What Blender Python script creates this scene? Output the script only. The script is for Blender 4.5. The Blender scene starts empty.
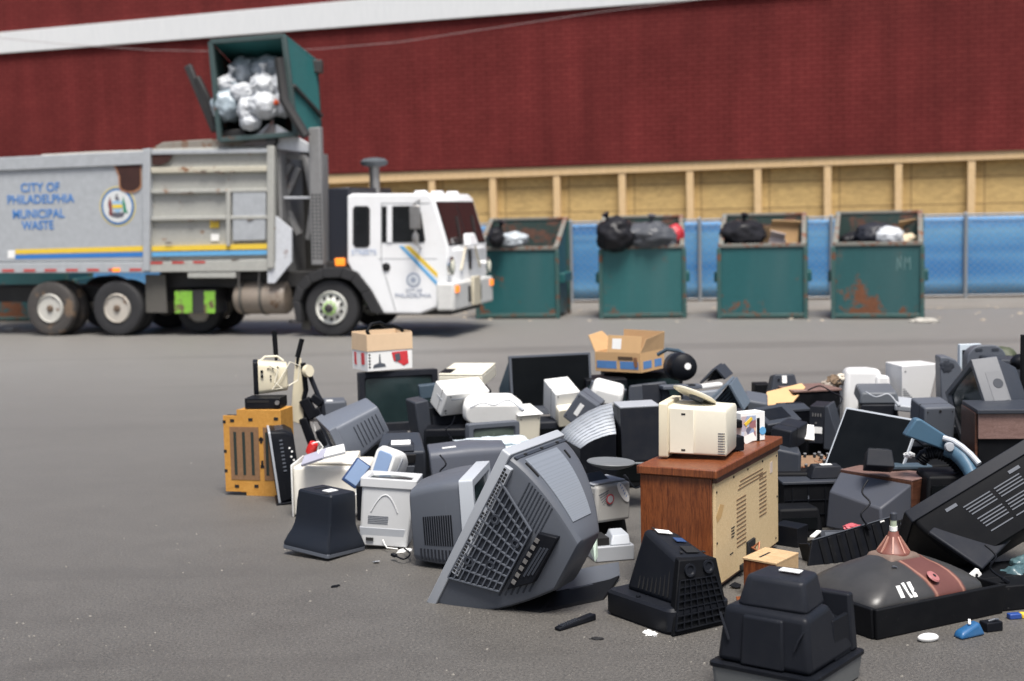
import bpy, bmesh, math, random
from mathutils import Vector, Matrix, noise
random.seed(7)
SC=bpy.context.scene; COL=SC.collection
V=Vector; R=math.radians
# ------------------------------------------------------------------ camera geometry (50 mm lens, eye 2.25 m above the tarmac)
FP=1422.; CX,CY=512.,340.5; PITCH=R(5.24); ROLL=R(1.2); EYE=V((0,0,2.25))
cf=V((0,math.cos(PITCH),-math.sin(PITCH))); _r=V((1,0,0)); _u=_r.cross(cf)
cr=_r*math.cos(ROLL)-_u*math.sin(ROLL); cu=_r*math.sin(ROLL)+_u*math.cos(ROLL)
def ray(px,py): return cf+cr*((px-CX)/FP)-cu*((py-CY)/FP)
def at(px,py,Y): d=ray(px,py); return EYE+d*(Y/d.y)
def gr(px,py,z=0.): d=ray(px,py); return EYE+d*((z-EYE.z)/d.z)
def plane_hit(px,py,p,n):
    d=ray(px,py); return EYE+d*((p-EYE).dot(n)/d.dot(n))
# ------------------------------------------------------------------ materials
MATS={}
def nt(name):
    m=bpy.data.materials.new(name); m.use_nodes=True; t=m.node_tree; b=t.nodes['Principled BSDF']; return m,t,b
def N(t,k,**kw):
    n=t.nodes.new(k)
    for a,v in kw.items(): setattr(n,a,v)
    return n
def ramp(t,src,stops):
    r=N(t,'ShaderNodeValToRGB'); e=r.color_ramp.elements
    while len(e)<len(stops): e.new(.5)
    for i,(p,c) in enumerate(stops): e[i].position=p; e[i].color=(c[0],c[1],c[2],1)
    t.links.new(src,r.inputs[0]); return r.outputs[0]
def mix(t,f,a,b,mode='MIX'):
    m=N(t,'ShaderNodeMix',data_type='RGBA',blend_type=mode)
    for s,v in ((0,f),(6,a),(7,b)):
        if hasattr(v,'is_linked') or isinstance(v,bpy.types.NodeSocket): t.links.new(v,m.inputs[s])
        elif isinstance(v,(int,float)): m.inputs[s].default_value=v
        else: m.inputs[s].default_value=(v[0],v[1],v[2],1)
    return m.outputs[2]
def noi(t,scale,detail=4,rough=.6,vec=None,dist=0):
    n=N(t,'ShaderNodeTexNoise'); n.inputs['Scale'].default_value=scale; n.inputs['Detail'].default_value=detail
    n.inputs['Roughness'].default_value=rough; n.inputs['Distortion'].default_value=dist
    if vec is None:
        vec=objc(t)
    t.links.new(vec,n.inputs['Vector']); return n.outputs['Fac']
def objc(t,scale=None):
    c=None
    for n in t.nodes:
        if n.type=='TEX_COORD': c=n
    c=c or N(t,'ShaderNodeTexCoord')
    o=c.outputs['Object']
    if scale:
        mp=N(t,'ShaderNodeMapping'); mp.inputs['Scale'].default_value=scale; t.links.new(o,mp.inputs['Vector']); return mp.outputs[0]
    return o
def bump(t,b,src,st,dist=.002):
    n=N(t,'ShaderNodeBump'); n.inputs['Strength'].default_value=st; n.inputs['Distance'].default_value=dist
    t.links.new(src,n.inputs['Height']); t.links.new(n.outputs[0],b.inputs['Normal'])
def plastic(name,c,rough=.42,dust=.25,dustc=(.22,.21,.19),sc=9):
    """moulded plastic with finger-marks, scuffs and a thin film of dust"""
    if name in MATS: return MATS[name]
    m,t,b=nt(name)
    n1=noi(t,sc,5,.65); n2=noi(t,sc*9,3,.7)
    f=ramp(t,n1,[(.42,(0,0,0)),(.72,(1,1,1))])
    col=mix(t,.0,c,c)
    k=N(t,'ShaderNodeMath',operation='MULTIPLY'); t.links.new(f,k.inputs[0]); k.inputs[1].default_value=dust
    col=mix(t,k.outputs[0],c,[.7*c[i]+.3*dustc[i]*(.35 if max(c)<.2 else 1) for i in range(3)])
    s=ramp(t,n2,[(.68,(0,0,0)),(.74,(1,1,1))])
    k2=N(t,'ShaderNodeMath',operation='MULTIPLY'); t.links.new(s,k2.inputs[0]); k2.inputs[1].default_value=.35*dust
    col=mix(t,k2.outputs[0],col,[min(.6,1.4*x+.06) for x in c])
    mp=N(t,'ShaderNodeMapping'); mp.inputs['Scale'].default_value=(1,6,.7); mp.inputs['Rotation'].default_value=(.5,.4,.9); t.links.new(objc(t),mp.inputs[0])
    n3=noi(t,16,4,.75,mp.outputs[0],.6); s3=ramp(t,n3,[(.66,(0,0,0)),(.70,(1,1,1))])
    k3=N(t,'ShaderNodeMath',operation='MULTIPLY'); t.links.new(s3,k3.inputs[0]); k3.inputs[1].default_value=.8*dust
    col=mix(t,k3.outputs[0],col,[min(.7,1.7*x+.035) for x in c] if max(c)<.4 else [x*.72 for x in c])
    t.links.new(col,b.inputs['Base Color'])
    rr=N(t,'ShaderNodeMapRange'); t.links.new(n1,rr.inputs[0]); rr.inputs[3].default_value=rough-.06; rr.inputs[4].default_value=rough+.16
    t.links.new(rr.outputs[0],b.inputs['Roughness'])
    bump(t,b,noi(t,420,2,.5),.18,.0006)
    b.inputs['Specular IOR Level'].default_value=(.13 if max(c)<.03 else .22) if max(c)<.2 else .45
    MATS[name]=m; return m
def flat(name,c,rough=.6,metal=0,nz=.12,sc=12,emit=None):
    if name in MATS: return MATS[name]
    m,t,b=nt(name)
    n1=noi(t,sc,5,.6); col=mix(t,n1,[x*(1-nz) for x in c],[min(1,x*(1+nz)) for x in c])
    t.links.new(col,b.inputs['Base Color']); b.inputs['Roughness'].default_value=rough; b.inputs['Metallic'].default_value=metal
    if emit: b.inputs['Emission Color'].default_value=(*c,1); b.inputs['Emission Strength'].default_value=emit
    MATS[name]=m; return m
def glassy(name,c,rough=.12):
    if name in MATS: return MATS[name]
    m,t,b=nt(name); n1=noi(t,5,4,.6)
    t.links.new(mix(t,n1,[x*.6 for x in c],[x*1.3 for x in c]),b.inputs['Base Color'])
    rr=N(t,'ShaderNodeMapRange'); t.links.new(n1,rr.inputs[0]); rr.inputs[3].default_value=rough*.6; rr.inputs[4].default_value=rough*2
    t.links.new(rr.outputs[0],b.inputs['Roughness']); MATS[name]=m; return m
def wood(name,c1,c2,ax=(1,1,9),rough=.38,sc=1.):
    if name in MATS: return MATS[name]
    m,t,b=nt(name); v=objc(t,ax)
    n1=noi(t,7*sc,6,.65,v,1.2); n2=noi(t,60*sc,3,.6,v)
    col=ramp(t,n1,[(.3,c1),(.48,[(a+b_)/2 for a,b_ in zip(c1,c2)]),(.6,c2),(.75,c1)])
    d=ramp(t,n2,[(.35,(.55,.55,.55)),(.6,(1,1,1))])
    t.links.new(mix(t,.7,col,d,'MULTIPLY'),b.inputs['Base Color']); b.inputs['Roughness'].default_value=rough
    bump(t,b,n2,.2,.001); MATS[name]=m; return m
def rusty(name,c,amount=.5,rough=.5,rc=(.13,.045,.02),sc=2.2,zlow=None):
    """old painted steel with rust blooms, chips and grime"""
    if name in MATS: return MATS[name]
    m,t,b=nt(name)
    sd_=sum(map(ord,name))%37; of=N(t,'ShaderNodeMapping'); of.inputs['Location'].default_value=(sd_*1.7,sd_*.9,sd_*2.3); t.links.new(objc(t),of.inputs[0])
    n1=noi(t,sc,7,.7,of.outputs[0]); n2=noi(t,sc*6,5,.7); n3=noi(t,sc*.8,3,.5,objc(t,(1,1,.18)))
    src=n1
    if zlow is not None:   # wear gathers along the bottom skirt
        s=N(t,'ShaderNodeSeparateXYZ'); t.links.new(objc(t),s.inputs[0])
        mr=N(t,'ShaderNodeMapRange'); t.links.new(s.outputs[2],mr.inputs[0]); mr.inputs[1].default_value=zlow; mr.inputs[2].default_value=0; mr.inputs[3].default_value=0; mr.inputs[4].default_value=.17
        a=N(t,'ShaderNodeMath',operation='ADD'); t.links.new(n1,a.inputs[0]); t.links.new(mr.outputs[0],a.inputs[1]); src=a.outputs[0]
    mk=ramp(t,src,[(.74-.28*amount,(0,0,0)),(.80-.28*amount,(1,1,1))])
    pc=mix(t,n2,[x*.72 for x in c],[min(1,x*1.22) for x in c]); pc=mix(t,ramp(t,n3,[(.45,(0,0,0)),(.75,(.5,.5,.5))]),pc,[.8*x+.035 for x in c])
    rcx=mix(t,n2,[x*.5 for x in rc],[x*1.7 for x in rc])
    t.links.new(mix(t,mk,pc,rcx),b.inputs['Base Color'])
    rr=N(t,'ShaderNodeMapRange'); t.links.new(mk,rr.inputs[0]); rr.inputs[3].default_value=rough; rr.inputs[4].default_value=.85
    t.links.new(rr.outputs[0],b.inputs['Roughness']); bump(t,b,n2,.35,.004); MATS[name]=m; return m
def mapr(name): return MATS[name]
# colours
BLK=plastic('plastic_black',(.006,.007,.010),.4,.35,(.12,.12,.12))
BLK2=plastic('plastic_black_matt',(.0045,.005,.0065),.55,.3,(.1,.1,.1))
CHAR=plastic('plastic_charcoal',(.016,.018,.024),.42,.35)
DGR=plastic('plastic_dark_grey',(.034,.039,.050),.42,.35)
MGR=plastic('plastic_mid_grey',(.09,.10,.12),.4,.3,(.3,.3,.3))
LGR=plastic('plastic_light_grey',(.34,.36,.39),.4,.3,(.4,.39,.37))
SIL=plastic('plastic_silver',(.42,.45,.49),.33,.3,(.4,.39,.37))
WHT=plastic('plastic_white',(.74,.74,.72),.4,.3,(.45,.42,.36))
CRM=plastic('plastic_cream',(.72,.68,.56),.42,.35,(.45,.4,.3))
BEI=plastic('plastic_beige',(.66,.6,.45),.42,.35,(.4,.34,.24))
NVY=plastic('plastic_navy',(.03,.06,.15),.4,.3)
BLP=plastic('plastic_steel_blue',(.22,.31,.48),.35,.3)
TEALP=plastic('plastic_dusty_blue',(.06,.12,.18),.35,.3)
SLATE=plastic('plastic_slate',(.05,.075,.1),.42,.35)
GRNG=glassy('crt_glass',(.018,.032,.034),.14)
GRNG2=glassy('crt_glass_grey_green',(.07,.09,.075),.2)
LCDG=glassy('lcd_glass',(.004,.005,.006),.3); LCDG.node_tree.nodes['Principled BSDF'].inputs['Specular IOR Level'].default_value=.12
WDR=wood('wood_veneer_red',(.085,.021,.008),(.25,.075,.024),(9,9,.8))
WDD=wood('wood_veneer_dark',(.055,.022,.013),(.12,.05,.03),(.8,6,6))
WDP=wood('particle_board',(.64,.47,.25),(.74,.57,.33),(2,2,2),.7,4)
PLY=wood('plywood',(.38,.25,.095),(.50,.34,.14),(1,1,.35),.7,.35)
STUD=wood('stud_lumber',(.62,.42,.20),(.78,.56,.32),(6,6,.5),.65)
YEL=wood('amber_panel',(.50,.23,.035),(.60,.30,.06),(3,3,3),.55,1)
CARD=flat('cardboard',(.56,.35,.17),.8,0,.12,6)
CARDI=flat('cardboard_inside',(.45,.29,.15),.85)
STK=flat('sticker_white',(.82,.82,.8),.45,0,.04)
PAPR=flat('paper_white',(.8,.8,.78),.7,0,.05)
RED=flat('red_plastic',(.55,.02,.02),.4)
BLUEP=flat('blue_print',(.09,.22,.47),.6,0,.2)
YELP=flat('yellow_paint',(.72,.5,.05),.5,0,.12)
BLU=flat('blue_paint',(.03,.17,.48),.5,0,.15)
LBLU=flat('blue_paint_light',(.12,.36,.62),.5)
GRN=flat('green_paint',(.05,.25,.12),.5)
LIME=rusty('lime_paint',(.20,.45,.04),.75,.55,(.10,.05,.04),6)
METAL=flat('metal_dull',(.32,.31,.3),.42,.8,.3)
STEEL=rusty('tank_steel',(.24,.20,.16),.5,.4,(.12,.07,.04))
DARKM=rusty('dark_frame_steel',(.022,.021,.021),.35,.6)
RUB=flat('rubber',(.022,.022,.024),.75,0,.3)
RUBB=flat('rubber_brown',(.12,.085,.06),.85,0,.25)
HOLE=flat('recess_black',(.006,.006,.007),.8)
TUBE=flat('crt_tube_coating',(.03,.03,.03),.5,0,.5,7)
YOKE=flat('crt_red_brown',(.17,.06,.045),.5,0,.35)
GLS=flat('neck_glass',(.35,.4,.3),.15)
COP=flat('copper_wire',(.3,.1,.04),.5,.3)
PCB=flat('circuit_board',(.16,.08,.03),.6,0,.5,30)
# ------------------------------------------------------------------ mesh builder
class MB:
    def __init__(s): s.v=[]; s.f=[]
    def add(s,vs,fs):
        o=len(s.v); s.v+= [V(x) for x in vs]; s.f+=[tuple(i+o for i in f) for f in fs]; return s
    def hexa(s,p):  # 0-3 bottom ring, 4-7 top ring
        return s.add(p,[(3,2,1,0),(4,5,6,7),(0,1,5,4),(1,2,6,5),(2,3,7,6),(3,0,4,7)])
    def box(s,x0,x1,y0,y1,z0,z1):
        return s.hexa([(x0,y0,z0),(x1,y0,z0),(x1,y1,z0),(x0,y1,z0),(x0,y0,z1),(x1,y0,z1),(x1,y1,z1),(x0,y1,z1)])
    def bar(s,a,b,w,h,up=(0,0,1)):
        a=V(a);b=V(b);d=(b-a).normalized(); sx=d.cross(V(up))
        if sx.length<1e-4: sx=d.cross(V((1,0,0)))
        sx.normalize(); u=sx.cross(d)
        q=[sx*-w/2+u*-h/2,sx*w/2+u*-h/2,sx*w/2+u*h/2,sx*-w/2+u*h/2]
        return s.hexa([a+x for x in q]+[b+x for x in q])
    def rings(s,rs,cap=True):
        n=len(rs[0]); o=len(s.v)
        for r in rs: s.v+=[V(x) for x in r]
        for k in range(len(rs)-1):
            for i in range(n): s.f.append((o+k*n+i,o+k*n+(i+1)%n,o+(k+1)*n+(i+1)%n,o+(k+1)*n+i))
        if cap: s.f.append(tuple(o+i for i in range(n))[::-1]); s.f.append(tuple(o+(len(rs)-1)*n+i for i in range(n)))
        return s
    def tube(s,pts,r,n=8,cap=True):
        pts=[V(p) for p in pts]; rs=[]; prev=None
        for i,p in enumerate(pts):
            d=(pts[min(i+1,len(pts)-1)]-pts[max(i-1,0)]).normalized()
            a=prev-d*prev.dot(d) if prev is not None else d.orthogonal()
            a.normalize(); prev=a; b=d.cross(a); rr=r[i] if isinstance(r,(list,tuple)) else r
            rs.append([p+(a*math.cos(2*math.pi*k/n)+b*math.sin(2*math.pi*k/n))*rr for k in range(n)])
        return s.rings(rs,cap)
    def lathe(s,prof,o=(0,0,0),ax=(0,0,1),n=28,cap=True):
        ax=V(ax).normalized(); a=ax.orthogonal().normalized(); b=ax.cross(a); o=V(o)
        return s.rings([[o+ax*h+(a*math.cos(2*math.pi*k/n)+b*math.sin(2*math.pi*k/n))*max(r,1e-4) for k in range(n)] for r,h in prof],cap)
    def plate(s,q,u0,u1,v0,v1,t=.003,lift=.0015):
        """thin slab on quad q (4 corners, counter-clockwise from outside), u along q0-q1, v along q0-q3"""
        q=[V(x) for x in q]; n=(q[1]-q[0]).cross(q[3]-q[0]).normalized()
        f=lambda u,v:(q[0]*(1-u)+q[1]*u)*(1-v)+(q[3]*(1-u)+q[2]*u)*v
        b=[f(u0,v0),f(u1,v0),f(u1,v1),f(u0,v1)]
        return s.hexa([x+n*(lift-t) for x in b]+[x+n*lift for x in b])
    def poly(s,pts,n,t):
        """flat polygon outline extruded by t along n"""
        n=V(n)*t; pts=[V(p) for p in pts]; return s.rings([pts,[p+n for p in pts]])
    def build(s,name,mat,parent=None,bev=0,seg=2,smooth=35,mods=None):
        me=bpy.data.meshes.new(name); me.from_pydata(s.v,[],s.f)
        bm=bmesh.new(); bm.from_mesh(me); bmesh.ops.recalc_face_normals(bm,faces=bm.faces)
        th=R(smooth)
        for f in bm.faces: f.smooth=True
        for e in bm.edges:
            if len(e.link_faces)==2 and e.calc_face_angle(0)>th: e.smooth=False
        bm.to_mesh(me); bm.free(); me.materials.append(mat)
        o=bpy.data.objects.new(name,me); COL.objects.link(o)
        if parent: o.parent=parent
        if bev:
            m=o.modifiers.new('bevel','BEVEL'); m.width=bev; m.segments=seg; m.limit_method='ANGLE'; m.angle_limit=R(32); m.harden_normals=False
        return o
def tag(o,label,cat,group=None,kind=None):
    if kind: o['kind']=kind
    if label: o['label']=label
    if cat: o['category']=cat
    if group: o['group']=group
    return o
def thing(name,label,cat,mw=None,group=None):
    o=bpy.data.objects.new(name,None); COL.objects.link(o); o.empty_display_size=.1
    if mw is not None: o.matrix_world=mw
    return tag(o,label,cat,group)
def frame(o,R3):
    m=Matrix(R3).to_4x4(); m.translation=V(o); return m
def ypr(yaw,pitch=0,roll=0):
    return Matrix.Rotation(R(yaw),3,'Z')@Matrix.Rotation(R(pitch),3,'X')@Matrix.Rotation(R(roll),3,'Y')
def man(u,px,py,Y,rot,dims):
    """a rigid box frame of size dims whose unit point u stands at the place seen at px,py, Y metres away ('g': on the ground)"""
    P=gr(px,py) if Y=='g' else at(px,py,Y)
    rot=rot if isinstance(rot,Matrix) else ypr(*rot)
    o=P-rot@V([a*b for a,b in zip(u,dims)])
    return frame(o,rot),dims
def axes(u,px,py,Y,x,y,dims):
    x=V(x).normalized(); y=V(y); y=(y-x*y.dot(x)).normalized(); z=x.cross(y)
    return man(u,px,py,Y,Matrix((x,y,z)).transposed(),dims)
def lift_to_ground(mw,zmin,z=0.):
    mw=mw.copy(); mw.translation.z+=z-zmin; return mw
def rrect(x0,x1,z0,z1,y,r=.02,n=3):
    r=min(r,(x1-x0)*.49,(z1-z0)*.49); pts=[]
    for cx_,cz_,a0 in ((x1-r,z0+r,-90),(x1-r,z1-r,0),(x0+r,z1-r,90),(x0+r,z0+r,180)):
        for k in range(n+1):
            a=R(a0+90*k/n); pts.append((cx_+r*math.cos(a),y,cz_+r*math.sin(a)))
    return pts
def text(body,size,mw,mat,parent,name='lettering',ext=.002,bold=0,align='CENTER'):
    c=bpy.data.curves.new(name,'FONT'); c.body=body; c.size=size; c.extrude=ext; c.offset=bold; c.align_x=align; c.align_y='CENTER'
    o=bpy.data.objects.new(name,c); COL.objects.link(o); dg=bpy.context.evaluated_depsgraph_get()
    me=bpy.data.meshes.new_from_object(o.evaluated_get(dg)); bpy.data.objects.remove(o); bpy.data.curves.remove(c)
    me.materials.clear(); me.materials.append(mat)
    o=bpy.data.objects.new(name,me); COL.objects.link(o); o.parent=parent; o.matrix_local=mw; return o
def facing(loc,x,up):
    """matrix for lettering: x = reading direction, up = letter up"""
    x=V(x).normalized(); up=V(up).normalized(); n=x.cross(up); m=Matrix((x,up,n)).transposed().to_4x4(); m.translation=V(loc); return m
def blob(mb,c,rx,ry,rz,seed=0,amp=.22,freq=2.2,sub=4,rot=0,flatb=False,crease=.06):
    bm=bmesh.new(); bmesh.ops.create_icosphere(bm,subdivisions=sub,radius=1); vs=[]
    for v in bm.verts:
        p=v.co.copy(); q=p*freq+V((seed*3.1,seed*1.7,-seed*2.3))
        k=1+amp*noise.noise(q)+amp*.6*noise.noise(q*2.1)+crease*(1-2*abs(noise.noise(q*3.3)))
        p=p*k
        if flatb and p.z<-.55: p.z=-.55+(p.z+.55)*.25
        p=V((p.x*rx,p.y*ry,p.z*rz)); p.rotate(Matrix.Rotation(rot,3,'Y')); vs.append(p+V(c))
    fs=[tuple(v.index for v in f.verts) for f in bm.faces]; bm.free(); mb.add(vs,fs); return mb
# ------------------------------------------------------------------ world, light, camera
w=bpy.data.worlds.new('World'); SC.world=w; w.use_nodes=True; wt=w.node_tree; bg=wt.nodes['Background']
sky=wt.nodes.new('ShaderNodeTexSky'); sky.sky_type='NISHITA'; sky.sun_disc=False
SUN_EL,SUN_AZ=R(66),R(168)
sky.sun_elevation=SUN_EL; sky.sun_rotation=SUN_AZ; sky.air_density=1.0; sky.dust_density=4.5; sky.ozone_density=1.0
wt.links.new(sky.outputs[0],bg.inputs[0]); bg.inputs[1].default_value=.078
L=bpy.data.lights.new('sun','SUN'); L.energy=3.0; L.angle=R(22); L.color=(1,.97,.92)
lo=bpy.data.objects.new('sun',L); COL.objects.link(lo)
sd=V((math.sin(SUN_AZ)*math.cos(SUN_EL),math.cos(SUN_AZ)*math.cos(SUN_EL),math.sin(SUN_EL)))
lo.rotation_euler=sd.to_track_quat('Z','Y').to_euler(); lo.location=(0,0,30)
cam=bpy.data.cameras.new('camera'); cam.lens=50; cam.sensor_width=36; cam.clip_end=2000
co=bpy.data.objects.new('camera',cam); COL.objects.link(co)
co.matrix_world=frame(EYE,Matrix((cr,cu,-cf)).transposed()); SC.camera=co
cam.dof.use_dof=True; cam.dof.focus_distance=8.2; cam.dof.aperture_fstop=1.7; cam.dof.aperture_blades=0
SC.view_settings.view_transform='Standard'; SC.view_settings.look='None'; SC.view_settings.exposure=.85; SC.view_settings.gamma=1
# ------------------------------------------------------------------ ground
def ground_mat():
    m,t,b=nt('asphalt'); o=objc(t)
    big=noi(t,.35,5,.6,o); mid=noi(t,2.2,5,.65,o); agg=noi(t,62,4,.85,o)
    vor=N(t,'ShaderNodeTexVoronoi'); vor.inputs['Scale'].default_value=120; t.links.new(o,vor.inputs['Vector'])
    c=mix(t,big,(.092,.086,.078),(.130,.122,.112)); c=mix(t,ramp(t,mid,[(.4,(0,0,0)),(.8,(.5,.5,.5))]),c,(.055,.05,.045))
    s=ramp(t,agg,[(.36,(.35,.35,.35)),(.48,(.9,.9,.9)),(.60,(1.12,1.12,1.12)),(.68,(2.6,2.55,2.4))])
    c=mix(t,1.,c,s,'MULTIPLY')
    vs=ramp(t,vor.outputs['Distance'],[(0,(1.5,1.45,1.4)),(.35,(.9,.9,.9)),(.7,(.75,.75,.75))]); c=mix(t,.6,c,vs,'MULTIPLY')
    # old oil drips and tyre lines running with the traffic
    st=noi(t,1.1,4,.6,objc(t,(.12,1.6,1))); c=mix(t,ramp(t,st,[(.55,(0,0,0)),(.7,(.35,.35,.35))]),c,(.06,.056,.052))
    oil=noi(t,.9,3,.5,o,1.); c=mix(t,ramp(t,oil,[(.7,(0,0,0)),(.76,(.55,.55,.55))]),c,(.05,.047,.045))
    # grazing sheen painted into the colour: tarmac pales with distance, ragged edges
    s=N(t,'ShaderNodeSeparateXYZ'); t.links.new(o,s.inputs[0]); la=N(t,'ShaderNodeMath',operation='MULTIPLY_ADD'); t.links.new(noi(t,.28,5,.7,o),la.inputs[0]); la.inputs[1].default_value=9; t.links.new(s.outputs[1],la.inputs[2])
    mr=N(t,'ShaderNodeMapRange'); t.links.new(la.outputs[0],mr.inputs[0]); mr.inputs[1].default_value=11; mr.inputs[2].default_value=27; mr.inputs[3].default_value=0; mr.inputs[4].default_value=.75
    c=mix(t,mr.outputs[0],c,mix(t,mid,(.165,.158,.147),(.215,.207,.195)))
    tm=noi(t,.55,2,.4,objc(t,(.05,.75,1))); c=mix(t,ramp(t,tm,[(.60,(0,0,0)),(.66,(.28,.28,.28)),(.72,(0,0,0))]),c,(.045,.042,.04))
    t.links.new(c,b.inputs['Base Color']); b.inputs['Roughness'].default_value=.55; b.inputs['Specular IOR Level'].default_value=.5
    bump(t,b,agg,.75,.006); return m
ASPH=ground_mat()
def sheet(name,pts,z,mat):
    o=MB().add([(x,y,z) for x,y in pts],[tuple(range(len(pts)))]).build(name,mat); o['kind']='structure'; return o
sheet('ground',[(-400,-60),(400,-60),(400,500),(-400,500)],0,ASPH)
m,t,b=nt('worn_concrete'); n1=noi(t,.8,6,.7); n2=noi(t,14,4,.7)
c=mix(t,n1,(.11,.10,.088),(.24,.222,.195)); c=mix(t,ramp(t,n2,[(.5,(0,0,0)),(.7,(.6,.6,.6))]),c,(.12,.10,.085)); t.links.new(c,b.inputs['Base Color']); b.inputs['Roughness'].default_value=.85
sheet('concrete_strip',[(-14,31.6),(-6,30.4),(2,30.0),(9,29.6),(15,29.2),(30,28.4),(30,60),(-60,60),(-60,36)],.004,m)
# ------------------------------------------------------------------ the big red hall behind
WA=R(14.5); we=V((math.cos(WA),-math.sin(WA),0)); wn=V((-math.sin(WA),-math.cos(WA),0)); WP=at(700,217,40); WP.z=0
def W(px,py,off=0):
    p=plane_hit(px,py,WP+wn*off,wn)-WP; return p.dot(we),p.z
hall=thing('warehouse','long red clad warehouse with an open timber framed band above the blue fence','building',frame(WP,Matrix((we,-wn,V((0,0,1)))).transposed()))
m,t,b=nt('red_siding')
s=N(t,'ShaderNodeSeparateXYZ'); t.links.new(objc(t),s.inputs[0]); cmb=N(t,'ShaderNodeCombineXYZ'); t.links.new(s.outputs[0],cmb.inputs[0]); t.links.new(s.outputs[2],cmb.inputs[1])
br=N(t,'ShaderNodeTexBrick'); t.links.new(cmb.outputs[0],br.inputs['Vector']); br.inputs['Scale'].default_value=1
br.inputs['Brick Width'].default_value=.34; br.inputs['Row Height'].default_value=.125; br.inputs['Mortar Size'].default_value=.012; br.inputs['Mortar Smooth'].default_value=.4
br.inputs['Color1'].default_value=(.135,.022,.021,1); br.inputs['Color2'].default_value=(.15,.026,.024,1); br.inputs['Mortar'].default_value=(.085,.011,.011,1)
n1=noi(t,.22,6,.65); n2=noi(t,1.5,5,.6,objc(t,(1,1,.12)))
c=mix(t,.8,br.outputs['Color'],ramp(t,n1,[(.3,(.72,.72,.72)),(.7,(1.2,1.2,1.2))]),'MULTIPLY'); c=mix(t,.8,c,ramp(t,n2,[(.3,(.72,.72,.72)),(.7,(1.15,1.15,1.15))]),'MULTIPLY')
t.links.new(c,b.inputs['Base Color']); b.inputs['Roughness'].default_value=.85; b.inputs['Specular IOR Level'].default_value=.15; bump(t,b,br.outputs['Fac'],.4,-.02)
REDS=m
x0,z0=W(-40,189); x1,z1=W(1100,145.5); zt=13.
MB().hexa([(x0-6,0,z0+.05),(x1+4,0,z1-.02),(x1+4,.3,z1-.02),(x0-6,.3,z0+.05),(x0-6,0,zt),(x1+4,0,zt),(x1+4,.3,zt),(x0-6,.3,zt)]).build('siding',REDS,hall)
MB().box(x0-6,x1+4,.3,12,zt-.3,zt).build('roof_slab',DARKM,hall)
MB().box(x1+3.7,x1+4,.3,12,0,zt-.3).build('end_wall',REDS,hall); MB().box(x0-6,x0-5.7,.3,12,0,zt-.3).build('end_wall',REDS,hall)
MB().box(x0-5.7,x1+3.7,11.7,12,0,zt-.3).build('rear_wall',REDS,hall)
# white band
a=[W(-60,58),W(-60,38.5),W(720,-2),W(720,-36)]
def bandz(lo): # line through two pixel points, extended
    (xa,za),(xb,zb)=(W(0,54),W(700,0)) if lo else (W(0,33),W(360,0))
    return lambda x: za+(zb-za)*(x-xa)/(xb-xa)
bl,bh=bandz(1),bandz(0)
m,t,b=nt('white_band'); wv=noi(t,6,3,.6,objc(t,(6,1,.3))); t.links.new(mix(t,wv,(.56,.58,.59),(.72,.73,.73)),b.inputs['Base Color']); b.inputs['Roughness'].default_value=.6
xa,xb=x0-6,W(760,0)[0]+2
MB().hexa([(xa,-.12,bl(xa)),(xb,-.12,bl(xb)),(xb,-.003,bl(xb)),(xa,-.003,bl(xa)),(xa,-.12,bh(xa)),(xb,-.12,bh(xb)),(xb,-.003,bh(xb)),(xa,-.003,bh(xa))]).build('roof_edge_band',m,hall,.01)
# open framed band: header, plywood sheets, studs
zb=lambda x: z0+(z1-z0)*(x-x0)/(x1-x0)
MB().hexa([(x0,.05,zb(x0)-.26),(x1,.05,zb(x1)-.26),(x1,.29,zb(x1)-.26),(x0,.29,zb(x0)-.26),(x0,.05,zb(x0)+.04),(x1,.05,zb(x1)-.03),(x1,.29,zb(x1)-.03),(x0,.29,zb(x0)+.04)]).build('header_beam',STUD,hall,.01)
m,t,b=nt('plywood_sheets')
s=N(t,'ShaderNodeSeparateXYZ'); t.links.new(objc(t),s.inputs[0]); cmb=N(t,'ShaderNodeCombineXYZ'); t.links.new(s.outputs[0],cmb.inputs[0]); t.links.new(s.outputs[2],cmb.inputs[1])
br=N(t,'ShaderNodeTexBrick'); t.links.new(cmb.outputs[0],br.inputs['Vector']); br.inputs['Scale'].default_value=1; br.inputs['Brick Width'].default_value=1.9; br.inputs['Row Height'].default_value=.72; br.inputs['Mortar Size'].default_value=.012; br.offset=0
br.inputs['Color1'].default_value=(.50,.35,.15,1); br.inputs['Color2'].default_value=(.43,.295,.125,1); br.inputs['Mortar'].default_value=(.12,.07,.03,1)
n1=noi(t,2.6,7,.7,objc(t,(1,1,3)),1.5); c=mix(t,.85,br.outputs['Color'],ramp(t,n1,[(.25,(.62,.6,.55)),(.7,(1.3,1.28,1.2))]),'MULTIPLY')
t.links.new(c,b.inputs['Base Color']); b.inputs['Roughness'].default_value=.8
MB().hexa([(x0,.3,0),(x1,.3,0),(x1,.34,0),(x0,.34,0),(x0,.3,zb(x0)-.1),(x1,.3,zb(x1)-.1),(x1,.34,zb(x1)-.1),(x0,.34,zb(x0)-.1)]).build('plywood_panel',m,hall)
cen=[431,492,556,621.5,689.5,757.5,827.5,898.5,971.5,1046]
xs=[W(c_,190)[0] for c_ in cen]; d=xs[1]-xs[0]
xs=[xs[0]-d*k for k in range(6,0,-1)]+xs
for x in xs:
    MB().box(x-.095,x+.095,.07,.299,0,zb(x)-.262).build('stud',STUD,hall,.006)
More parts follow.
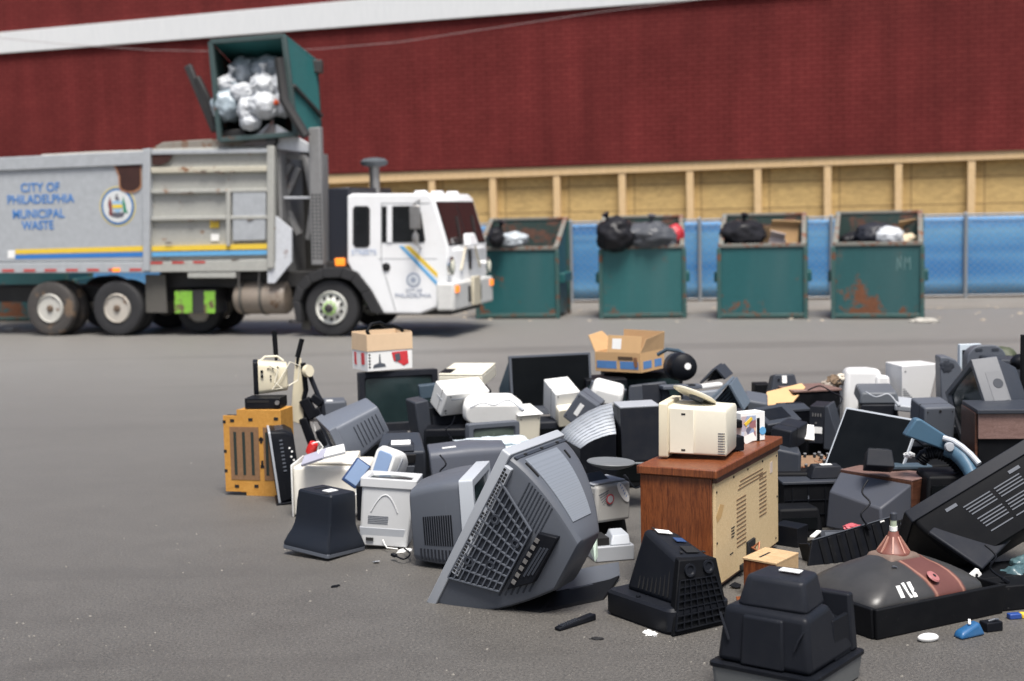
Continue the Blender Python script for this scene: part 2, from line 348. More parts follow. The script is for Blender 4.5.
# sagging cable in front of the wall
pts=[]
for px,py in [(-30,35),(60,44),(150,50),(250,52),(320,49),(400,42),(500,27),(600,12),(680,2),(760,-9)]:
    x,z=W(px,py,.6); pts.append(WP+we*x+wn*.6+V((0,0,z)))
tag(MB().tube(pts,.008,6).build('overhead_cable',flat('cable_grey',(.30,.24,.24),.5)),'thin sagging cable strung along the red wall below the white band','cable')
# ------------------------------------------------------------------ blue screened fence
FA,FB=V((-16,36.3,0)),V((17,32.2,0)); fd=(FB-FA).normalized(); FLn=(FB-FA).length; FH=1.93
fen=thing('screened_fence','chain link fence covered in bright blue privacy screen along the warehouse','fence',frame(FA,Matrix((fd,V((-fd.y,fd.x,0)),V((0,0,1)))).transposed()))
m,t,b=nt('blue_screen'); 
bnd=noi(t,1.,3,.5,objc(t,(.10,1,1.9))); fine=noi(t,60,2,.5,objc(t,(1,1,.25))); fold=noi(t,3.2,5,.65,objc(t,(1,1,.7)),.8)
c=mix(t,ramp(t,bnd,[(.3,(0,0,0)),(.72,(1,1,1))]),(.03,.18,.45),(.14,.37,.62)); c=mix(t,ramp(t,fold,[(.55,(0,0,0)),(.75,(.3,.3,.3))]),c,(.03,.14,.38))
s=N(t,'ShaderNodeSeparateXYZ'); t.links.new(objc(t,(1,1,.5)),s.inputs[0])
hr=ramp(t,s.outputs[2],[(0,(.5,.5,.5)),(.12,(.5,.5,.5)),(.26,(0,0,0)),(.3,(0,0,0))]); c=mix(t,hr,c,(.18,.40,.60)); hb=ramp(t,s.outputs[2],[(0,(0,0,0)),(.74,(0,0,0)),(.76,(.45,.45,.45)),(.80,(.45,.45,.45)),(.82,(0,0,0))]); c=mix(t,hb,c,(.22,.45,.66))  # light through the translucent screen painted as paler low and high bands
c=mix(t,.35,c,ramp(t,fine,[(.3,(.6,.6,.6)),(.7,(1.35,1.35,1.35))]),'MULTIPLY'); t.links.new(c,b.inputs['Base Color']); b.inputs['Roughness'].default_value=.55
bump(t,b,fold,.3,.03)
g=MB(); nx=160
vs=[];fs=[]
for i in range(nx+1):
    for k in range(7):
        z=.07+(FH-.12)*k/6; x=FLn*i/nx; vs.append((x,.0+.012*noise.noise(V((x*.9,z*1.3,3))),z))
for i in range(nx):
    for k in range(6): a_=i*7+k; fs.append((a_,a_+7,a_+8,a_+1))
g.add(vs,fs); so=g.build('privacy_screen',m,fen); md=so.modifiers.new('thick','SOLIDIFY'); md.thickness=.006
for x in [26.75+(k-8)*3.05 for k in range(10)]:
    MB().lathe([(.045,0),(.045,FH+.03),(.02,FH+.06)],(x,-.07,0),n=10).build('post',flat('galvanised_pale',(.24,.26,.28),.5,.3),fen)
MB().tube([(0,-.07,FH),(FLn,-.07,FH)],.024,8).build('top_rail',MATS['galvanised_pale'],fen)
MB().tube([(0,-.07,.06),(FLn,-.07,.06)],.018,8).build('bottom_rail',METAL,fen)
# chain-link diamonds as thin wires in front of the screen
g=MB(); st=.16
for k in range(int((FLn+FH)/st)):
    x=k*st
    for sgn in (1,-1):
        a_=V((x if sgn>0 else x-FH,-.045,.07)); b_=V((x-FH if sgn>0 else x,-.045,FH-.03))
        if min(a_.x,b_.x)<0 or max(a_.x,b_.x)>FLn: continue
        g.bar(a_,b_,.006,.006)
g.build('chain_link_mesh',METAL,fen)
# ------------------------------------------------------------------ garbage truck (local: x forward, y across away from the viewer, z up; metres)
TA=R(15); te=V((math.cos(TA),-math.sin(TA),0)); tn=V((math.sin(TA),math.cos(TA),0)); T0=gr(330,337); TW=2.5
def S(px,py,v=0.):
    p=plane_hit(px,py,T0+tn*v,tn)-T0; return p.dot(te),p.z
def FR(px,py,u):
    p=plane_hit(px,py,T0+te*u,te)-T0; return p.dot(tn),p.z
truck=thing('garbage_truck','big white cab garbage truck with a grey lettered packer body lifting a bin','garbage truck',frame(T0,Matrix((te,tn,V((0,0,1)))).transposed()))
TWH=plastic('cab_white_paint',(.78,.79,.80),.3,.5,(.36,.34,.30),1.6)
BODY=rusty('packer_grey_paint',(.38,.40,.42),.26,.42,(.2,.09,.05),1.3)
BODY2=rusty('packer_grey_worn',(.38,.38,.35),.42,.5,(.2,.1,.05),3.)
OLIVE=rusty('grimy_roof',(.22,.20,.17),.75,.7,(.14,.07,.04),2.5)
def pr(mb,uz,v0,v1): # prism from a side outline
    return mb.rings([[(u,v0,z) for u,z in uz],[(u,v1,z) for u,z in uz]])
def P_(*pp,v=0.): return [S(px,py,v) for px,py in pp]
# cab
uz=P_((347,196),(352,193.5),(428,193.5),(433,198),(448,247),(449,300),(446,304),(420,314),(375,313.5),(347,262))
U_NOSE=uz[5][0]
n=len(uz)
mb=MB()
def inset(v,k,lift=0): # rounded shoulders across the width
    cz=sum(z for _,z in uz)/n; cu_=sum(u for u,_ in uz)/n
    return [((u-cu_)*k+cu_,v,(z-cz)*k+cz) for u,z in uz]
mb.rings([inset(.0,.985),inset(.03,1),inset(TW-.03,1),inset(TW,.985)])
cab=mb.build('cab',TWH,truck,.05,3)
# bowed nose block giving the front its depth
zt_,zb_=uz[4][1],uz[5][1]
MB().rings([[(U_NOSE-.06,.12,zb_+.02),(U_NOSE+.10,.4,zb_+.02),(U_NOSE+.10,TW-.4,zb_+.02),(U_NOSE-.06,TW-.12,zb_+.02)],[(U_NOSE-.06,.12,zt_-.05),(U_NOSE+.08,.4,zt_-.05),(U_NOSE+.08,TW-.4,zt_-.05),(U_NOSE-.06,TW-.12,zt_-.05)]]).build('nose_panel',TWH,cab,.03,3)
UN=U_NOSE+.10
# windscreen on the raked plane
a_=V((uz[3][0],0,uz[3][1])); b_=V((uz[4][0],0,uz[4][1])); rk=(a_-b_).normalized(); nrm=V((rk.z,0,-rk.x))
def WSq(y0,y1,t0,t1,lift): 
    q=[b_+(a_-b_)*t for t in (t0,t0,t1,t1)]; ys=(y0,y1,y1,y0); return [V((q[i].x,ys[i],q[i].z))+nrm*lift for i in range(4)]
WG=glassy('windscreen_glass',(.028,.02,.02),.06)
for y0,y1 in ((.1,TW/2-.03),(TW/2+.03,TW-.1)):
    fr_=MB().plate(WSq(y0-.03,y1+.03,.02,.93,.004),0,1,0,1,.01,.004).build('windscreen_frame',HOLE,cab,.02)
    MB().plate(WSq(y0,y1,.05,.90,.006),0,1,0,1,.006,.009).build('windscreen',WG,fr_)
for y in (.75,1.75):
    MB().bar(b_+V((.03,y,.02)),b_+(a_-b_)*.62+V((.03,y+.25,0)),.02,.02).build('wiper',HOLE,cab)
# roof trim and marker lamps
for y in (.3,1.25,2.2):
    MB().hexa([(uz[2][0]-.35,y-.09,uz[2][1]-.02),(uz[2][0]-.1,y-.09,uz[2][1]-.02),(uz[2][0]-.1,y+.09,uz[2][1]-.02),(uz[2][0]-.35,y+.09,uz[2][1]-.02),(uz[2][0]-.33,y-.07,uz[2][1]+.06),(uz[2][0]-.13,y-.07,uz[2][1]+.06),(uz[2][0]-.13,y+.07,uz[2][1]+.06),(uz[2][0]-.33,y+.07,uz[2][1]+.06)]).build('roof_lamp',TWH,cab,.02)
# side windows
def sidepoly(pp,name,mat,parent,v=-.004,t=.01,bev=.0):
    return MB().poly([(u,v,z) for u,z in [S(x,y) for x,y in pp]],(0,-1,0),t).build(name,mat,parent,bev)
DGL=glassy('side_window_glass',(.012,.014,.016),.08)
wfr=sidepoly([(353,209),(355,206),(367.5,206),(370,209),(370,244),(367.5,247.5),(355.5,247.5),(353,244)],'window',HOLE,cab,.0,.012)
sidepoly([(355.3,210),(357,208),(366,208),(367.8,210),(367.8,242.5),(366,245),(357,245),(355.3,242.5)],'pane',DGL,wfr,-.013,.004)
wfr=sidepoly([(382,206.3),(417,205.6),(421,212),(425.3,240),(424,242.3),(382,242.3)],'window',HOLE,cab,.0,.012)
sidepoly([(383.6,208),(387,208),(387,241),(383.6,241)],'pane',DGL,wfr,-.013,.004)
sidepoly([(393,207.5),(416,207),(419.5,213),(423.5,240),(393,241)],'pane',DGL,wfr,-.013,.004)
sidepoly([(387.3,206),(392.5,206),(392.5,242.3),(387.3,242.3)],'window_post',TWH,wfr,-.013,.01)
# people-free dark cabin shows; door seams
for pp in ([(381,203),(381.7,203),(381.7,262),(396,311),(395.3,311),(381,262)],[(381,203),(430,203),(430,203.7),(381,203.7)],[(378,258.6),(437,258.6),(437,259),(378,259)]):
    sidepoly(pp,'door_seam',flat('seam_grey',(.22,.23,.24),.5),cab,.0,.004)
u,z=S(386.5,267); MB().lathe([(.075,0),(.075,.02),(.05,.03)],(u,-.0,z),(0,-1,0),14).build('door_handle',HOLE,cab)
sidepoly([(399,246),(403,246),(437,281),(437,286)],'blue_stripe',LBLU,cab,.0,.005)
sidepoly([(404,246),(410,246),(437.5,273),(437.5,278)],'yellow_stripe',YELP,cab,.0,.005)
LET=flat('lettering_slate',(.30,.34,.42),.5); LETB=flat('lettering_blue',(.05,.19,.48),.45)
u,z=S(413.5,280)
sl=MB().lathe([(.135,0),(.135,.005)],(u,-.0,z),(0,-1,0),24).build('door_seal',LET,cab)
MB().lathe([(.10,0.005),(.10,.009)],(u,-.0,z),(0,-1,0),24).build('seal_field',flat('seal_grey',(.62,.65,.68),.5),sl)
MB().lathe([(.05,0.009),(.05,.013)],(u,-.0,z),(0,-1,0),12).build('seal_shield',LET,sl)
MX=lambda px,py,v=-.006: (lambda q: facing((q[0],v,q[1]),(1,0,0),(0,0,1)))(S(px,py))
text('CITY OF',.085,MX(414,290.5),LET,cab,ext=.003); text('PHILADELPHIA',.105,MX(413,295.5),LET,cab,ext=.003)
text('STREETS',.13,MX(364,252.5),flat('lettering_pale_blue',(.42,.50,.66),.5),cab,ext=.003)
# mirror
u,z=S(415,203,-.25)
mm=MB().tube([(u,.0,z+.05),(u,-.27,z),(u,-.27,z-.72),(u,0,z-.80)],.018,8).build('mirror_bracket',METAL,cab)
MB().box(u-.10,u+.10,-.30,-.24,z-.46,z-.04).build('mirror',METAL,mm,.02)
MB().lathe([(.01,-.05),(.09,-.04),(.125,0),(.09,.03)],(u,-.26,z-.62),(1,0,0),16).build('round_mirror',METAL,mm)
u,z=S(340,262); b2=MB().box(u-.09,u+.09,-.03,.05,z-.07,z+.07).build('side_marker',flat('amber_lamp',(.85,.22,.02),.3,emit=.6),cab,.015)
# nose details
LAMP=flat('lamp_glass',(.85,.84,.7),.15)
for px in (451.5,488):
    v,z=FR(px,266,UN); MB().lathe([(.17,-.02),(.17,.03),(.13,.045)],(UN-.015,v,z),(1,0,0),20).build('headlamp_bezel',flat('chrome_ring',(.7,.7,.68),.2,1),cab); 
    MB().lathe([(.125,.03),(.11,.05),(.05,.065)],(UN-.015,v,z),(1,0,0),20).build('headlight',LAMP,cab)
v0,z0_=FR(449.5,283,UN); v1,_=FR(489,283,UN); _,z1_=FR(470,306,UN)
bp=MB().hexa([(UN-.25,v0-.02,z1_),(UN+.08,v0,z1_),(UN+.08,v1,z1_),(UN-.25,v1+.05,z1_),(UN-.25,v0-.02,z0_),(UN+.08,v0,z0_),(UN+.08,v1,z0_),(UN-.25,v1+.05,z0_)]).build('bumper',rusty('bumper_white',(.6,.6,.58),.35,.4),truck,.04,3)
for v in (v0+.18,v1-.12): MB().box(UN+.082,UN+.10,v-.11,v+.11,z0_-.18,z0_-.06).build('indicator',MATS['amber_lamp'],bp,.01)
vm=(v0+v1)/2
for dv in (-.35,.35): 
    MB().box(UN+.081,UN+.10,vm+dv-.05,vm+dv+.05,z1_+.1,z0_-.1).build('tow_slot',HOLE,bp)
MB().box(UN+.08,UN+.14,vm-.22,vm+.22,z1_+.02,z0_+.06).build('tow_plate',rusty('rusty_cream',(.55,.5,.38),.6,.5),bp,.02)
MB().hexa([(UN-.02,vm-.32,z0_+.62),(UN+.12,vm-.26,z0_+.62),(UN+.12,vm+.26,z0_+.62),(UN-.02,vm+.32,z0_+.62),(UN-.02,vm-.3,z0_+.86),(UN+.05,vm-.22,z0_+.84),(UN+.05,vm+.22,z0_+.84),(UN-.02,vm+.3,z0_+.86)]).build('nose_vent',TWH,cab,.03)
MB().box(UN,UN+.03,vm-.04,vm+.04,z0_+.18,z0_+.55).build('grille_slot',HOLE,cab,.01)
for dv in (-.6,.62): MB().bar((UN+.02,vm+dv,z0_+.2),(UN+.02,vm+dv*.5,z0_+.6),.03,.03).build('grab_rail',MATS['rusty_cream'],cab)
# ---- chassis
mb=MB()
u0=S(-60,290)[0]; u1=S(440,305)[0]
mb.box(u0,u1,.75,.98,.62,.92); mb.box(u0,u1,TW-.98,TW-.75,.62,.92)
for k in range(5): mb.box(u0+k*1.4+.4,u0+k*1.4+.6,.9,TW-.9,.65,.88)
mb.build('chassis_frame',DARKM,truck,.01)
MB().box(S(420,314)[0]-.9,U_NOSE-.05,.3,TW-.3,.38,.75).build('front_axle_beam',DARKM,truck,.03)
MB().box(S(150,270)[0],S(345,270)[0],.35,TW-.35,.9,1.2).build('subframe',DARKM,truck,.02)
# ---- wheels
def wheel(u,v,Rr,wd,deep,rimmat,lugmat,dual=False,tread=RUB):
    sgn=1
    prof=[(.30*1.9*Rr/1.05,0.02),(Rr*.80,-.0),(Rr*.93,.015),(Rr*.985,.05),(Rr,.09),(Rr,wd-.09),(Rr*.985,wd-.05),(Rr*.93,wd-.015),(Rr*.8,wd),(.3*1.9*Rr/1.05,wd-.02)]
    w_=MB().lathe(prof,(u,v,Rr),(0,1,0),48,False).build('wheel',tread,truck)
    g=MB()
    for k in range(4): g.lathe([(Rr+.001,0),(Rr+.001,.012)],(u,v+.08+k*(wd-.17)/3,Rr),(0,1,0),48,False)
    g.build('tread_groove',HOLE,w_)
    rr=(.53 if deep else .58)*Rr
    if deep: pf=[(rr,.02),(rr*.93,-.01),(rr*.88,.04),(rr*.84,.24),(rr*.55,.26),(rr*.50,.18),(rr*.26,.16),(rr*.24,.02)]
    else: pf=[(rr,.02),(rr*.95,-.02),(rr*.86,.02),(rr*.80,.05),(rr*.55,.0),(rr*.50,-.03),(rr*.3,-.04),(rr*.26,-.10)]
    rim=MB().lathe(pf,(u,v,Rr),(0,1,0),40,True).build('rim',rimmat,w_)
    hub=MB().lathe([(rr*.24,.10 if deep else -.05),(rr*.24,.0 if deep else -.13),(rr*.15,-.02 if deep else -.15)],(u,v,Rr),(0,1,0),20).build('hub',RUBB if deep else DARKM,w_)
    g=MB(); h=MB()
    for k in range(10):
        a=2*math.pi*k/10; rad=rr*.36; dd=.17 if deep else -.06
        g.lathe([(.020,0),(.020,-.05)],(u+rad*math.cos(a),v+dd,Rr+rad*math.sin(a)),(0,1,0),6)
    g.build('lug_nuts',lugmat,w_)
    for k in range(5 if deep else 10):
        a=2*math.pi*(k+.5)/(5 if deep else 10); rad=rr*(.66 if deep else .68); dd=.165 if deep else .015
        h.lathe([(.055 if deep else .03,0),(.055 if deep else .03,-.03)],(u+rad*math.cos(a),v+(.255 if deep else .015),Rr+rad*math.sin(a)),(0,1,0),10)
    h.build('rim_holes',HOLE,w_)
    if dual: MB().lathe(prof,(u,v+wd+.06,Rr),(0,1,0),40).build('inner_tyre',tread,w_)
    return w_
RIMW=rusty('rim_white',(.62,.62,.58),.3,.45,(.2,.13,.08),5); RIMD=rusty('rim_dirty',(.45,.42,.37),.55,.55,(.16,.10,.06),5)
LG=flat('lug_green',(.35,.62,.12),.5)
wheel(S(330.5,300)[0],.02,.535,.30,False,RIMW,LG)
wheel(S(330.5,300)[0],TW-.32,.535,.30,False,RIMW,LG)
TB=rusty('tyre_muddy',(.05,.045,.042),.75,.8,(.13,.09,.06),3)
for px,rm,tr in ((49,rusty('rim_worn',(.50,.49,.45),.45,.5,(.15,.10,.07),5),TB),(116,RIMD,RUB)):
    u=S(px,305)[0]; wheel(u,.02,.535,.28,True,rm,LG,True,tr); wheel(u,TW-.62,.535,.28,True,rm,LG,True,RUB)
for px in (182,):  # lift axle set further in behind the mudflap
    u=S(px,305)[0]; wheel(u,.62,.46,.28,True,RIMD,LG,False,RUB); wheel(u,TW-.9,.46,.28,True,RIMD,LG,False,RUB)
# front mudguard: arch strip
pts=[(297,340-18),(293.5,300),(298,285),(308,275),(322,268),(345,267),(358,272),(372,290),(385,314)]
inn=[(303,322),(301,302),(305,291),(313,283),(325,278),(341,277.5),(352,281),(362,293),(372,312)]
mb=MB(); 
A=[S(*p) for p in pts]; B=[S(*p) for p in inn]
for k in range(len(A)-1):
    q=[A[k],A[k+1],B[k+1],B[k]]
    mb.hexa([(u,-.06,z) for u,z in q]+[(u,.55,z) for u,z in q])
mb.build('mudguard',plastic('mudguard_black',(.03,.03,.032),.55,.4,(.16,.16,.15),2),truck,.015)
sidepoly([(296,300),(306,297),(306,331),(297,331)],'mudflap',plastic('mudflap_grey',(.10,.095,.085),.7,.6),truck,.25,.03)
sidepoly([(142,275),(162,275),(164,313),(143,313)],'mudflap',MATS['mudflap_grey'],truck,.15,.03)
# fuel tank, battery box, straps
ua,za=S(229,299); ub,_=S(283,299)
MB().lathe([(.1,0),(.27,.03),(.31,.09),(.31,ub-ua-.09),(.27,ub-ua-.03),(.1,ub-ua)],(ua,.36,za+.0),(1,0,0),28).build('fuel_tank',STEEL,truck)
for px in (237,257):
    u=S(px,290)[0]; MB().lathe([(.325,0),(.325,.05)],(u,.36,za),(1,0,0),28).build('tank_strap',MATS['mudflap_grey'],truck)
    MB().bar((u,.06,za+.2),(u+.08,.0,S(px,262)[1]),.02,.02).build('tank_hanger',METAL,truck)
q=P_((172,291),(213,290),(213,314),(172,314))
MB().rings([[(u,.1,z) for u,z in q],[(u,.6,z) for u,z in q]]).build('battery_box',DARKM,truck,.01)
for x0p,x1p in ((172.5,190),(202,213)):
    sidepoly([(x0p,291.5),(x1p,291.3),(x1p,313.5),(x0p,313.5)],'box_marking',LIME,truck,.09,.006)
# ---- packer body: outline straight from its side
BT=0.12
def bodyface(x,yt,yb): return [(x,yt),(x,yb)]
ubl=S(-75,200)[0]
# rear section
q=P_((-75,164),(146,153.3),(146,262),(-75,263)); q[0]=(ubl,q[0][1]);q[3]=(ubl,q[3][1])
MB().rings([[(u,.0,z) for u,z in q],[(u,TW,z) for u,z in q]]).build('packer_body',BODY,truck,.03)
# front section slightly recessed between ribs
q=P_((149,149),(274,146),(274,262),(149,263),v=.06)
MB().rings([[(u,.06,z) for u,z in q],[(u,TW-.06,z) for u,z in q]]).build('front_body',BODY2,truck,.02)
def rail(pp,name='rib',mat=BODY2,v=-.05,t=.12,bev=.012):
    q=P_(*pp); return MB().rings([[(u,v,z) for u,z in q],[(u,v+t,z) for u,z in q]]).build(name,mat,truck,bev)
rail([(-75,161),(146,151),(146,164.5),(-75,174)],'top_rail',BODY)
rail([(144.5,149),(151.5,148.5),(151.5,271),(144.5,271)],'corner_post',BODY,-.07,.14)
rail([(268.5,146),(275.5,146),(275.5,268),(268.5,268)],'corner_post',BODY2,-.07,.14)
CR2=rusty('rib_worn_cream',(.50,.47,.38),.5,.5,(.2,.1,.05),4)
for y0,y1,m_ in ((149,153,BODY),(166,171.5,CR2),(188.5,192,BODY2),(215.5,219,BODY2)):
    rail([(151.7,y0+1.5),(268.3,y0),(268.3,y1),(151.7,y1+1.8)],'rib',m_,-.03,.09)
rail([(227,190),(231,190),(231,246),(227,246)],'rib',BODY2,-.045,.09)
rail([(233,190.5),(266,190),(266,240),(233,241)],'access_door',BODY,-.02,.08)
rail([(-75,263.5),(146,262),(146,272.5),(-75,273.5)],'bottom_rail',BODY,-.03,.2)
rail([(149,262),(272,259),(272,271),(149,272.3)],'bottom_rail',BODY2,-.03,.2)
rail([(188,272.6),(236,272),(236,278),(188,278)],'step_plate',BODY2,-.02,.2)
# stripes and tape
sidepoly([(15.5,249.6),(143.5,246),(143.5,251.2),(15.5,254)],'yellow_stripe',YELP,truck,.0,.006)
sidepoly([(15.5,255.2),(143.5,252.2),(143.5,256.6),(15.5,259)],'blue_stripe',BLU,truck,.0,.006)
rail([(152,246.3),(268,243.6),(268,249),(152,251.3)],'yellow_stripe',YELP,-.005,.06,0)
rail([(152,252.2),(268,250),(268,254.5),(152,256.5)],'blue_stripe',LBLU,-.005,.06,0)
TAPE=flat('tape_red',(.45,.05,.04),.4)
for k in range(11):
    x=2+k*21.2-20; 
    if 138<x<150 or x>262: continue
    y=269.5-(x>150)*7.6-(x/146 if x<150 else (x-150)/60)
    sidepoly([(x,y-.2),(x+12,y-.3),(x+12,y+2.1),(x,y+2.2)],'reflector_tape',TAPE,truck,-.03 if x<150 or 1 else 0,.005)
sidepoly([(114,268.3),(121,268.2),(121,271.5),(114,271.6)],'side_marker',MATS['amber_lamp'],truck,-.032,.02)
sidepoly([(8,250.5),(15,250.3),(15,258),(8,258)],'white_decal',STK,truck,.0,.006)
sidepoly([(209,220),(218,220),(218,228),(209,228)],'yellow_decal',YELP,truck,.05,.01); sidepoly([(210,234),(218,234),(218,241),(210,241)],'white_decal',STK,truck,.05,.01)
# lettering
sz=S(0,0); ppm=(S(100,200)[0]-S(0,200)[0])/100
for tx,cx_,cy_,w_ in (('CITY OF',40.3,187.7,39),('PHILADELPHIA',40.5,199.5,67),('MUNICIPAL',38.5,214.2,52),('WASTE',38,225.6,32)):
    o=text(tx,.235,MX(cx_,cy_),LETB,truck,ext=.003,bold=.0035)
    w0=o.dimensions.x if o.dimensions.x else 1
    xs_=[v.co.x for v in o.data.vertices]; k=w_*ppm/(max(xs_)-min(xs_)); 
    for v in o.data.vertices: v.co.x*=k
# city seal
cu_,cz_=S(117.8,206.4); sc_=.378
def disc(r,y,mat,name,par,seg=40,squash=1.): 
    return MB().lathe([(r,0),(r,.004)],(cu_,y,cz_),(0,-1,0),seg).build(name,mat,par)
seal=disc(sc_,-.0,flat('seal_yellow',(.62,.5,.14),.5),'city_seal',truck)
disc(sc_*.93,-.004,flat('seal_blue',(.04,.15,.36),.5),'seal_ring',seal); disc(sc_*.80,-.008,flat('seal_white',(.6,.62,.62),.5),'seal_field',seal)
def sp(pts_,mat,name,y=-.012): return MB().poly([(cu_+a*sc_,y,cz_+b*sc_) for a,b in pts_],(0,-1,0),.004).build(name,mat,seal)
sp([(-.27,.27),(.27,.27),(.27,-.12),(0,-.36),(-.27,-.12)],flat('seal_light_blue',(.28,.45,.62),.5),'shield'); sp([(-.27,.09),(.27,.09),(.27,-.08),(-.27,-.08)],flat('seal_gold',(.75,.55,.05),.5),'shield_band',-.017)
sp([(-.31,-.5),(-.5,-.42),(-.47,-.1),(-.52,.1),(-.40,.48),(-.31,.2),(-.29,-.2)],flat('seal_maroon',(.2,.05,.05),.5),'supporter')
sp([(.31,-.3),(.58,-.36),(.48,-.1),(.46,.1),(.34,.5),(.29,.2)],flat('seal_green',(.04,.22,.13),.5),'supporter')
sp([(-.06,.3),(.10,.3),(.14,.4),(.04,.45),(.03,.62),(-.05,.62),(-.05,.44),(-.14,.5)],flat('seal_dark',(.10,.10,.12),.5),'crest')
sp([(-.42,-.30),(.42,-.30),(.3,-.52),(0,-.58),(-.3,-.52)],MATS['seal_dark'],'scroll')
# rust-burnt patches
RB=flat('rust_burn',(.038,.012,.009),.85,0,.5,9); RBE=flat('rust_edge',(.42,.2,.1),.8,0,.4,20)
sidepoly([(113.5,163.8),(141.6,163.3),(142,186),(140.3,189.5),(135,192.4),(127,192.5),(121,190.4),(119.3,186),(119,176),(116,169)],'rust_stain',RBE,truck,-.01,.010)
sidepoly([(115.5,163.8),(141.0,163.3),(141,185),(139,188),(134,190.8),(127.5,191),(122,188.5),(120.8,185),(120.5,176),(117.5,169)],'rust_stain',RB,truck,-.016,.010)
sidepoly([(152.5,155),(161,152.6),(171,153),(172,157),(168,162.5),(160,165.5),(152.5,165)],'rust_stain',RB,truck,-.0,.012)
for k in range(16):
    x=random.uniform(152,266); y=random.choice([171,192.3,219.5,243,258])+random.uniform(-1,1.5); sidepoly([(x,y),(x+random.uniform(3,9),y-.4),(x+random.uniform(2,8),y+1.),(x+1,y+1.2)],'rust_stain',flat('stain_dark',(.12,.09,.07),.8),truck,.0,.035)
# roof clutter
q=P_((30,160),(34,154),(88,151),(205,147.5),(205,150),(146,153),(60,158))
MB().rings([[(u,.25,z) for u,z in q],[(u,1.6,z) for u,z in q]]).build('roof_cover',rusty('roof_cover_rust',(.5,.47,.42),.55,.6,(.13,.06,.035),2),truck,.01)
q=P_((146,150),(160,142),(205,139),(275,141),(275,148),(146,152))
MB().rings([[(u,.1,z) for u,z in q],[(u,2.2,z) for u,z in q]]).build('roof_hatch',OLIVE,truck,.02)
# ---- hopper throat behind the cab
HW=rusty('hopper_white',(.55,.57,.6),.25,.45); HG=rusty('hopper_grey',(.20,.20,.20),.35,.6)
q=P_((276,148),(312,152),(324,262),(300,262),(296,245),(292,226),(277,216))
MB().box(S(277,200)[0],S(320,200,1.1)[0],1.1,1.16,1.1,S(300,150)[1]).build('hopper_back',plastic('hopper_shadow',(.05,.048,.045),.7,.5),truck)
MB().box(S(277,200)[0]-.02,S(277,200)[0]+.05,.1,TW-.1,1.2,S(280,150)[1]).build('hopper_bulkhead',HG,truck)
sidepoly([(276,216),(292,229),(292,262),(275,283),(268,283),(268,262),(276,262)],'hopper_skirt',HW,truck,.03,.05)
rail([(309,128),(320.5,127),(324.5,265),(312,265)],'lift_mast',HG,-.04,.16,.02)
g=MB()
for k in range(18):
    for j in range(3):
        u,z=S(313.5+j*3.6+k*.08,195+k*3.7); g.lathe([(.022,0),(.022,.006)],(u,-.04,z),(0,-1,0),6)
g.build('mast_perforation_pattern',HOLE,truck)
rail([(277,196.5),(310,196.5),(310,199),(277,199)],'cross_bar',HW,.2,.06)
for a_,b_,c_ in (((281,155),(306,158),(3,)),((306,158),(314,200),(3,)),((300,168),(284,205),(3,)),((292,164),(278,190),(3,)),((284,205),(300,235),(3,)),((314,200),(309,240),(3,))):
    q0,q1=S(*a_,.45),S(*b_,.45); MB().bar((q0[0],.45,q0[1]),(q1[0],.45,q1[1]),.10,.16,(0,1,0)).build('hopper_arm',HG,truck,.015)
# upper funnel plates beneath the bin
q=P_((247,139),(268,122),(275,125),(311,146),(311,153),(277,149))
MB().rings([[(u,.1,z) for u,z in q],[(u,.16,z) for u,z in q]]).build('funnel_plate',HW,truck,.01)
q=P_((240,145),(262,133),(272,118),(275,146)); MB().rings([[(u,.04,z) for u,z in q],[(u,.09,z) for u,z in q]]).build('funnel_plate',rusty('funnel_brown',(.16,.14,.14),.6,.6),truck,.01)
# box between hopper and cab, exhaust stack
q=P_((325,188),(347,187),(347,262),(326,262)); MB().rings([[(u,.12,z) for u,z in q],[(u,TW-.1,z) for u,z in q]]).build('engine_box',flat('dark_navy_steel',(.012,.014,.022),.5,.1),truck,.03)
MB().box(S(324,265)[0],S(350,265)[0],.1,TW-.1,S(340,275)[1],S(340,261)[1]).build('engine_deck',DARKM,truck,.02)
u,z=S(375,193,1.6); z2=S(375,166,1.6)[1]
ex=MB().lathe([(.10,z-.7),(.10,z2)],(u,1.6,0),(0,0,1),16).build('exhaust_stack',METAL,truck)
MB().lathe([(.11,z2-.02),(.25,z2+.02),(.27,z2+.08),(.2,z2+.14),(.05,z2+.16)],(u,1.6,0),(0,0,1),20).build('stack_cap',plastic('cap_grey',(.08,.09,.10),.5,.3),ex)
MB().tube([(u+.3,1.6,z-.3),(u+.1,1.6,z-.05),(u-.1,1.6,z+.02)],.02,6).build('stack_brace',METAL,ex)
# lifting forks seen against the wall
for a_,b_ in (((190.5,66),(213,131)),((199,78),(222,133))):
    q0,q1=S(*a_,.4),S(*b_,.2); MB().bar((q0[0],.3,q0[1]),(q1[0],.3,q1[1]),.14,.11,(0,1,0)).build('lift_fork',DARKM,truck,.02)
q0,q1=S(279,58,-.2),S(306,136,-.2); mid=S(284,100,-.2)
MB().tube([(q0[0],-.2,q0[1]),(mid[0],-.2,mid[1]),(q1[0],-.2,q1[1])],.09,8).build('lift_arm',DARKM,truck)
q=P_((212,131),(240,128),(246,139),(216,142)); MB().rings([[(u,.1,z) for u,z in q],[(u,1.5,z) for u,z in q]]).build('arm_crosshead',DARKM,truck,.03)
u,z=S(272,141); MB().lathe([(.09,-.06),(.09,.2)],(u,0,z),(0,1,0),14).build('arm_pivot',DARKM,truck)
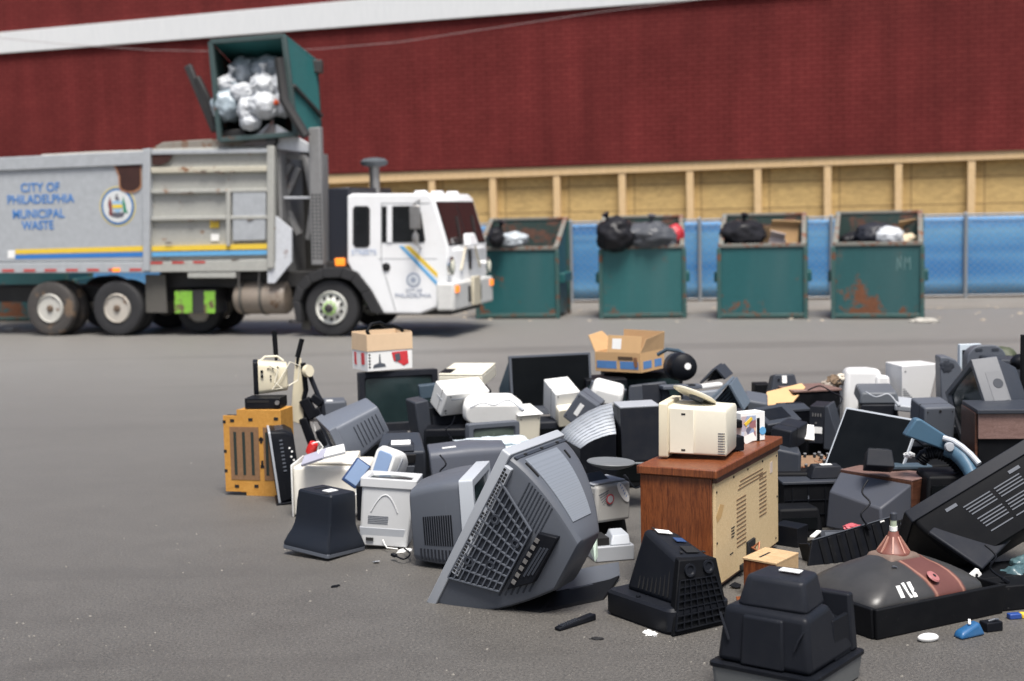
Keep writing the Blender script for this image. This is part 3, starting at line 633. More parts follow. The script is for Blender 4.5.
# ------------------------------------------------------------------ rubbish bins
GRNS=[rusty('bin_green_%s'%n_,c_,a_,.5,(.12,.045,.02),1.7,z_) for n_,c_,a_,z_ in (('a',(.010,.088,.094),.44,.55),('b',(.014,.098,.102),.38,.55),('c',(.009,.085,.092),.36,.5),('d',(.014,.078,.083),.5,.7),('e',(.02,.13,.13),.2,None))]
EDG=rusty('bin_edge_rust',(.03,.085,.08),.72,.6,(.11,.042,.02),3.5)
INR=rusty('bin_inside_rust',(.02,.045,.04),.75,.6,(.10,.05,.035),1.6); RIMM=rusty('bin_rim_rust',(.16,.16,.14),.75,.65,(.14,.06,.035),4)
def dumpster(px,py,yaw,gi,label,group='green refuse bins in a row before the blue fence',W_=1.66,D_=1.5,h0=1.42,h1=2.02,pose=None,top=None,lab=True):
    if pose is None: pose,_=man((0,0,0),px,py,'g',(yaw,0,0),(W_,D_,h1))
    r=thing('dumpster',label,'dumpster',pose,group); gm=GRNS[gi]; t_=.05
    o=MB(); f=.1
    # outer panels: front, back, sides (slanting mouth), bottom
    o.box(0,W_,0,t_,.06,h0); o.box(0,W_,D_-t_,D_,.06,h1)
    for x in (0,W_-t_): o.hexa([(x,t_,.06),(x+t_,t_,.06),(x+t_,D_-t_,.06),(x,D_-t_,.06),(x,t_,h0),(x+t_,t_,h0),(x+t_,D_-t_,h1),(x,D_-t_,h1)])
    o.box(t_,W_-t_,t_,D_-t_,.06,.12)
    body=o.build('bin_body',gm,r,.012)
    i=MB(); e=.004
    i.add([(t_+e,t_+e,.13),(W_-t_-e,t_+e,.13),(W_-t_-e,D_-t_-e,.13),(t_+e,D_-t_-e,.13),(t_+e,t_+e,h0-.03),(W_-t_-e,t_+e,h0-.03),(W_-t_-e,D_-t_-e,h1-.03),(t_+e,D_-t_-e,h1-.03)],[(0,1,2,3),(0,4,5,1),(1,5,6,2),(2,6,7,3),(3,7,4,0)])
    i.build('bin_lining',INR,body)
    m_=MB(); m_.box(-.03,W_+.03,-.035,t_+.02,h0-.005,h0+.075); m_.box(-.03,W_+.03,D_-t_-.02,D_+.03,h1-.005,h1+.06)
    for x in (-.03,W_-t_-.02): m_.hexa([(x,t_+.02,h0),(x+t_+.05,t_+.02,h0),(x+t_+.05,D_-t_-.02,h1),(x,D_-t_-.02,h1),(x,t_+.02,h0+.07),(x+t_+.05,t_+.02,h0+.07),(x+t_+.05,D_-t_-.02,h1+.06),(x,D_-t_-.02,h1+.06)])
    m_.build('rim',RIMM,r,.012)
    for x in (-.055,W_-.025): 
        MB().box(x,x+.08,-.05,.02,.0,h0-.01).build('corner_post',EDG,r,.012)
        MB().box(x,x+.08,D_-.05,D_+.02,.0,h1-.01).build('corner_post',EDG,r,.012)
    MB().box(-.02,W_+.02,-.045,.0,.03,.11).build('skirt',EDG,r,.01)
    for x in (-.13,W_): MB().box(x,x+.13,.25,D_-.25,.72,.92).build('fork_pocket',gm,r,.015)
    for x in (.3,W_-.3):
        MB().lathe([(.07,-.05),(.07,.05)],(x,.35,.06),(1,0,0),12).build('caster',RUB,r); MB().lathe([(.07,-.05),(.07,.05)],(x,D_-.35,.06),(1,0,0),12).build('caster',RUB,r)
    return r
dumpster(479,319,-11,0,'green refuse bin half hidden behind the white cab of the truck')
dumpster(602,319,-6,1,'scuffed green refuse bin heaped with black bags and a red bag')
dumpster(720,319,-12,2,'green refuse bin holding one black bag and a cardboard box')
d4=dumpster(834,319,-15.5,3,'rustiest green refuse bin, at the right end of the row',W_=1.64)
for k,(x,z) in enumerate([(1.30,1.05),(1.36,1.05)]): pass
g=MB()
for a_,b_ in (((1.18,.93),(1.19,1.2)),((1.19,1.2),(1.25,.97)),((1.25,.97),(1.26,1.22)),((1.32,.95),(1.33,1.2)),((1.33,1.2),(1.38,1.08)),((1.38,1.08),(1.42,1.21)),((1.42,1.21),(1.43,.95))):
    g.bar((a_[0],-.004,a_[1]),(b_[0],-.004,b_[1]),.008,.018)
g.build('chalk_scrawl',flat('chalk',(.10,.19,.19),.8),d4)
dumpster(-18,333,-6,0,'dark green bin standing behind the rear wheels of the truck',h0=1.3,h1=1.7,group=None) if 0 else None
p,_=man((0,0,0),-14,322,'g',(-4,0,0),(1.9,1.5,1.4)); dumpster(0,0,0,3,'dark green bin glimpsed behind the rear wheels of the truck',None,1.9,1.5,1.15,1.3,pose=p)
# the bin held over the hopper: custom hull (mouth toward us), real plate thickness
Ym=S(247,100,-.1); base=25.0
def TP(px,py,v): 
    return plane_hit(px,py,T0+tn*v,tn)
mo=[TP(211,42,-.05),TP(284,36,-.05),TP(296,134,-.05),TP(220,140,-.05)]   # mouth: TL TR BR BL
bk=[TP(236,68,1.3),TP(317,62,1.0),TP(321,130,1.0),TP(246,132,1.3)]
lb=thing('dumpster','teal green refuse bin lifted high and tipped over the truck hopper','dumpster',frame(mo[3],Matrix.Identity(3)))
o_=mo[3]; L_=lambda p:p-o_
def wallq(a,b,c,d,t_=.05):
    a,b,c,d=[L_(x) for x in (a,b,c,d)]; n_=(b-a).cross(d-a).normalized()*t_; return MB().hexa([a,b,c,d,a+n_,b+n_,c+n_,d+n_])
bb=wallq(mo[1],bk[1],bk[2],mo[2]).build('bin_body',GRNS[4],lb,.01)
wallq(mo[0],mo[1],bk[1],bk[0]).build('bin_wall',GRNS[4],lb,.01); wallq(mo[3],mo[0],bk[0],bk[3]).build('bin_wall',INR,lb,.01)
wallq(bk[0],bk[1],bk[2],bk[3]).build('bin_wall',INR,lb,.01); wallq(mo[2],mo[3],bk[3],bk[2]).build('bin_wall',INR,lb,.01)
g=MB(); 
for i in range(4): g.bar(L_(mo[i]),L_(mo[(i+1)%4]),.09,.09)
g.build('rim',rusty('bin_rim_dark',(.04,.07,.07),.5,.6),lb,.01)
f=lambda s_,t_: L_(mo[1])*(1-s_)*(1-t_)+L_(bk[1])*s_*(1-t_)+L_(bk[2])*s_*t_+L_(mo[2])*(1-s_)*t_
off=V((.03,-.03,0))
MB().bar(f(.05,.50)+off,f(.98,.80)+off,.10,.06).build('side_rail',DARKM,lb,.01)
MB().box(-.12,.12,-.1,.1,-.12,.12).build('corner_bracket',DARKM,lb,.02).location=f(.97,.08)
# rubbish bags spilling in its mouth
BAGW=[plastic('bag_white',(.50,.52,.545),.5,.3,(.4,.42,.45),4),plastic('bag_grey',(.40,.44,.47),.3,.3,(.3,.32,.34),4),plastic('bag_slate',(.30,.36,.40),.3,.3,(.2,.22,.24),4)]
BAGK=plastic('bag_black',(.018,.018,.021),.28,.3,(.08,.08,.09),5)
def bag(px,py,Y,rx,rz,mat,label,group,seed,ry=None,knot=True,rot=0,amp=.17):
    c=at(px,py,Y); m_=MB(); blob(m_,(0,0,0),rx,ry or (rx+rz)/2,rz,seed,amp,1.9,4,rot,crease=.085)
    o=m_.build('rubbish_bag',mat,None,0,smooth=60); o.location=c; tag(o,label,'rubbish bag',group)
    if knot: 
        kb=MB(); d=V((math.sin(seed*2.1)*.5,-.3,1)).normalized(); s_=rz*.82
        kb.tube([d*s_,d*(s_+.08),d*(s_+.13),d*(s_+.22)],[.11,.035,.03,.085],9); kb.build('tied_neck',mat,o,smooth=60)
    return o
Yb=(T0+tn*.25).y
G1='bags in the lifted bin'
for i,(x,y,rx,rz,mi,lab,dv) in enumerate([
 (226.5,85,.17,.15,0,'small white bag at the left wall of the lifted bin',.0),
 (243.5,75,.22,.27,1,'upright blue grey bag at the top left of the lifted bin',.35),
 (243,93,.2,.16,0,'white bag squeezed in the middle left of the lifted bin',-.05),
 (228,106,.26,.26,2,'large slate grey bag sagging at the lower left of the lifted bin',.0),
 (268.5,70,.25,.22,1,'grey bag at the top right of the pile in the lifted bin',.35),
 (264.5,86,.23,.20,0,'bright white bag in the centre of the lifted bin',.05),
 (280.5,85,.14,.2,0,'narrow white bag against the right wall of the lifted bin',.1),
 (264,106,.24,.21,0,'white bag low in the middle right of the lifted bin',-.15),
 (247,111,.15,.22,0,'long white bag hanging at the bottom of the lifted bin',-.15),
 (251,122,.17,.14,0,'lowest white bag falling from the lifted bin',-.2),
 (283,105,.15,.19,0,'white bag at the lower right edge of the lifted bin',.0),
 (256,68,.28,.2,2,'dark grey bag at the back of the lifted bin',.7)]):
    p=TP(x,y,.2+dv); bag(x,y,p.y,rx*1.14,rz*1.14,BAGW[mi],lab,G1,i+1,knot=i in (0,3,5,7))
p=TP(274.5,102.5,-.02); o=MB(); blob(o,(0,0,0),.07,.06,.05,3,.3); o=o.build('food_packet',flat('packet_orange_red',(.8,.12,.03),.4)); o.location=p; tag(o,'tiny orange red packet between the white bags in the lifted bin','packet')
# contents of the standing bins
G2='black bags in the standing bins'
bag(513,240,29.6,.30,.16,MATS['bag_grey'],'grey bag inside the bin beside the white truck cab','bags in the standing bins',21,knot=False)
bag(496,238,29.3,.16,.2,BAGK,'shiny black bag at the left wall of the bin beside the truck cab',G2,22)
bag(615,235,28.9,.36,.34,BAGK,'big round black bag at the left of the bag heap in the red bag bin',G2,23)
bag(650,236,29.0,.5,.28,plastic('bag_smoke',(.075,.08,.09),.25,.35,(.2,.2,.22),5),'long smoky grey bag in the middle of the red bag bin',G2,24)
bag(674,236,29.2,.2,.22,flat('bag_red',(.42,.03,.04),.4,0,.3,14),'crumpled red bag at the right end of the bag heap','bags in the standing bins',25,knot=False)
bag(667,243,28.9,.2,.14,MATS['bag_smoke'],'small grey bag in front of the red bag',G2,26,knot=False)
bag(742,236,28.8,.45,.31,BAGK,'bulging black bag beside a cardboard box in the green bin',G2,27)
bag(875,237,28.6,.42,.28,plastic('bag_navy',(.02,.022,.03),.4,.3),'black bag draped across the rustiest bin',G2,28,knot=False)
bag(852,241,28.8,.25,.18,BAGK,'low black bag at the left of the rustiest bin',G2,29,knot=False)
bag(889,238,28.3,.27,.22,MATS['bag_white'],'white bag bulging over the rim of the rustiest bin','bags in the standing bins',30,knot=False)
bag(907,240,28.4,.2,.13,flat('cloth_cream',(.6,.5,.35),.8),'cream cloth bundle at the right of the rustiest bin','bags in the standing bins',31,knot=False)
def loosebox(name,label,cat,px,py,Y,rot,dims,mat,group=None):
    mw,d=man((.5,.5,.5),px,py,Y,rot,dims); r=thing(name,label,cat,mw,group); t_=.012
    o=MB(); o.box(0,d[0],0,t_,0,d[2]); o.box(0,d[0],d[1]-t_,d[1],0,d[2]); o.box(0,t_,t_,d[1]-t_,0,d[2]); o.box(d[0]-t_,d[0],t_,d[1]-t_,0,d[2]); o.box(t_,d[0]-t_,t_,d[1]-t_,0,t_)
    o.build('box_walls',mat,r,.003); MB().hexa([(0,0,d[2]),(d[0],0,d[2]),(d[0],.01,d[2]),(0,.01,d[2]),(0,-.1,d[2]+.12),(d[0],-.1,d[2]+.12),(d[0],-.09,d[2]+.13),(0,-.09,d[2]+.13)]).build('flap',mat,r)
    return r
loosebox('cardboard_box','brown cardboard box standing beside the black bag in the green bin','cardboard box',781,237,29.2,(8,0,3),(.6,.4,.42),CARD)
loosebox('cardboard_box','small printed cardboard carton at the front rim of the green bin','cardboard box',777,243,28.5,(-20,0,14),(.3,.2,.2),flat('carton_print',(.5,.42,.4),.6,0,.5,30))
loosebox('cardboard_box','small cream carton behind the white bag in the rustiest bin','cardboard box',906,232,28.9,(5,0,-8),(.42,.3,.25),CARDI)
POSE={
'tvA':([-0.529, 8.057, -0.002],[[0.4261, 0.7586, 0.4929], [-0.2632, -0.4174, 0.8698], [0.8656, -0.5003, 0.0218]],[1.084, 0.73, 0.666]),
'tvB':([-0.237, 8.715, 0.019],[[0.1629, -0.9854, -0.0486], [0.9864, 0.1637, -0.0125], [0.0203, -0.046, 0.9987]],[0.95, 0.432, 0.569]),
'flare':([-1.011, 9.37, -0.0],[[-0.5721, 0.0773, -0.8165], [-0.8189, 0.0018, 0.5739], [0.0458, 0.997, 0.0623]],[0.374, 0.403, 0.405]),
'greyface':([-1.032, 9.37, 0.493],[[0.9955, -0.0782, 0.0526], [-0.0554, -0.0344, 0.9979], [-0.0763, -0.9963, -0.0386]],[0.381, 0.452, 0.352]),
'bluepanel':([-1.04, 10.007, 0.398],[[0.845, 0.424, 0.3258], [-0.4652, 0.8834, 0.057], [-0.2637, -0.1997, 0.9437]],[0.161, 0.254, 0.211]),
'crtI':([-0.357, 11.055, 0.219],[[0.6809, -0.7323, -0.0124], [0.7319, 0.681, -0.022], [0.0245, 0.0059, 0.9997]],[0.591, 0.421, 0.364]),
'lcdJ':([-0.014, 12.76, 0.469],[[0.7305, -0.6822, -0.0314], [0.6821, 0.7311, -0.0151], [0.0332, -0.0104, 0.9994]],[0.881, 0.12, 0.472]),
'whiteK':([-0.622, 12.034, 0.505],[[0.8321, -0.4808, 0.2765], [0.5546, 0.7205, -0.4163], [0.0009, 0.4998, 0.8662]],[0.434, 0.213, 0.23]),
'scanL':([-0.659, 12.617, 0.688],[[0.9793, 0.2019, -0.0123], [-0.2023, 0.9775, -0.0592], [0.0001, 0.0604, 0.9982]],[0.398, 0.578, 0.1]),
'whiteN':([0.36, 12.255, 0.415],[[0.9543, -0.2973, 0.0311], [0.2922, 0.9055, -0.3077], [0.0633, 0.3027, 0.951]],[0.227, 0.325, 0.258]),
'boxQ':([0.794, 10.394, 0.376],[[0.9946, -0.1024, -0.0175], [0.1023, 0.9947, -0.0017], [0.0176, -0.0001, 0.9998]],[0.294, 0.292, 0.399]),
'cartonS':([0.775, 13.218, 0.737],[[0.7826, 0.622, -0.0239], [-0.6224, 0.7826, -0.012], [0.0113, 0.0243, 0.9996]],[0.508, 0.397, 0.182]),
'crtY':([0.993, 8.819, 0.747],[[-0.3266, 0.9451, 0.0117], [-0.9451, -0.3266, 0.0037], [0.0073, -0.0098, 0.9999]],[0.387, 0.44, 0.331]),
'lcdAI':([2.217, 10.06, 0.378],[[0.704, 0.5799, 0.41], [-0.7064, 0.6311, 0.3204], [-0.073, -0.5152, 0.854]],[0.584, 0.06, 0.47]),
'printAV':([0.558, 9.527, 0.176],[[0.9616, -0.2648, -0.0724], [0.2606, 0.9634, -0.0633], [0.0865, 0.042, 0.9954]],[0.27, 0.346, 0.235]),
'spkAB':([1.311, 8.065, 0.001],[[0.765, 0.6438, -0.0144], [-0.6439, 0.7642, -0.0382], [-0.0136, 0.0385, 0.9992]],[0.214, 0.254, 0.226]),
'boxAC':([1.707, 9.291, 0.004],[[0.7647, 0.6443, 0.0099], [-0.6434, 0.7643, -0.0439], [-0.0358, 0.0272, 0.999]],[0.182, 0.141, 0.134]),
}
# ------------------------------------------------------------------ the heap of discarded electronics
exec_poses=None
def PO(key):
    o,r,d=POSE[key]; return frame(o,Matrix(r)),tuple(d)
def LPt(mw,px,py,axis,val):
    """where the sight line through px,py meets the local plane axis=val of a frame"""
    inv=mw.inverted(); o=inv@EYE; d=inv.to_3x3()@ray(px,py); return o+d*((val-o[axis])/d[axis])
def lerp(a,b,t): return a+(b-a)*t
class Hous:
    def __init__(s,R0,R1,y0,y1,pw): s.R0,s.R1,s.y0,s.y1,s.pw=R0,R1,y0,y1,pw
    def rect(s,t): c=t**s.pw; return [lerp(a,b,c) for a,b in zip(s.R0,s.R1)],lerp(s.y0,s.y1,t)
    def pt(s,face,t,k,lift=.0):
        (x0,x1,z0,z1),y=s.rect(t)
        if face=='top': return V((lerp(x0,x1,k),y,z1+lift))
        if face=='bottom': return V((lerp(x0,x1,k),y,z0-lift))
        if face=='left': return V((x0-lift,y,lerp(z0,z1,k)))
        if face=='right': return V((x1+lift,y,lerp(z0,z1,k)))
        if face=='back': (x0,x1,z0,z1),_=s.rect(1); return V((lerp(x0,x1,k),s.y1+lift,lerp(z0,z1,t)))
    def strip(s,mb,face,t0,k0,t1,k1,wd,h,n=5):
        ps=[s.pt(face,lerp(t0,t1,i/n),lerp(k0,k1,i/n),0) for i in range(n+1)]
        up={'top':(0,0,1),'bottom':(0,0,-1),'left':(-1,0,0),'right':(1,0,0),'back':(0,1,0)}[face]
        if face=='back': ps=[ps[0],ps[-1]]
        for a,b in zip(ps,ps[1:]):
            if (b-a).length>1e-5: mb.bar(a,b,wd,h*2,up)
    def vents(s,root,face,t0,t1,k0,k1,n,across=True,wd=.006,h=.002,mat=None,name='vent_grille'):
        mb=MB()
        for i in range(n):
            q=i/(max(1,n-1))
            if across: s.strip(mb,face,lerp(t0,t1,q),k0,lerp(t0,t1,q),k1,wd,h,1)
            else: s.strip(mb,face,t0,lerp(k0,k1,q),t1,lerp(k0,k1,q),wd,h,5)
        return mb.build(name,mat or HOLE,root)
def crt(root,d,bd=.07,end=(.2,.8,.15,.82),pw=1.25,mbz=None,mh=None,ms=None,bw=.045,bb=None,ins=.012,r=.03,screen=True,curve=.02,vents=(),plate=True,neck=True):
    Wd,D,H=d; mbz=mbz or mh; bb=bb or bw; F_=.018
    o0=rrect(0,Wd,0,H,0,.012); o1=rrect(-.0,Wd,0,H,bd,.016)
    i0=rrect(bw,Wd-bw,bb,H-bw,0,.02); i1=rrect(bw+.012,Wd-bw-.012,bb+.012,H-bw-.012,.022,.02)
    n_=len(o0); m=MB(); m.v=[V(p) for p in o1+o0+i0+i1]
    for k in range(3):
        for i in range(n_): m.f.append((k*n_+i,k*n_+(i+1)%n_,(k+1)*n_+(i+1)%n_,(k+1)*n_+i))
    m.f.append(tuple(range(n_)))
    bz=m.build('bezel',mbz,root,.004)
    if screen:
        sm=MB(); nx=8; vs=[]; x0,x1,z0,z1=bw+.008,Wd-bw-.008,bb+.008,H-bw-.008
        for j in range(nx+1):
            for i in range(nx+1):
                a=i/nx*2-1; c=j/nx*2-1; vs.append((lerp(x0,x1,i/nx),.024-curve*(1-.5*a*a-.5*c*c),lerp(z0,z1,j/nx)))
        fs=[(j*(nx+1)+i,j*(nx+1)+i+1,(j+1)*(nx+1)+i+1,(j+1)*(nx+1)+i) for j in range(nx) for i in range(nx)]
        sm.add(vs,fs).build('screen',ms or GRNG,root)
    Hs=Hous((ins,Wd-ins,ins,H-ins),(end[0]*Wd,end[1]*Wd,end[2]*H,end[3]*H),bd,D,pw)
    rs=[]
    for i in range(11):
        t=i/10; (x0,x1,z0,z1),y=Hs.rect(t); rs.append(rrect(x0,x1,z0,z1,y,r,3))
    (x0,x1,z0,z1),y=Hs.rect(1); rs.append(rrect(x0+.012,x1-.012,z0+.012,z1-.012,y+.008,r,3))
    hb=MB().rings(rs).build('housing',mh,root,smooth=30)
    for v_ in vents:
        kw=v_[7] if len(v_)>7 else {}; Hs.vents(root,*v_[:7],**kw)
    if plate:
        q=[Hs.pt('back',.12,.15,.009),Hs.pt('back',.12,.5,.009),Hs.pt('back',.32,.5,.009),Hs.pt('back',.32,.15,.009)][::-1]
        MB().plate(q,0,1,0,1,.003,.001).build('rating_label',STK,root)
        m=MB()
        for k in range(3): 
            c=Hs.pt('back',.2,.62+.1*k,.009); m.box(c.x-.012,c.x+.012,c.y-.001,c.y+.003,c.z-.008,c.z+.008)
        m.build('sockets',HOLE,root)
    return Hs,bz,hb
def _noop(): pass
def quadbars(q,n,m,wd=.006,h=.006,lift=0,edge=True):
    q=[V(x) for x in q]; nn=(q[1]-q[0]).cross(q[3]-q[0]).normalized(); f=lambda u,v:(q[0]*(1-u)+q[1]*u)*(1-v)+(q[3]*(1-u)+q[2]*u)*v+nn*lift
    mb=MB()
    for i in range(n+1): mb.bar(f(i/n,0),f(i/n,1),wd,h,nn)
    for j in range(m+1): mb.bar(f(0,j/m),f(1,j/m),wd,h*.98,nn)
    return mb
def boxy(name,label,cat,pose,mat,group=None,part='shell',bev=.008,taper=None):
    mw,d=pose; r_=thing(name,label,cat,mw,group); x,y,z=d; tp=taper or (0,1,0,1)
    MB().hexa([(0,0,0),(x,0,0),(x,y,0),(0,y,0),(tp[0]*x,tp[2]*y,z),(tp[1]*x,tp[2]*y,z),(tp[1]*x,tp[3]*y,z),(tp[0]*x,tp[3]*y,z)]).build(part,mat,r_,bev,3)
    if taper is None and min(x,y)>.15 and z>.08 and part in ('case','casing','housing','cabinet','shell'):
        a=.36*y; q=MB(); q.box(-.0012,x+.0012,a-.002,a+.002,.01,z+.0012); q.build('seam',HOLE,r_)
        s_=MB()
        for u_,w_ in ((.1,.12),(.9,.12),(.1,.88),(.9,.88)): s_.lathe([(.006,0),(.006,.0015)],(x*u_,-.0,z*w_),(0,-1,0),8)
        s_.build('screw_pattern',HOLE,r_)
    return r_
TVG=plastic('plastic_tv_grey',(.085,.094,.112),.36,.3,(.25,.25,.26))
GT='crt sets thrown on the heap'
# ---- large grey set tipped on its side in the middle foreground
mw,d=PO('tvA'); d=(d[0],.62,d[2]); r=thing('television','biggest grey tube television tipped on its corner, ribbed underside facing the viewer','television',mw,GT)
Wd,D,H=d
Hs,bz,hb=crt(r,d,.058,(.48,.81,.08,.50),1.7,LGR,TVG,GRNG,.06,ins=.014,r=.045,plate=False)
lp=lambda px,py,a=2,v=0.: LPt(mw,px,py,a,v)
# moulded underside tray standing proud of the tapering shell
po=[lp(449,577),lp(500,591),lp(532,531),lp(500,479)]
cen=sum(po,V())/4
q=[V((p.x,p.y,-.002)) for p in po]; top=[V((lerp(p.x,cen.x,.1),lerp(p.y,cen.y,.1),.16)) for p in po]
MB().rings([q,top]).build('base_tray',DGR,r,.01)
po2=[V((p.x,p.y,-.008)) for p in po]
gb=quadbars(po2,9,8,.007,.016,.0); gb.build('rib_grid',MGR,r)
gb=MB()
for u_,v_,rr in ((.22,.22,.032),(.62,.28,.028),(.3,.72,.03),(.85,.7,.026)):
    c=(po2[0]*(1-u_)+po2[1]*u_)*(1-v_)+(po2[3]*(1-u_)+po2[2]*u_)*v_+V((0,0,.012)); gb.lathe([(rr,0),(rr,-.02),(rr*.6,-.02),(rr*.6,-.005)],c,(0,0,1),18)
gb.build('boss_pattern',DGR,r)
# speaker slot strip along the lower front edge
s0,s1=lp(448,566),lp(499,462)
gb=MB()
m0=MB(); m0.box(min(s0.x,s1.x)-.01,max(s0.x,s1.x)+.01,.060,.108,-.014,.03).build('underside_strip',LGR,r,.004)
nn=34
for i in range(nn):
    x=lerp(s0.x,s1.x,(i+.5)/nn)
    for j in range(2):
        if random.random()<.85: gb.box(x-.0075,x+.0075,.065+j*.021,.081+j*.021,-.0155,-.0135)
gb.build('strip_slots',HOLE,r)
# rear recess with socket panel and warning labels
po=[lp(538,533,2,.0),lp(557,538,2,.0),lp(533,583,2,.0),lp(506,590,2,.0)]
MB().hexa([(p.x,p.y,.0) for p in po]+[(p.x,p.y,.2) for p in po]).build('socket_recess',BLK,r,.006)
q2=[lp(541,540,2,-.002),lp(553,543,2,-.002),lp(530,582,2,-.002),lp(512,587,2,-.002)]
m0=MB()
for i in range(3):
    a_=q2[0].lerp(q2[1],.35+.25*i); b_=q2[3].lerp(q2[2],.35+.25*i); m0.bar(a_.lerp(b_,.15),a_.lerp(b_,.8),.012,.004)
m0.build('vent_rib',DGR,r)
m0=MB()
for k in range(7): 
    c=po[0].lerp(po[3],.1+.12*k); m0.box(c.x-.012,c.x+.012,c.y+.005,c.y+.03,-.008,.03)
m0.build('sockets',MATS['metal_dull'],r)
# shell pods either side of tray
Hs.vents(r,'bottom',.30,.62,.72,.96,9,True,.007,.003,DGR,'vent_rib')
Hs.vents(r,'bottom',.55,.8,.15,.6,6,True,.01,.003,DGR,'vent_rib')
# right flank: perforated speaker panel, slots and dark joint line
m0=MB(); N_=8
for i in range(N_):
    t0=.10+.74*i/N_; t1=.10+.74*(i+1)/N_
    a_=[Hs.pt('right',t0,.12,.0),Hs.pt('right',t1,.12,.0),Hs.pt('right',t1,.72,.0),Hs.pt('right',t0,.72,.0)]
    m0.hexa([p+V((.001,0,0)) for p in a_]+[p+V((.006,0,0)) for p in a_])
perf,t,b=nt('perforated_grey'); vo=N(t,'ShaderNodeTexVoronoi'); vo.inputs['Scale'].default_value=170; vo.inputs['Randomness'].default_value=0; t.links.new(objc(t),vo.inputs['Vector'])
t.links.new(ramp(t,vo.outputs['Distance'],[(.16,(.07,.08,.095)),(.3,(.18,.20,.23))]),b.inputs['Base Color']); b.inputs['Roughness'].default_value=.45
m0.build('speaker_panel',perf,r)
m0=MB(); Hs.strip(m0,'right',.045,.03,.045,.97,.02,.004,1); m0.build('joint_groove',DGR,r)
m0=MB(); Hs.strip(m0,'right',.14,.08,.32,.08,.010,.009,3); Hs.strip(m0,'right',.16,.80,.26,.80,.010,.009,3)
for k in (.2,.5,.8): Hs.strip(m0,'right',.045,k-.02,.045,k+.02,.012,.010,1)
m0.build('panel_slots',HOLE,r)
m0=MB()
for px,py in ((503,481),(504,540),(490,514),(466,531),(470,523),(479,539),(472,566)): 
    p=lp(px,py,2,.012); m0.box(p.x-.006,p.x+.006,p.y-.005,p.y+.005,.002,.008)
m0.build('foam_crumb',STK,r)
# ---- silver edged set behind it
mw,d=PO('tvB'); d=(.62,d[1],d[2]); r=thing('television','dark television with a silver bezel turned away behind the biggest grey set','television',mw,GT)
Hs,bz,hb=crt(r,d,.09,(.18,.85,.06,.86),1.7,SIL,MGR,GRNG,.05,r=.05,plate=False)
Hs.vents(r,'left',.2,.75,.25,.62,13,True,.009,.003,BLK); Hs.vents(r,'left',.05,.85,.05,.2,12,True,.012,.003,CHAR,'rib')
# ---- black vase shaped monitor, face down
mw,d=PO('flare'); Wd,D,H=d; mat=plastic('flare_navy_black',(.013,.016,.023),.36,.25,(.1,.1,.1))
r=thing('monitor','black vase shaped monitor lying face down at the left front of the heap','monitor',mw)
prof=[(0,0),(.05,.0),(.10,.02),(.18,.05),(.28,.10),(.40,.135),(.55,.15),(.8,.155),(.97,.165),(1,.185)]
rs=[]
for t_,i_ in prof: rs.append(rrect(i_*Wd*1.0,Wd-i_*Wd,i_*H*.75,H-i_*H*(.75 if t_<.9 else .8),.028+t_*(D-.03),.02,3))
MB().rings(rs).build('housing',mat,r,smooth=30)
MB().rings([rrect(0,Wd,0,H,0,.015),rrect(0,Wd,0,H,.03,.015)]).build('bezel',MGR,r,.005)
p=D; MB().box(.38*Wd,.62*Wd,D-.003,D+.003,.35*H,.5*H).build('rating_label',STK,r)
m0=MB(); m0.box(.7*Wd,.8*Wd,D-.004,D+.001,.25*H,.32*H); m0.box(.3*Wd,.6*Wd,D-.004,D+.0012,.66*H,.7*H); m0.build('recess',HOLE,r)
# crease wing on the near edges
m0=MB()
for sx,sz in ((1,0),):
    pts=[(Wd*(1-.02),.05,H*.02),(Wd*(1-.08),.12,H*.06),(Wd*(1-.14),.22,H*.10)]
    m0.tube(pts,[.004,.008,.003],6)
m0.build('corner_crease',mat,r)
# ---- pale grey monitor standing on its back
mw,d=PO('greyface'); Wd,D,H=d; PG=plastic('plastic_pale_grey',(.52,.53,.54),.4,.3,(.4,.4,.38))
r=thing('monitor','pale grey monitor standing on its back beside the black vase shaped monitor','monitor',mw)
Hs,bz,hb=crt(r,d,.06,(.03,.88,.08,.85),1.2,PG,PG,GRNG,.04,r=.02,plate=False)
MB().rings([[(Wd*.02,D-.12,H*.055),(Wd*.84,D-.12,H*.055),(Wd*.9,D-.12,H*.8),(Wd*.02,D-.12,H*.8)],[(Wd*.05,D,H*.09),(Wd*.8,D,H*.09),(Wd*.88,D,H*.82),(Wd*.05,D,H*.82)]]).build('rear_block',LGR,r,.006)
q=[Hs.pt('bottom',t_,k_,.002) for t_,k_ in ((.62,.15),(.62,.55),(.5,.55),(.5,.15))]; m0=MB()
for k in range(5): m0.bar(q[0].lerp(q[3],k/4),q[1].lerp(q[2],k/4),.004,.002,(0,0,-1))
m0.build('small_print',MGR,r)
# arch embossed
m0=MB(); pts=[Hs.pt('bottom',.42-.30*math.sin(math.pi*k/14),.2+.52*k/14,.001) for k in range(15)]; m0.tube(pts,.005,6).build('embossed_arch',PG,r)
m0=MB(); c=Hs.pt('bottom',.95,.2,0); m0.box(c.x-.02,c.x+.03,c.y-.03,c.y-.01,c.z-.015,c.z+.0); m0.build('socket',HOLE,r)
MB().tube([(Wd*.45,D-.04,H*.05),(Wd*.5,D-.02,-.02),(Wd*.55,D-.004,-.05),(Wd*.75,D-.004,-.07)],.004,6).build('cut_cable',STK,r)
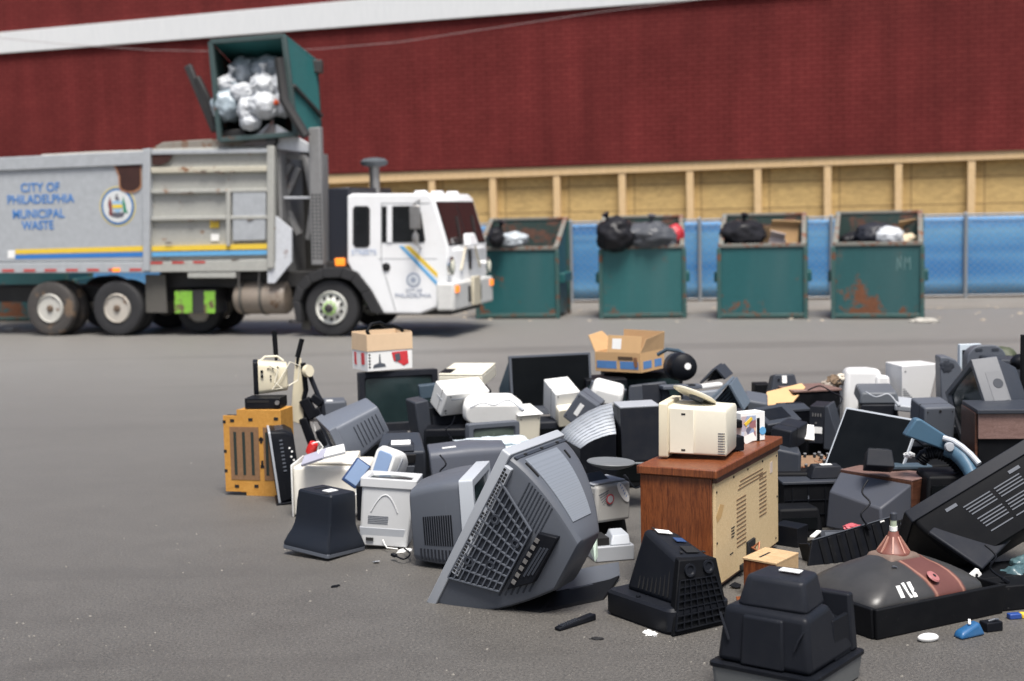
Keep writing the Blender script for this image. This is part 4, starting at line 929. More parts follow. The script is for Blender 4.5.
# ---- blue panelled white monitor lying behind it
mw,d=PO('bluepanel'); Wd,D,H=d
r=thing('printer','small white machine with a slate blue top panel leaning on the pale grey monitor','printer',mw)
MB().rings([rrect(0,Wd,0,H,0,.04),rrect(-.015,Wd+.015,-.01,H+.015,.05,.05),rrect(0,Wd,.0,H,D*.7,.05),rrect(.03,Wd-.02,.03,H-.04,D,.05)]).build('casing',WHT,r,.004,smooth=50)
MB().rings([rrect(.022,Wd-.02,.02,H-.018,-.001,.02),rrect(.026,Wd-.024,.024,H-.022,-.006,.02)]).build('blue_panel',BLP,r,.002)
MB().bar((Wd+.012,.07,H*.35),(Wd+.012,.09,H*.85),.012,.02).build('handle_slot',LGR,r,.004)
# ---- small tube television with grey green screen
mw,d=PO('crtI'); d=(.5,d[1],d[2])
mw,d=man((0,0,1),469,425,11.2,(20,0,0),(.43,.4,.36))
r=thing('television','small silver television with a dull grey green screen facing the viewer','television',mw,GT)
crt(r,d,.1,(.22,.8,.1,.8),1.2,MGR,DGR,GRNG2,.035,.06,plate=False)
# ---- big black flat screen
mw,d=PO('lcdJ'); Wd,D,H=d; yaw=17
mw,d=man((0,0,1),509,356,12.9,(15,-6,0),(.78,.12,.50)); Wd,D,H=d
r=thing('flat_television','big black flat screen television standing upright at the back of the heap','television',mw)
m0=MB(); 
MB().rings([rrect(0,Wd,0,H,0,.01),rrect(0,Wd,0,H,.045,.01)]).build('bezel',MGR,r,.003)
MB().box(.022,Wd-.022,-.003,.004,.035,H-.02).build('screen',LCDG,r,.001)
MB().rings([rrect(.005,Wd-.05,.01,H-.03,.046,.02),rrect(-.06,Wd-.2,-.02,H*.45,.20,.03)]).build('rear_cover',SLATE,r,.004)
MB().box(.05,Wd-.02,-.012,.04,-.05,.0).build('speaker_bar',MGR,r,.004)
# ---- white boxes
r=boxy('printer','white inkjet printer tilted on the heap in front of the cream scanner','printer',PO('whiteK'),WHT,None,'casing',.012)
d=PO('whiteK')[1]; MB().box(.06,d[0]-.03,-.004,.01,d[2]*.72,d[2]*.78).build('lid_line',LGR,r,.002); MB().lathe([(.009,0),(.009,.003)],(.03,-.001,.06),(0,-1,0),12).build('lock_hole',HOLE,r)
MB().bar((-.002,.05,d[2]*.62),(-.002,.14,d[2]*.62),.003,.004).build('slot',LGR,r)
r=boxy('scanner','cream flatbed scanner with its lid tilted, topmost in the left of the heap','scanner',PO('scanL'),CRM,None,'bed',.008)
d=PO('scanL')[1]; MB().hexa([(0,0,d[2]+.003),(d[0],0,d[2]+.003),(d[0],d[1],d[2]+.003),(0,d[1],d[2]+.003),(0,0,d[2]+.02),(d[0],0,d[2]+.02),(d[0],d[1],d[2]+.022),(0,d[1],d[2]+.022)]).build('lid',CRM,r,.005)
MB().box(-.005,.10,.04,.25,d[2]+.0205,d[2]+.024).build('glass',LCDG,r)
r=boxy('monitor','white computer monitor on a round foot, tilted in front of the big black flat screen','monitor',PO('whiteN'),WHT,None,'housing',.012)
d=PO('whiteN')[1]; MB().lathe([(.05,-.05),(.06,-.09),(.13,-.11),(.14,-.13),(.12,-.14)],(-.02,.1,.07),(-1,-.2,.4),28).build('foot',WHT,r)
MB().rings([rrect(-.0,d[0]+.0,-.02,d[2]*.55,-.09,.02),rrect(0,d[0],.01,d[2]*.6,-.004,.02)]).build('bezel',CRM,r,.006)
r=boxy('speaker','tall black speaker box with a pale grey top beside the beige monitor','speaker',PO('boxQ'),CHAR,None,'cabinet',.006)
d=PO('boxQ')[1]; MB().box(-.002,d[0]+.002,-.002,d[1]+.002,d[2]+.001,d[2]+.014).build('top_panel',LGR,r,.003)
# ---- carton with blue print
mw,d=PO('cartonS'); Wd,D,H=d; r=thing('cardboard_box','open brown cardboard box with blue printed panels on top of the heap','cardboard box',mw)
t_=.006; o=MB(); o.box(0,Wd,0,t_,0,H); o.box(0,Wd,D-t_,D,0,H); o.box(0,t_,t_,D-t_,0,H); o.box(Wd-t_,Wd,t_,D-t_,0,H); o.box(t_,Wd-t_,t_,D-t_,0,t_); o.build('box_walls',CARD,r,.001)
MB().hexa([(.14,0,H),(Wd,0,H),(Wd,t_,H),(.14,t_,H),(.14,.03,H+.155),(Wd,.03,H+.15),(Wd,.036,H+.15),(.14,.036,H+.155)]).build('front_flap',CARD,r)
MB().hexa([(0,0,H),(0,D,H),(t_,D,H),(t_,0,H),(-.07,.0,H+.15),(-.07,.22,H+.17),(-.06,.22,H+.17),(-.06,.0,H+.15)]).build('side_flap',CARD,r)
MB().hexa([(.06,D-t_,H),(Wd,D-t_,H),(Wd,D,H),(.06,D,H),(.06,D+.01,H+.17),(Wd,D+.01,H+.16),(Wd,D+.016,H+.16),(.06,D+.016,H+.17)]).build('rear_flap',CARDI,r)
MB().hexa([(Wd-t_,0,H),(Wd,0,H),(Wd,D,H),(Wd-t_,D,H),(Wd+.01,.08,H+.12),(Wd+.016,.08,H+.12),(Wd+.016,D,H+.16),(Wd+.01,D,H+.16)]).build('side_flap',CARDI,r)
m0=MB(); m0.box(.02,.24,-.002,0,.03,.10); m0.box(.28,.48,-.002,0,.03,.10); m0.box(Wd,Wd+.002,.04,.18,.03,.10); m0.box(Wd,Wd+.002,.23,.35,.03,.10); m0.build('blue_print',BLUEP,r)
m0=MB(); m0.box(.26,.42,-.003,-.0,.115,.145); m0.build('dark_print',flat('print_black',(.08,.05,.03),.7),r)
m0=MB(); m0.poly([(.43,-.003,.14),(.47,-.003,.14),(.475,-.003,.06),(.45,-.003,.04),(.435,-.003,.07)],(0,-1,0),.002); m0.poly([(.44,.03,.27),(.46,.028,.27),(.45,.008,.19),(.43,.006,.19)],(0,-1,0),.002); m0.build('tape',flat('tape_brown',(.25,.12,.06),.4),r)
MB().hexa([(.19,.006,H+.03),(.29,.006,H+.03),(.29,.01,H+.03),(.19,.01,H+.03),(.19,.022,H+.125),(.29,.022,H+.125),(.29,.026,H+.125),(.19,.026,H+.125)]).build('label',STK,r)
# ---- beige monitor on the console
mw,d=PO('crtY'); d=(d[0],.40,d[2]); Wd,D,H=d; r=thing('monitor','beige computer monitor standing sideways on the wooden console cabinet','monitor',mw)
Hs,bz,hb=crt(r,d,.055,(.06,.94,.06,.90),1.1,BEI,CRM,GRNG,.04,r=.02,plate=False,ins=.022)
hx=Hs; q=lambda t0,t1,k0,k1:[hx.pt('right',t0,k0,.002),hx.pt('right',t1,k0,.002),hx.pt('right',t1,k1,.002),hx.pt('right',t0,k1,.002)]
m0=MB(); a_=q(.02,.46,.02,.98); m0.hexa([p-V((.02,0,0)) for p in a_]+[p+V((.007,0,0)) for p in a_]); m0.build('side_cover',CRM,r,.006)
m0=MB(); 
for t_,k_ in ((.27,.86),(.27,.10)): c=hx.pt('right',t_,k_,.008); m0.box(c.x-.002,c.x+.003,c.y-.012,c.y+.012,c.z-.005,c.z+.005)
m0.build('screw_slots',HOLE,r)
hx.vents(r,'right',.965,.965,.08,.5,1,True,.004,.002,BEI,'seam'); m0=MB()
for k in range(9): c=hx.pt('right',.93,.05+.055*k,.001); m0.box(c.x-.002,c.x+.002,c.y-.02,c.y+.02,c.z-.002,c.z+.002)
m0.build('vent_slot_pattern',MATS['plastic_mid_grey'],r)
# ---- pedestal disc on top of the beige monitor
mw,_=man((0,0,0),694,396,8.6,(0,0,0),(1,1,1)); mw=mw@Matrix.Rotation(R(24),4,'Y')@Matrix.Rotation(R(-12),4,'X')
r=thing('pedestal_disc','round cream plastic monitor pedestal lying on the beige monitor','pedestal',mw)
MB().lathe([(.02,.0),(.125,.0),(.138,.006),(.14,.014),(.125,.02),(.06,.024),(.02,.024)],n=40).build('disc',CRM,r); MB().lathe([(.05,-.0),(.045,-.022),(.02,-.026)],(.02,0,0),n=20).build('swivel_neck',MGR,r)
# ---- wooden console
th=62.7; mw,d=man((0,0,0),717,596,'g',(th,0,0),(1.27,.47,.74)); Wd,D,H=d
r=thing('console_television','large wooden console television cabinet, perforated back board facing right','television cabinet',mw)
MB().box(.0,Wd,.03,D,.02,H-.055).build('cabinet',WDR,r,.003)
MB().box(-.022,Wd+.02,-.012,D+.015,H-.052,H).build('top',WDR,r,.008,3)
MB().box(.012,Wd-.012,-.0,.028,H-.082,H-.054).build('top_rail',WDD,r,.002)
bp=MB().box(.015,Wd-.012,.012,.029,.045,H-.084).build('back_board',WDP,r,.002)
m0=MB()
for k in range(12):
    z=.48-.026*k; m0.box(.40,.58,.0095,.0125,z,z+.007) if k>2 or 1 else 0
for k in range(11):
    z=.55-.026*k; m0.box(.85,1.0,.0095,.0125,z,z+.007)
for k in range(3): m0.box(.43+.02*k,.93,.0095,.0125,.56+.022*k-.02,.566+.022*k-.02)
m0.build('vent_slot_pattern',flat('slot_brown',(.17,.10,.05),.8),bp)
m0=MB()
for u,z in ((.04,.60),(.35,.635),(.62,.635),(.92,.635),(1.22,.62),(.04,.3),(.04,.08),(1.23,.35),(.62,.06),(1.2,.08)): m0.lathe([(.007,0),(.007,.004)],(u,.012,z),(0,-1,0),8)
m0.build('screw_pattern',HOLE,bp)
MB().box(1.08,1.13,.009,.0125,.53,.60).build('sticker',flat('sticker_pinkish',(.6,.5,.42),.6),bp,.0)
m0=MB(); 
for k in range(4): m0.box(.30,.30+.06-.01*(k%2),.0095,.0125,.33-.018*k,.336-.018*k)
m0.box(.27,.33,.0095,.0125,.18,.185); m0.build('small_print',HOLE,bp)
m0=MB().poly([(.03,.0115,.46),(.10,.0115,.52),(.17,.0115,.50),(.12,.0115,.44),(.05,.0115,.42)],(0,-1,0),.001).build('water_stain',flat('stain_tan',(.48,.31,.13),.8),bp)
MB().box(.58,.72,-.006,.011,.10,.19).build('socket_plate',HOLE,r,.004); m0=MB().tube([(.62,-.01,.15),(.64,-.05,.12),(.68,-.04,.17),(.66,-.01,.14)],.008,6).build('wire_end',COP,r)
MB().box(.04,Wd-.04,.04,D-.04,.0,.02).build('plinth',HOLE,r); MB().box(.45,.52,-.004,.011,.045,.075).build('bottom_clip',HOLE,r)
# small black adaptors + printed carton on the console top
ct=H
def on_console(px,py,yaw,dims,u=(.5,0,0),z=.745):
    P=gr(px,py,z); rot=ypr(yaw); return frame(P-rot@V([a*b for a,b in zip(u,dims)]),rot),dims
r=boxy('adaptor','black power adaptor at the near right foot of the beige monitor','adaptor',on_console(738.5,451,20,(.085,.09,.09)),BLK,'adaptors beside the beige monitor')
mwx,dx=on_console(737,443,10,(.075,.08,.05)); mwx.translation.z+=.095
boxy('adaptor','thin black adaptor stacked on another beside the beige monitor','adaptor',(mwx,dx),BLK2,'adaptors beside the beige monitor')
mwx,dx=on_console(737,436,-10,(.07,.1,.17)); r=boxy('speaker','small upright black speaker behind the printed carton and beige monitor','speaker',(mwx,dx),CHAR)
mwx,dx=on_console(753,441,28,(.19,.10,.185)); r=thing('carton','small colourful printed carton standing on the wooden console','carton',mwx)
m,t,b=nt('print_collage'); vo=N(t,'ShaderNodeTexVoronoi'); vo.inputs['Scale'].default_value=26; t.links.new(objc(t),vo.inputs['Vector'])
hs=ramp(t,N(t,'ShaderNodeSeparateXYZ').outputs[0],[(0,(0,0,0)),(1,(1,1,1))]); sx=[n for n in t.nodes if n.type=='SEPXYZ'][0]; t.links.new(vo.outputs['Color'],sx.inputs[0])
t.links.new(ramp(t,sx.outputs[0],[(.0,(.05,.12,.35)),(.25,(.5,.55,.65)),(.45,(.3,.1,.1)),(.6,(.65,.6,.6)),(.8,(.1,.1,.16)),(.95,(.7,.45,.3))]),b.inputs['Base Color']); b.inputs['Roughness'].default_value=.35; COLLAGE=m
MB().box(0,dx[0],0,dx[1],0,dx[2]).build('carton_body',STK,r,.001); MB().box(.002,dx[0]*.62,-.002,0,.03,dx[2]-.02).build('picture',COLLAGE,r)
m0=MB().bar((.03,-.004,.11),(.085,-.004,.15),.02,.004,(0,1,0)); m0.build('yellow_mark',YELP,r); MB().box(dx[0]*.66,dx[0]*.78,-.002,0,0,dx[2]-.04).build('dark_band',BLK,r); MB().lathe([(.026,0),(.026,.002)],(dx[0]*.9,-.001,.06),(0,-1,0),14).build('blue_emblem',LBLU,r)
MB().bar((.0,-.03,.012),(.07,-.05,.045),.002,.05,(0,0,1)).build('loose_leaflet',PAPR,r)
# ---- laser printer left of the console
mw,d=PO('printAV'); mw,d=man((0,0,1),597,487,9.15,(24,3,0),(.24,.34,.24)); Wd,D,H=d
mw,d=man((0,0,1),597,487,9.15,(38,2,0),(.3,.24,.26)); Wd,D,H=d
r=thing('laser_printer','pale grey laser printer with round stickers jammed against the wooden console','printer',mw)
PG2=plastic('plastic_warm_grey',(.34,.335,.32),.42,.3)
MB().hexa([(-.01,-.012,0.02),(Wd,0,0),(Wd,D,0),(0,D,.0),(0,0,H),(Wd,0,H),(Wd,D,H),(0,D,H)]).build('casing',PG2,r,.02,3)
MB().box(.0,Wd-.02,.03,D-.02,H+.001,H+.012).build('output_tray',LGR,r,.005); MB().hexa([(.02,.1,H+.012),(.2,.1,H+.012),(.2,D-.03,H+.012),(.02,D-.03,H+.012),(.04,.12,H+.016),(.2,.12,H+.016),(.2,D-.05,H+.05),(.04,D-.05,H+.05)]).build('tray_flap',CHAR,r,.003)
m0=MB()
for k in range(6): m0.bar((-.004,.03,H*.72-.017*k+.02),(-.004,.10,H*.72-.017*k+.02),.004,.004)
for k in range(6): m0.bar((.015+.008*k,-.004,H*.78-.018*k),(.10-.006*k,-.004,H*.86-.016*k),.004,.004)
m0.build('vent_slot_pattern',MGR,r); m0=MB().box(-.006,.004,.13,.16,H*.70,H*.80).build('port',HOLE,r)
c=LPt(mw,610,499,1,-.012); a_=LPt(mw,623,492,1,-.005)
s1=MB().lathe([(.034,0),(.034,.003)],c,(0,-1,0),20).build('round_sticker',flat('sticker_dark_red',(.30,.03,.04),.4),r); MB().lathe([(.025,.003),(.025,.004)],c,(0,-1,0),16).build('sticker_core',flat('sticker_greyish',(.3,.3,.32),.4),s1)
m0=MB(); m0.poly([(a_.x+.085*math.cos(R(k*20))*math.cos(R(-55))-.03*math.sin(R(k*20))*math.sin(R(-55)),-.006,a_.z+.085*math.cos(R(k*20))*math.sin(R(-55))+.03*math.sin(R(k*20))*math.cos(R(-55))) for k in range(18)],(0,-1,0),.003); so=m0.build('oval_sticker',STK,r)
m0=MB(); 
for k in range(5): 
    q0=V((a_.x-.03+.013*k,-.010,a_.z+.045-.02*k)); m0.bar(q0,q0+V((.006,0,.012)),.003,.004,(0,1,0))
m0.build('sticker_print',BLU,so)
# pan-like disc and black deck under the printer
mwx,_=man((0,0,0),611,463,9.25,(0,0,0),(1,1,1)); r=thing('turntable_disc','dark grey round swivel plate balanced on the laser printer','swivel plate',mwx@Matrix.Rotation(R(3),4,'Y'))
MB().lathe([(.02,-.035),(.07,-.035),(.13,-.012),(.155,.0),(.16,.008),(.155,.014),(.02,.010)],n=40).build('plate',plastic('plate_grey',(.15,.16,.17),.45,.4),r); MB().bar((.13,0,.003),(.26,.03,.0),.035,.012).build('plate_handle',MATS['plate_grey'],r,.004)
# ------------------------------------------------------------------ left wing of the heap
def tvset(name,label,cat,pose,mh,mbz=None,ms=None,group=None,**k):
    mw,d=pose; r_=thing(name,label,cat,mw,group); h=crt(r_,d,mh=mh,mbz=mbz,ms=ms,**k); return r_,h[0],d
# amber slotted cabinet back
mw,d=man((0,0,0),226,495,'g',(-14,0,0),(.50,.26,.70)); Wd,D,H=d
r=thing('stereo_cabinet','amber yellow slotted cabinet standing upright at the left end of the heap','cabinet',mw)
MB().poly([(0,0,.03),(.18,0,.03),(.18,0,0),(Wd,0,0),(Wd,0,H),(.12,0,H),(.12,0,H-.05),(0,0,H-.05)],(0,1,0),.02).build('front_panel',YEL,r,.002)
MB().box(.125,Wd-.003,.021,D,.02,H-.002).build('carcass',YEL,r,.003); MB().box(.0,.124,.021,.10,.03,H-.055).build('side_box',BLK2,r,.003)
MB().box(.055,.305,-.004,.003,.13,.56).build('grille',flat('grille_brown',(.20,.11,.055),.8,0,.35,40),r); MB().box(.345,.43,-.004,.003,.13,.56).build('grille',MATS['grille_brown'],r)
m0=MB()
for x in (.10,.175,.25,.375): m0.box(x-.012,x+.012,-.006,-.003,.17,.52)
m0.build('vent_slot_pattern',flat('slot_green_black',(.012,.022,.018),.7),r)
m0=MB()
for x,z in ((.08,.61),(.24,.62),(.10,.075),(.27,.08),(.33,.24),(.325,.46),(.005,.6),(.005,.36),(.005,.2),(.46,.63)): m0.box(x-.018 if x>.01 else -.002,x+.018,-.003,.002,z-.012,z+.012)
m0.box(.318,.338,-.003,.002,.24,.29); m0.box(.315,.335,-.003,.002,.43,.48); m0.build('cutout_pattern',HOLE,r)
# box and beige set on top
zt=.70
def on_z(px,py,z,yaw,dims,u=(0,0,0),pitch=0,roll=0):
    P=gr(px,py,z); rot=ypr(yaw,pitch,roll); return frame(P-rot@V([a*b for a,b in zip(u,dims)]),rot),dims
r=boxy('video_recorder','flat black video recorder lying on the amber cabinet','video recorder',on_z(245,409,.702,-6,(.29,.22,.085)),BLK,None,'casing',.004)
MB().lathe([(.018,0),(.018,.02)],(.27,-.001,.05),(0,-1,0),14).build('knob',METAL,r); MB().box(.02,.2,-.002,.0,.05,.07).build('tape_slot',HOLE,r)
mw,d=on_z(254,395,.79,-80,(.24,.27,.27),(1,0,0)); Wd,D,H=d
r=thing('portable_television','little cream portable television with its cord wrapped round it, on the black video recorder','television',mw)
Hs,_,_=crt(r,d,.04,(.05,.95,.08,.9),1.1,BLK,BEI,GRNG,.02,r=.04,plate=False,ins=.0)
m0=MB()
for y_,z_ in ((.07,.19),(.07,.15)): m0.lathe([(.012,0),(.012,.012)],(Wd,y_,z_),(1,0,0),12)
m0.build('knob',BLK,r); m0=MB()
for y_,z_ in ((.14,.15),(.14,.12),(.12,.21),(.16,.215),(.2,.22)): m0.box(Wd-.01,Wd+.003,y_-.006,y_+.006,z_-.006,z_+.006)
m0.build('vent_hole_pattern',HOLE,r)
MB().tube([(Wd*.5,.05,H-.01),(Wd*.5,.10,H+.03),(Wd*.5,.2,H+.03),(Wd*.5,.25,H-.01)],.008,8).build('carry_handle',CRM,r)
MB().tube([(Wd+.01,.13,.24),(Wd+.02,.2,.2),(Wd+.015,.17,.10),(Wd+.02,.23,.05),(Wd+.01,.15,.04),(Wd+.02,.22,.13),(Wd+.0,.30,.26),(Wd-.05,.38,.22),(Wd-.06,.36,.10),(Wd-.02,.28,.06)],.006,8).build('power_cord',CRM,r)
# exercise stand: black poles, clamps, cream blade
p0=at(297,452,11.7); r=thing('exercise_stand','folded black exercise stand with two upright grips behind the amber cabinet','exercise stand',frame(p0,Matrix.Identity(3)))
A=lambda px,py,Y=11.8: at(px,py,Y)-p0
MB().tube([A(277,382,12),A(276,355,12),A(274.5,343,12)],.012,10).build('pole',BLK,r); MB().tube([A(276,356,12),A(274.3,331,12)],.021,12).build('hand_grip',BLK2,r)
MB().tube([A(297,366),A(299,350)],.012,10).build('pole',BLK,r); MB().tube([A(297.5,357),A(302,339)],.021,12).build('hand_grip',BLK2,r)
MB().poly([A(295.5,358),A(301,358),A(304,400),A(303,425),(A(290,421))],(0,1,0),.03).build('side_blade',BEI,r,.004)
MB().tube([A(303,363),A(306,390),A(304,398),A(311,448)],.022,10).build('upright',BLK,r); MB().tube([A(308,371),A(318,395),A(322,402),A(325,425),(A(322,440))],.02,10).build('upright',CHAR,r)
MB().lathe([(.05,-.02),(.055,0),(.05,.02)],A(308,371,11.75),(1,-.8,.2),16).build('dial',BEI,r)
for (x0,y0,x1,y1,w_) in ((304,399,314,418,.09),(312,396,322,404,.07),(316,408,326,430,.06),(303,418,314,448,.07),(318,430,325,446,.05)):
    MB().bar(A(x0,y0),A(x1,y1),w_,.07,(0,1,0)).build('clamp',BLK,r,.01)
MB().tube([A(304,420),A(318,420)],.012,8).build('crossbar',METAL,r); MB().tube([A(313,421),A(317,436),A(318,452)],.006,6).build('cable',STK,r)
# slim television on its edge
mw,d=man((1,0,0),278,506,'g',(-83,0,-3),(.50,.20,.60)); mw,d=axes((1,0,0),279,506,'g',(.18,-1,0),(1,.13,-.0),(.42,.20,.58))
mw,d=axes((1,0,0),279,505,'g',(.2,-1,.0),(.98,.15,.11),(.42,.19,.58)); Wd,D,H=d
r=thing('flat_television','slim silver edged black television standing on end beside the amber cabinet','television',mw)
MB().rings([rrect(0,Wd,0,H,0,.02),rrect(0,Wd,0,H,.018,.02)]).build('bezel',LGR,r,.003); MB().box(.03,Wd-.03,-.004,.003,.06,H-.03).build('screen',LCDG,r)
MB().rings([rrect(.003,Wd-.003,.003,H-.003,.0185,.02),rrect(.0,Wd,.02,H-.012,.13,.03),rrect(.05,Wd-.02,.04,H-.05,.19,.03)]).build('rear_cover',BLK,r,.004,smooth=40)
m0=MB(); 
for k in range(3): m0.box(.06+.1*k,.14+.1*k,.04,.12,H-.014,H-.006)
m0.build('top_vent_pattern',DGR,r)
m0=MB()
for k in range(9): z=.50-.03*k; m0.box(Wd-.004,Wd+.004,.075,.10,z-.006,z+.006)
m0.build('socket_row_pattern',MGR,r)
m0=MB()
for y_,z_ in ((.145,.43),(.16,.40),(.15,.36),(.165,.33)): m0.lathe([(.008,0),(.008,.008)],(Wd-.01,y_,z_),(1,0,0),8)
m0.build('knob_pattern',STK,r); MB().box(.02,Wd+.02,-.02,.24,-.0,.012).build('foot_plate',BLK,r,.003)
# red sprayer bits with white lead
o=MB(); o.lathe([(.02,-.05),(.035,-.045),(.04,0),(.034,.045),(.02,.055)],(0,0,0),(.5,-.3,1),16); o=o.build('plastic_cup',RED); o.location=at(312,448,10.9); tag(o,'bright red plastic cup wedged beside the slim silver edged television','plastic cup')
tag(MB().tube([at(313,443,10.85),at(319,441.5,10.85),at(323,447,10.85),at(319,452,10.85),at(322,462,10.9)],.005,6).build('white_lead',STK),'thin white lead looping over the red plastic cap','cable')
# cream monitor housing left, with foam sheets on top
mw,d=man((0,0,0),294,517,'g',(-4,0,0),(.56,.42,.385)); Wd,D,H=d
r=thing('monitor','cream white monitor housing behind the black vase shaped monitor','monitor',mw)
MB().hexa([(0,0,0),(Wd,0,0),(Wd,D,0),(0,D,0),(0,0,H),(Wd,0.06,H*.92),(Wd,D,H),(0.03,D,H)]).build('housing',plastic('plastic_warm_white',(.70,.67,.6),.4,.3,(.45,.42,.36)),r,.03,4)
MB().box(-.012,.0,-.008,D,.0,H+.01).build('bezel',WHT,r,.006); MB().hexa([(.06,.06,H+.002),(Wd*.8,.1,H*.93+.015),(Wd*.8,D-.04,H+.0),(.08,D-.04,H+.002),(.06,.06,H+.03),(Wd*.8,.1,H*.95+.02),(Wd*.8,D-.04,H+.05),(.08,D-.04,H+.03)]).build('rear_hump',MATS['plastic_warm_white'],r,.012)
r=boxy('foam_slab','white foam slab lying tilted on the cream monitor housing','foam',man((0,0,.5),319,459,10.35,(12,18,-12),(.2,.12,.025)),STK,None,'slab',.004)
r=boxy('foam_slab','dull violet grey plate tucked under the white foam slab','plate',man((0,0,.5),301,466,10.35,(-5,20,-20),(.18,.14,.02)),flat('violet_grey',(.33,.33,.40),.6),None,'slab',.003)
r=boxy('speaker','navy blue desktop speaker toppled between the cream housing and the small blue panelled machine','speaker',man((0,0,1),358,457,10.2,(10,-10,38),(.12,.12,.20)),NVY,None,'case',.01)
MB().box(.01,.11,-.004,.0,.02,.19).build('grille',BLP,r,.003)
MB().tube([(.12,.02,.02),(.15,0,-.02),(.13,-.02,-.06)],.01,8).build('cable_end',STK,r)
r=boxy('plastic_box','small black box in the gap under the navy speaker','box',man((0,0,1),356,486,9.9,(0,0,0),(.12,.14,.25)),BLK)
# dark grey monitor with a white label and black handle slot
mw,d=man((.5,0,1),401,452,10.3,(4,14,0),(.40,.38,.34)); Wd,D,H=d
r=thing('monitor','dark grey monitor with a white label and black handle slot behind the pale grey monitor','monitor',mw)
MB().hexa([(0,0,-.1),(Wd,0,-.1),(Wd,D,-.1),(0,D,-.1),(0.02,0,H),(Wd-.02,0,H),(Wd-.06,D,H),(.06,D,H)]).build('housing',DGR,r,.02,3)
MB().hexa([(.10,.0,H),(.30,.0,H),(.30,.16,H),(.10,.16,H),(.12,.02,H+.045),(.28,.02,H+.045),(.27,.13,H+.045),(.13,.13,H+.045)]).build('handle_hump',DGR,r,.008)
MB().box(.13,.27,.03,.11,H+.044,H+.048).build('rating_label',STK,r); MB().hexa([(.1,-.008,H-.09),(.3,-.008,H-.09),(.3,.02,H-.09),(.1,.02,H-.09),(.09,-.008,H-.02),(.31,-.008,H-.02),(.31,.02,H-.02),(.09,.02,H-.02)]).build('handle_slot',HOLE,r,.006)
MB().hexa([(.12,-.01,H-.2),(.28,-.01,H-.2),(.28,.0,H-.2),(.12,.0,H-.2),(.1,-.01,H-.11),(.3,-.01,H-.11),(.3,0,H-.11),(.1,0,H-.11)]).build('lower_plate',MGR,r,.006)
# rounded dark monitor lying behind the silver edged set
mw,d=man((0,0,1),429,452,10.1,(6,0,-5),(.56,.4,.42)); Wd,D,H=d
r=thing('monitor','rounded slate grey monitor lying between the labelled monitor and the small silver television','monitor',mw)
rs=[rrect(.0,D,-.1,H,0,.06,4),rrect(-.0,D,-.1,H,.30,.07,4),rrect(.04,D-.04,-.1,H-.03,Wd,.06,4)]
MB().rings([[(y,x-.0,z) for x,y,z in rr] for rr in rs]).build('housing',plastic('plastic_slate_grey',(.085,.093,.115),.4,.35),r,.01); MB().box(.1,.2,.06,.10,H,H+.004).build('rating_label',STK,r)
# grey monitor with ribbed rear, tipped back
mw,d=axes((.5,.5,.5),355,430,11.1,(.35,-.9,-.1),(.86,.25,.42),(.44,.42,.36)); Wd,D,H=d
r,Hs,_=tvset('monitor','grey computer monitor with a louvred back, tipped beside the exercise stand','monitor',(mw,d),plastic('plastic_grey_blue',(.13,.145,.175),.38,.3,(.3,.3,.3)),None,GRNG,None,bd=.06,end=(.12,.88,.2,.9),pw=1.1,r=.03,plate=False)
Hs.vents(r,'back',.12,.88,.1,.9,11,True,.008,.004,DGR,'louvre'); Hs.vents(r,'right',.35,.9,.2,.8,7,True,.007,.003,DGR,'louvre')
# big green black television under the vacuum carton
mw,d=man((0,0,1),359,373,12.9,(17,-2,0),(.74,.46,.56)); r,Hs,d=tvset('television','large black television with a deep green screen under the vacuum cleaner carton','television',(mw,d),BLK2,CHAR,GRNG,GT,bd=.11,end=(.2,.8,.15,.8),bw=.05,bb=.08)
r=boxy('monitor','bluish grey monitor standing behind the exercise stand and the green screened television','monitor',man((0,0,1),321,402,13.0,(10,0,0),(.26,.3,.5)),MGR,None,'housing',.02,(0,.9,0,1)); MB().box(.05,.11,.02,.1,.5,.504).build('rating_label',STK,r)
# vacuum cleaner carton
mw,d=man((0,0,0),368,371.5,12.85,(30,0,0),(.45,.34,.36)); Wd,D,H=d; mw.translation.z+=.0
r=thing('cardboard_box','white printed carton with tan flaps and a black hose, on the green screened television','cardboard box',mw)
t_=.006; hb=H*.53
MB().box(0,Wd,0,t_,0,hb).build('printed_side',STK,r,.001); MB().box(0,t_,t_,D-t_,0,hb).build('printed_side',STK,r,.001)
o=MB(); o.box(0,Wd,D-t_,D,0,hb); o.box(Wd-t_,Wd,t_,D-t_,0,hb); o.box(t_,Wd-t_,t_,D-t_,0,.006); o.build('box_walls',STK,r)
def flp(a,b,n,h,o_=.03): 
    a,b,n=V(a),V(b),V(n); return MB().hexa([a,b,b+n*.006,a+n*.006,a-n*o_+V((0,0,h)),b-n*o_+V((0,0,h)),b-n*(o_-.006)+V((0,0,h)),a-n*(o_-.006)+V((0,0,h))])
TAN=flat('cardboard_tan',(.66,.48,.31),.8,0,.08)
for a_,b_,n_ in (((-.005,-.006,hb-.01),(Wd+.005,-.006,hb-.01),(0,1,0)),((-.006,D,hb-.01),(-.006,-.005,hb-.01),(1,0,0)),((0,D,hb),(Wd,D,hb),(0,-1,0)),((Wd,0,hb),(Wd,D,hb),(-1,0,0))):
    flp(a_,b_,n_,.155,-.004).build('flap',TAN,r,.001)
m0=MB(); m0.poly([(.24,-.002,.16),(.40,-.002,.165),(.41,-.002,.05),(.36,-.002,.03),(.30,-.002,.07),(.26,-.002,.08)],(0,-1,0),.002); m0.build('red_cleaner_picture',flat('print_red',(.6,.04,.05),.5,0,.3,20),r)
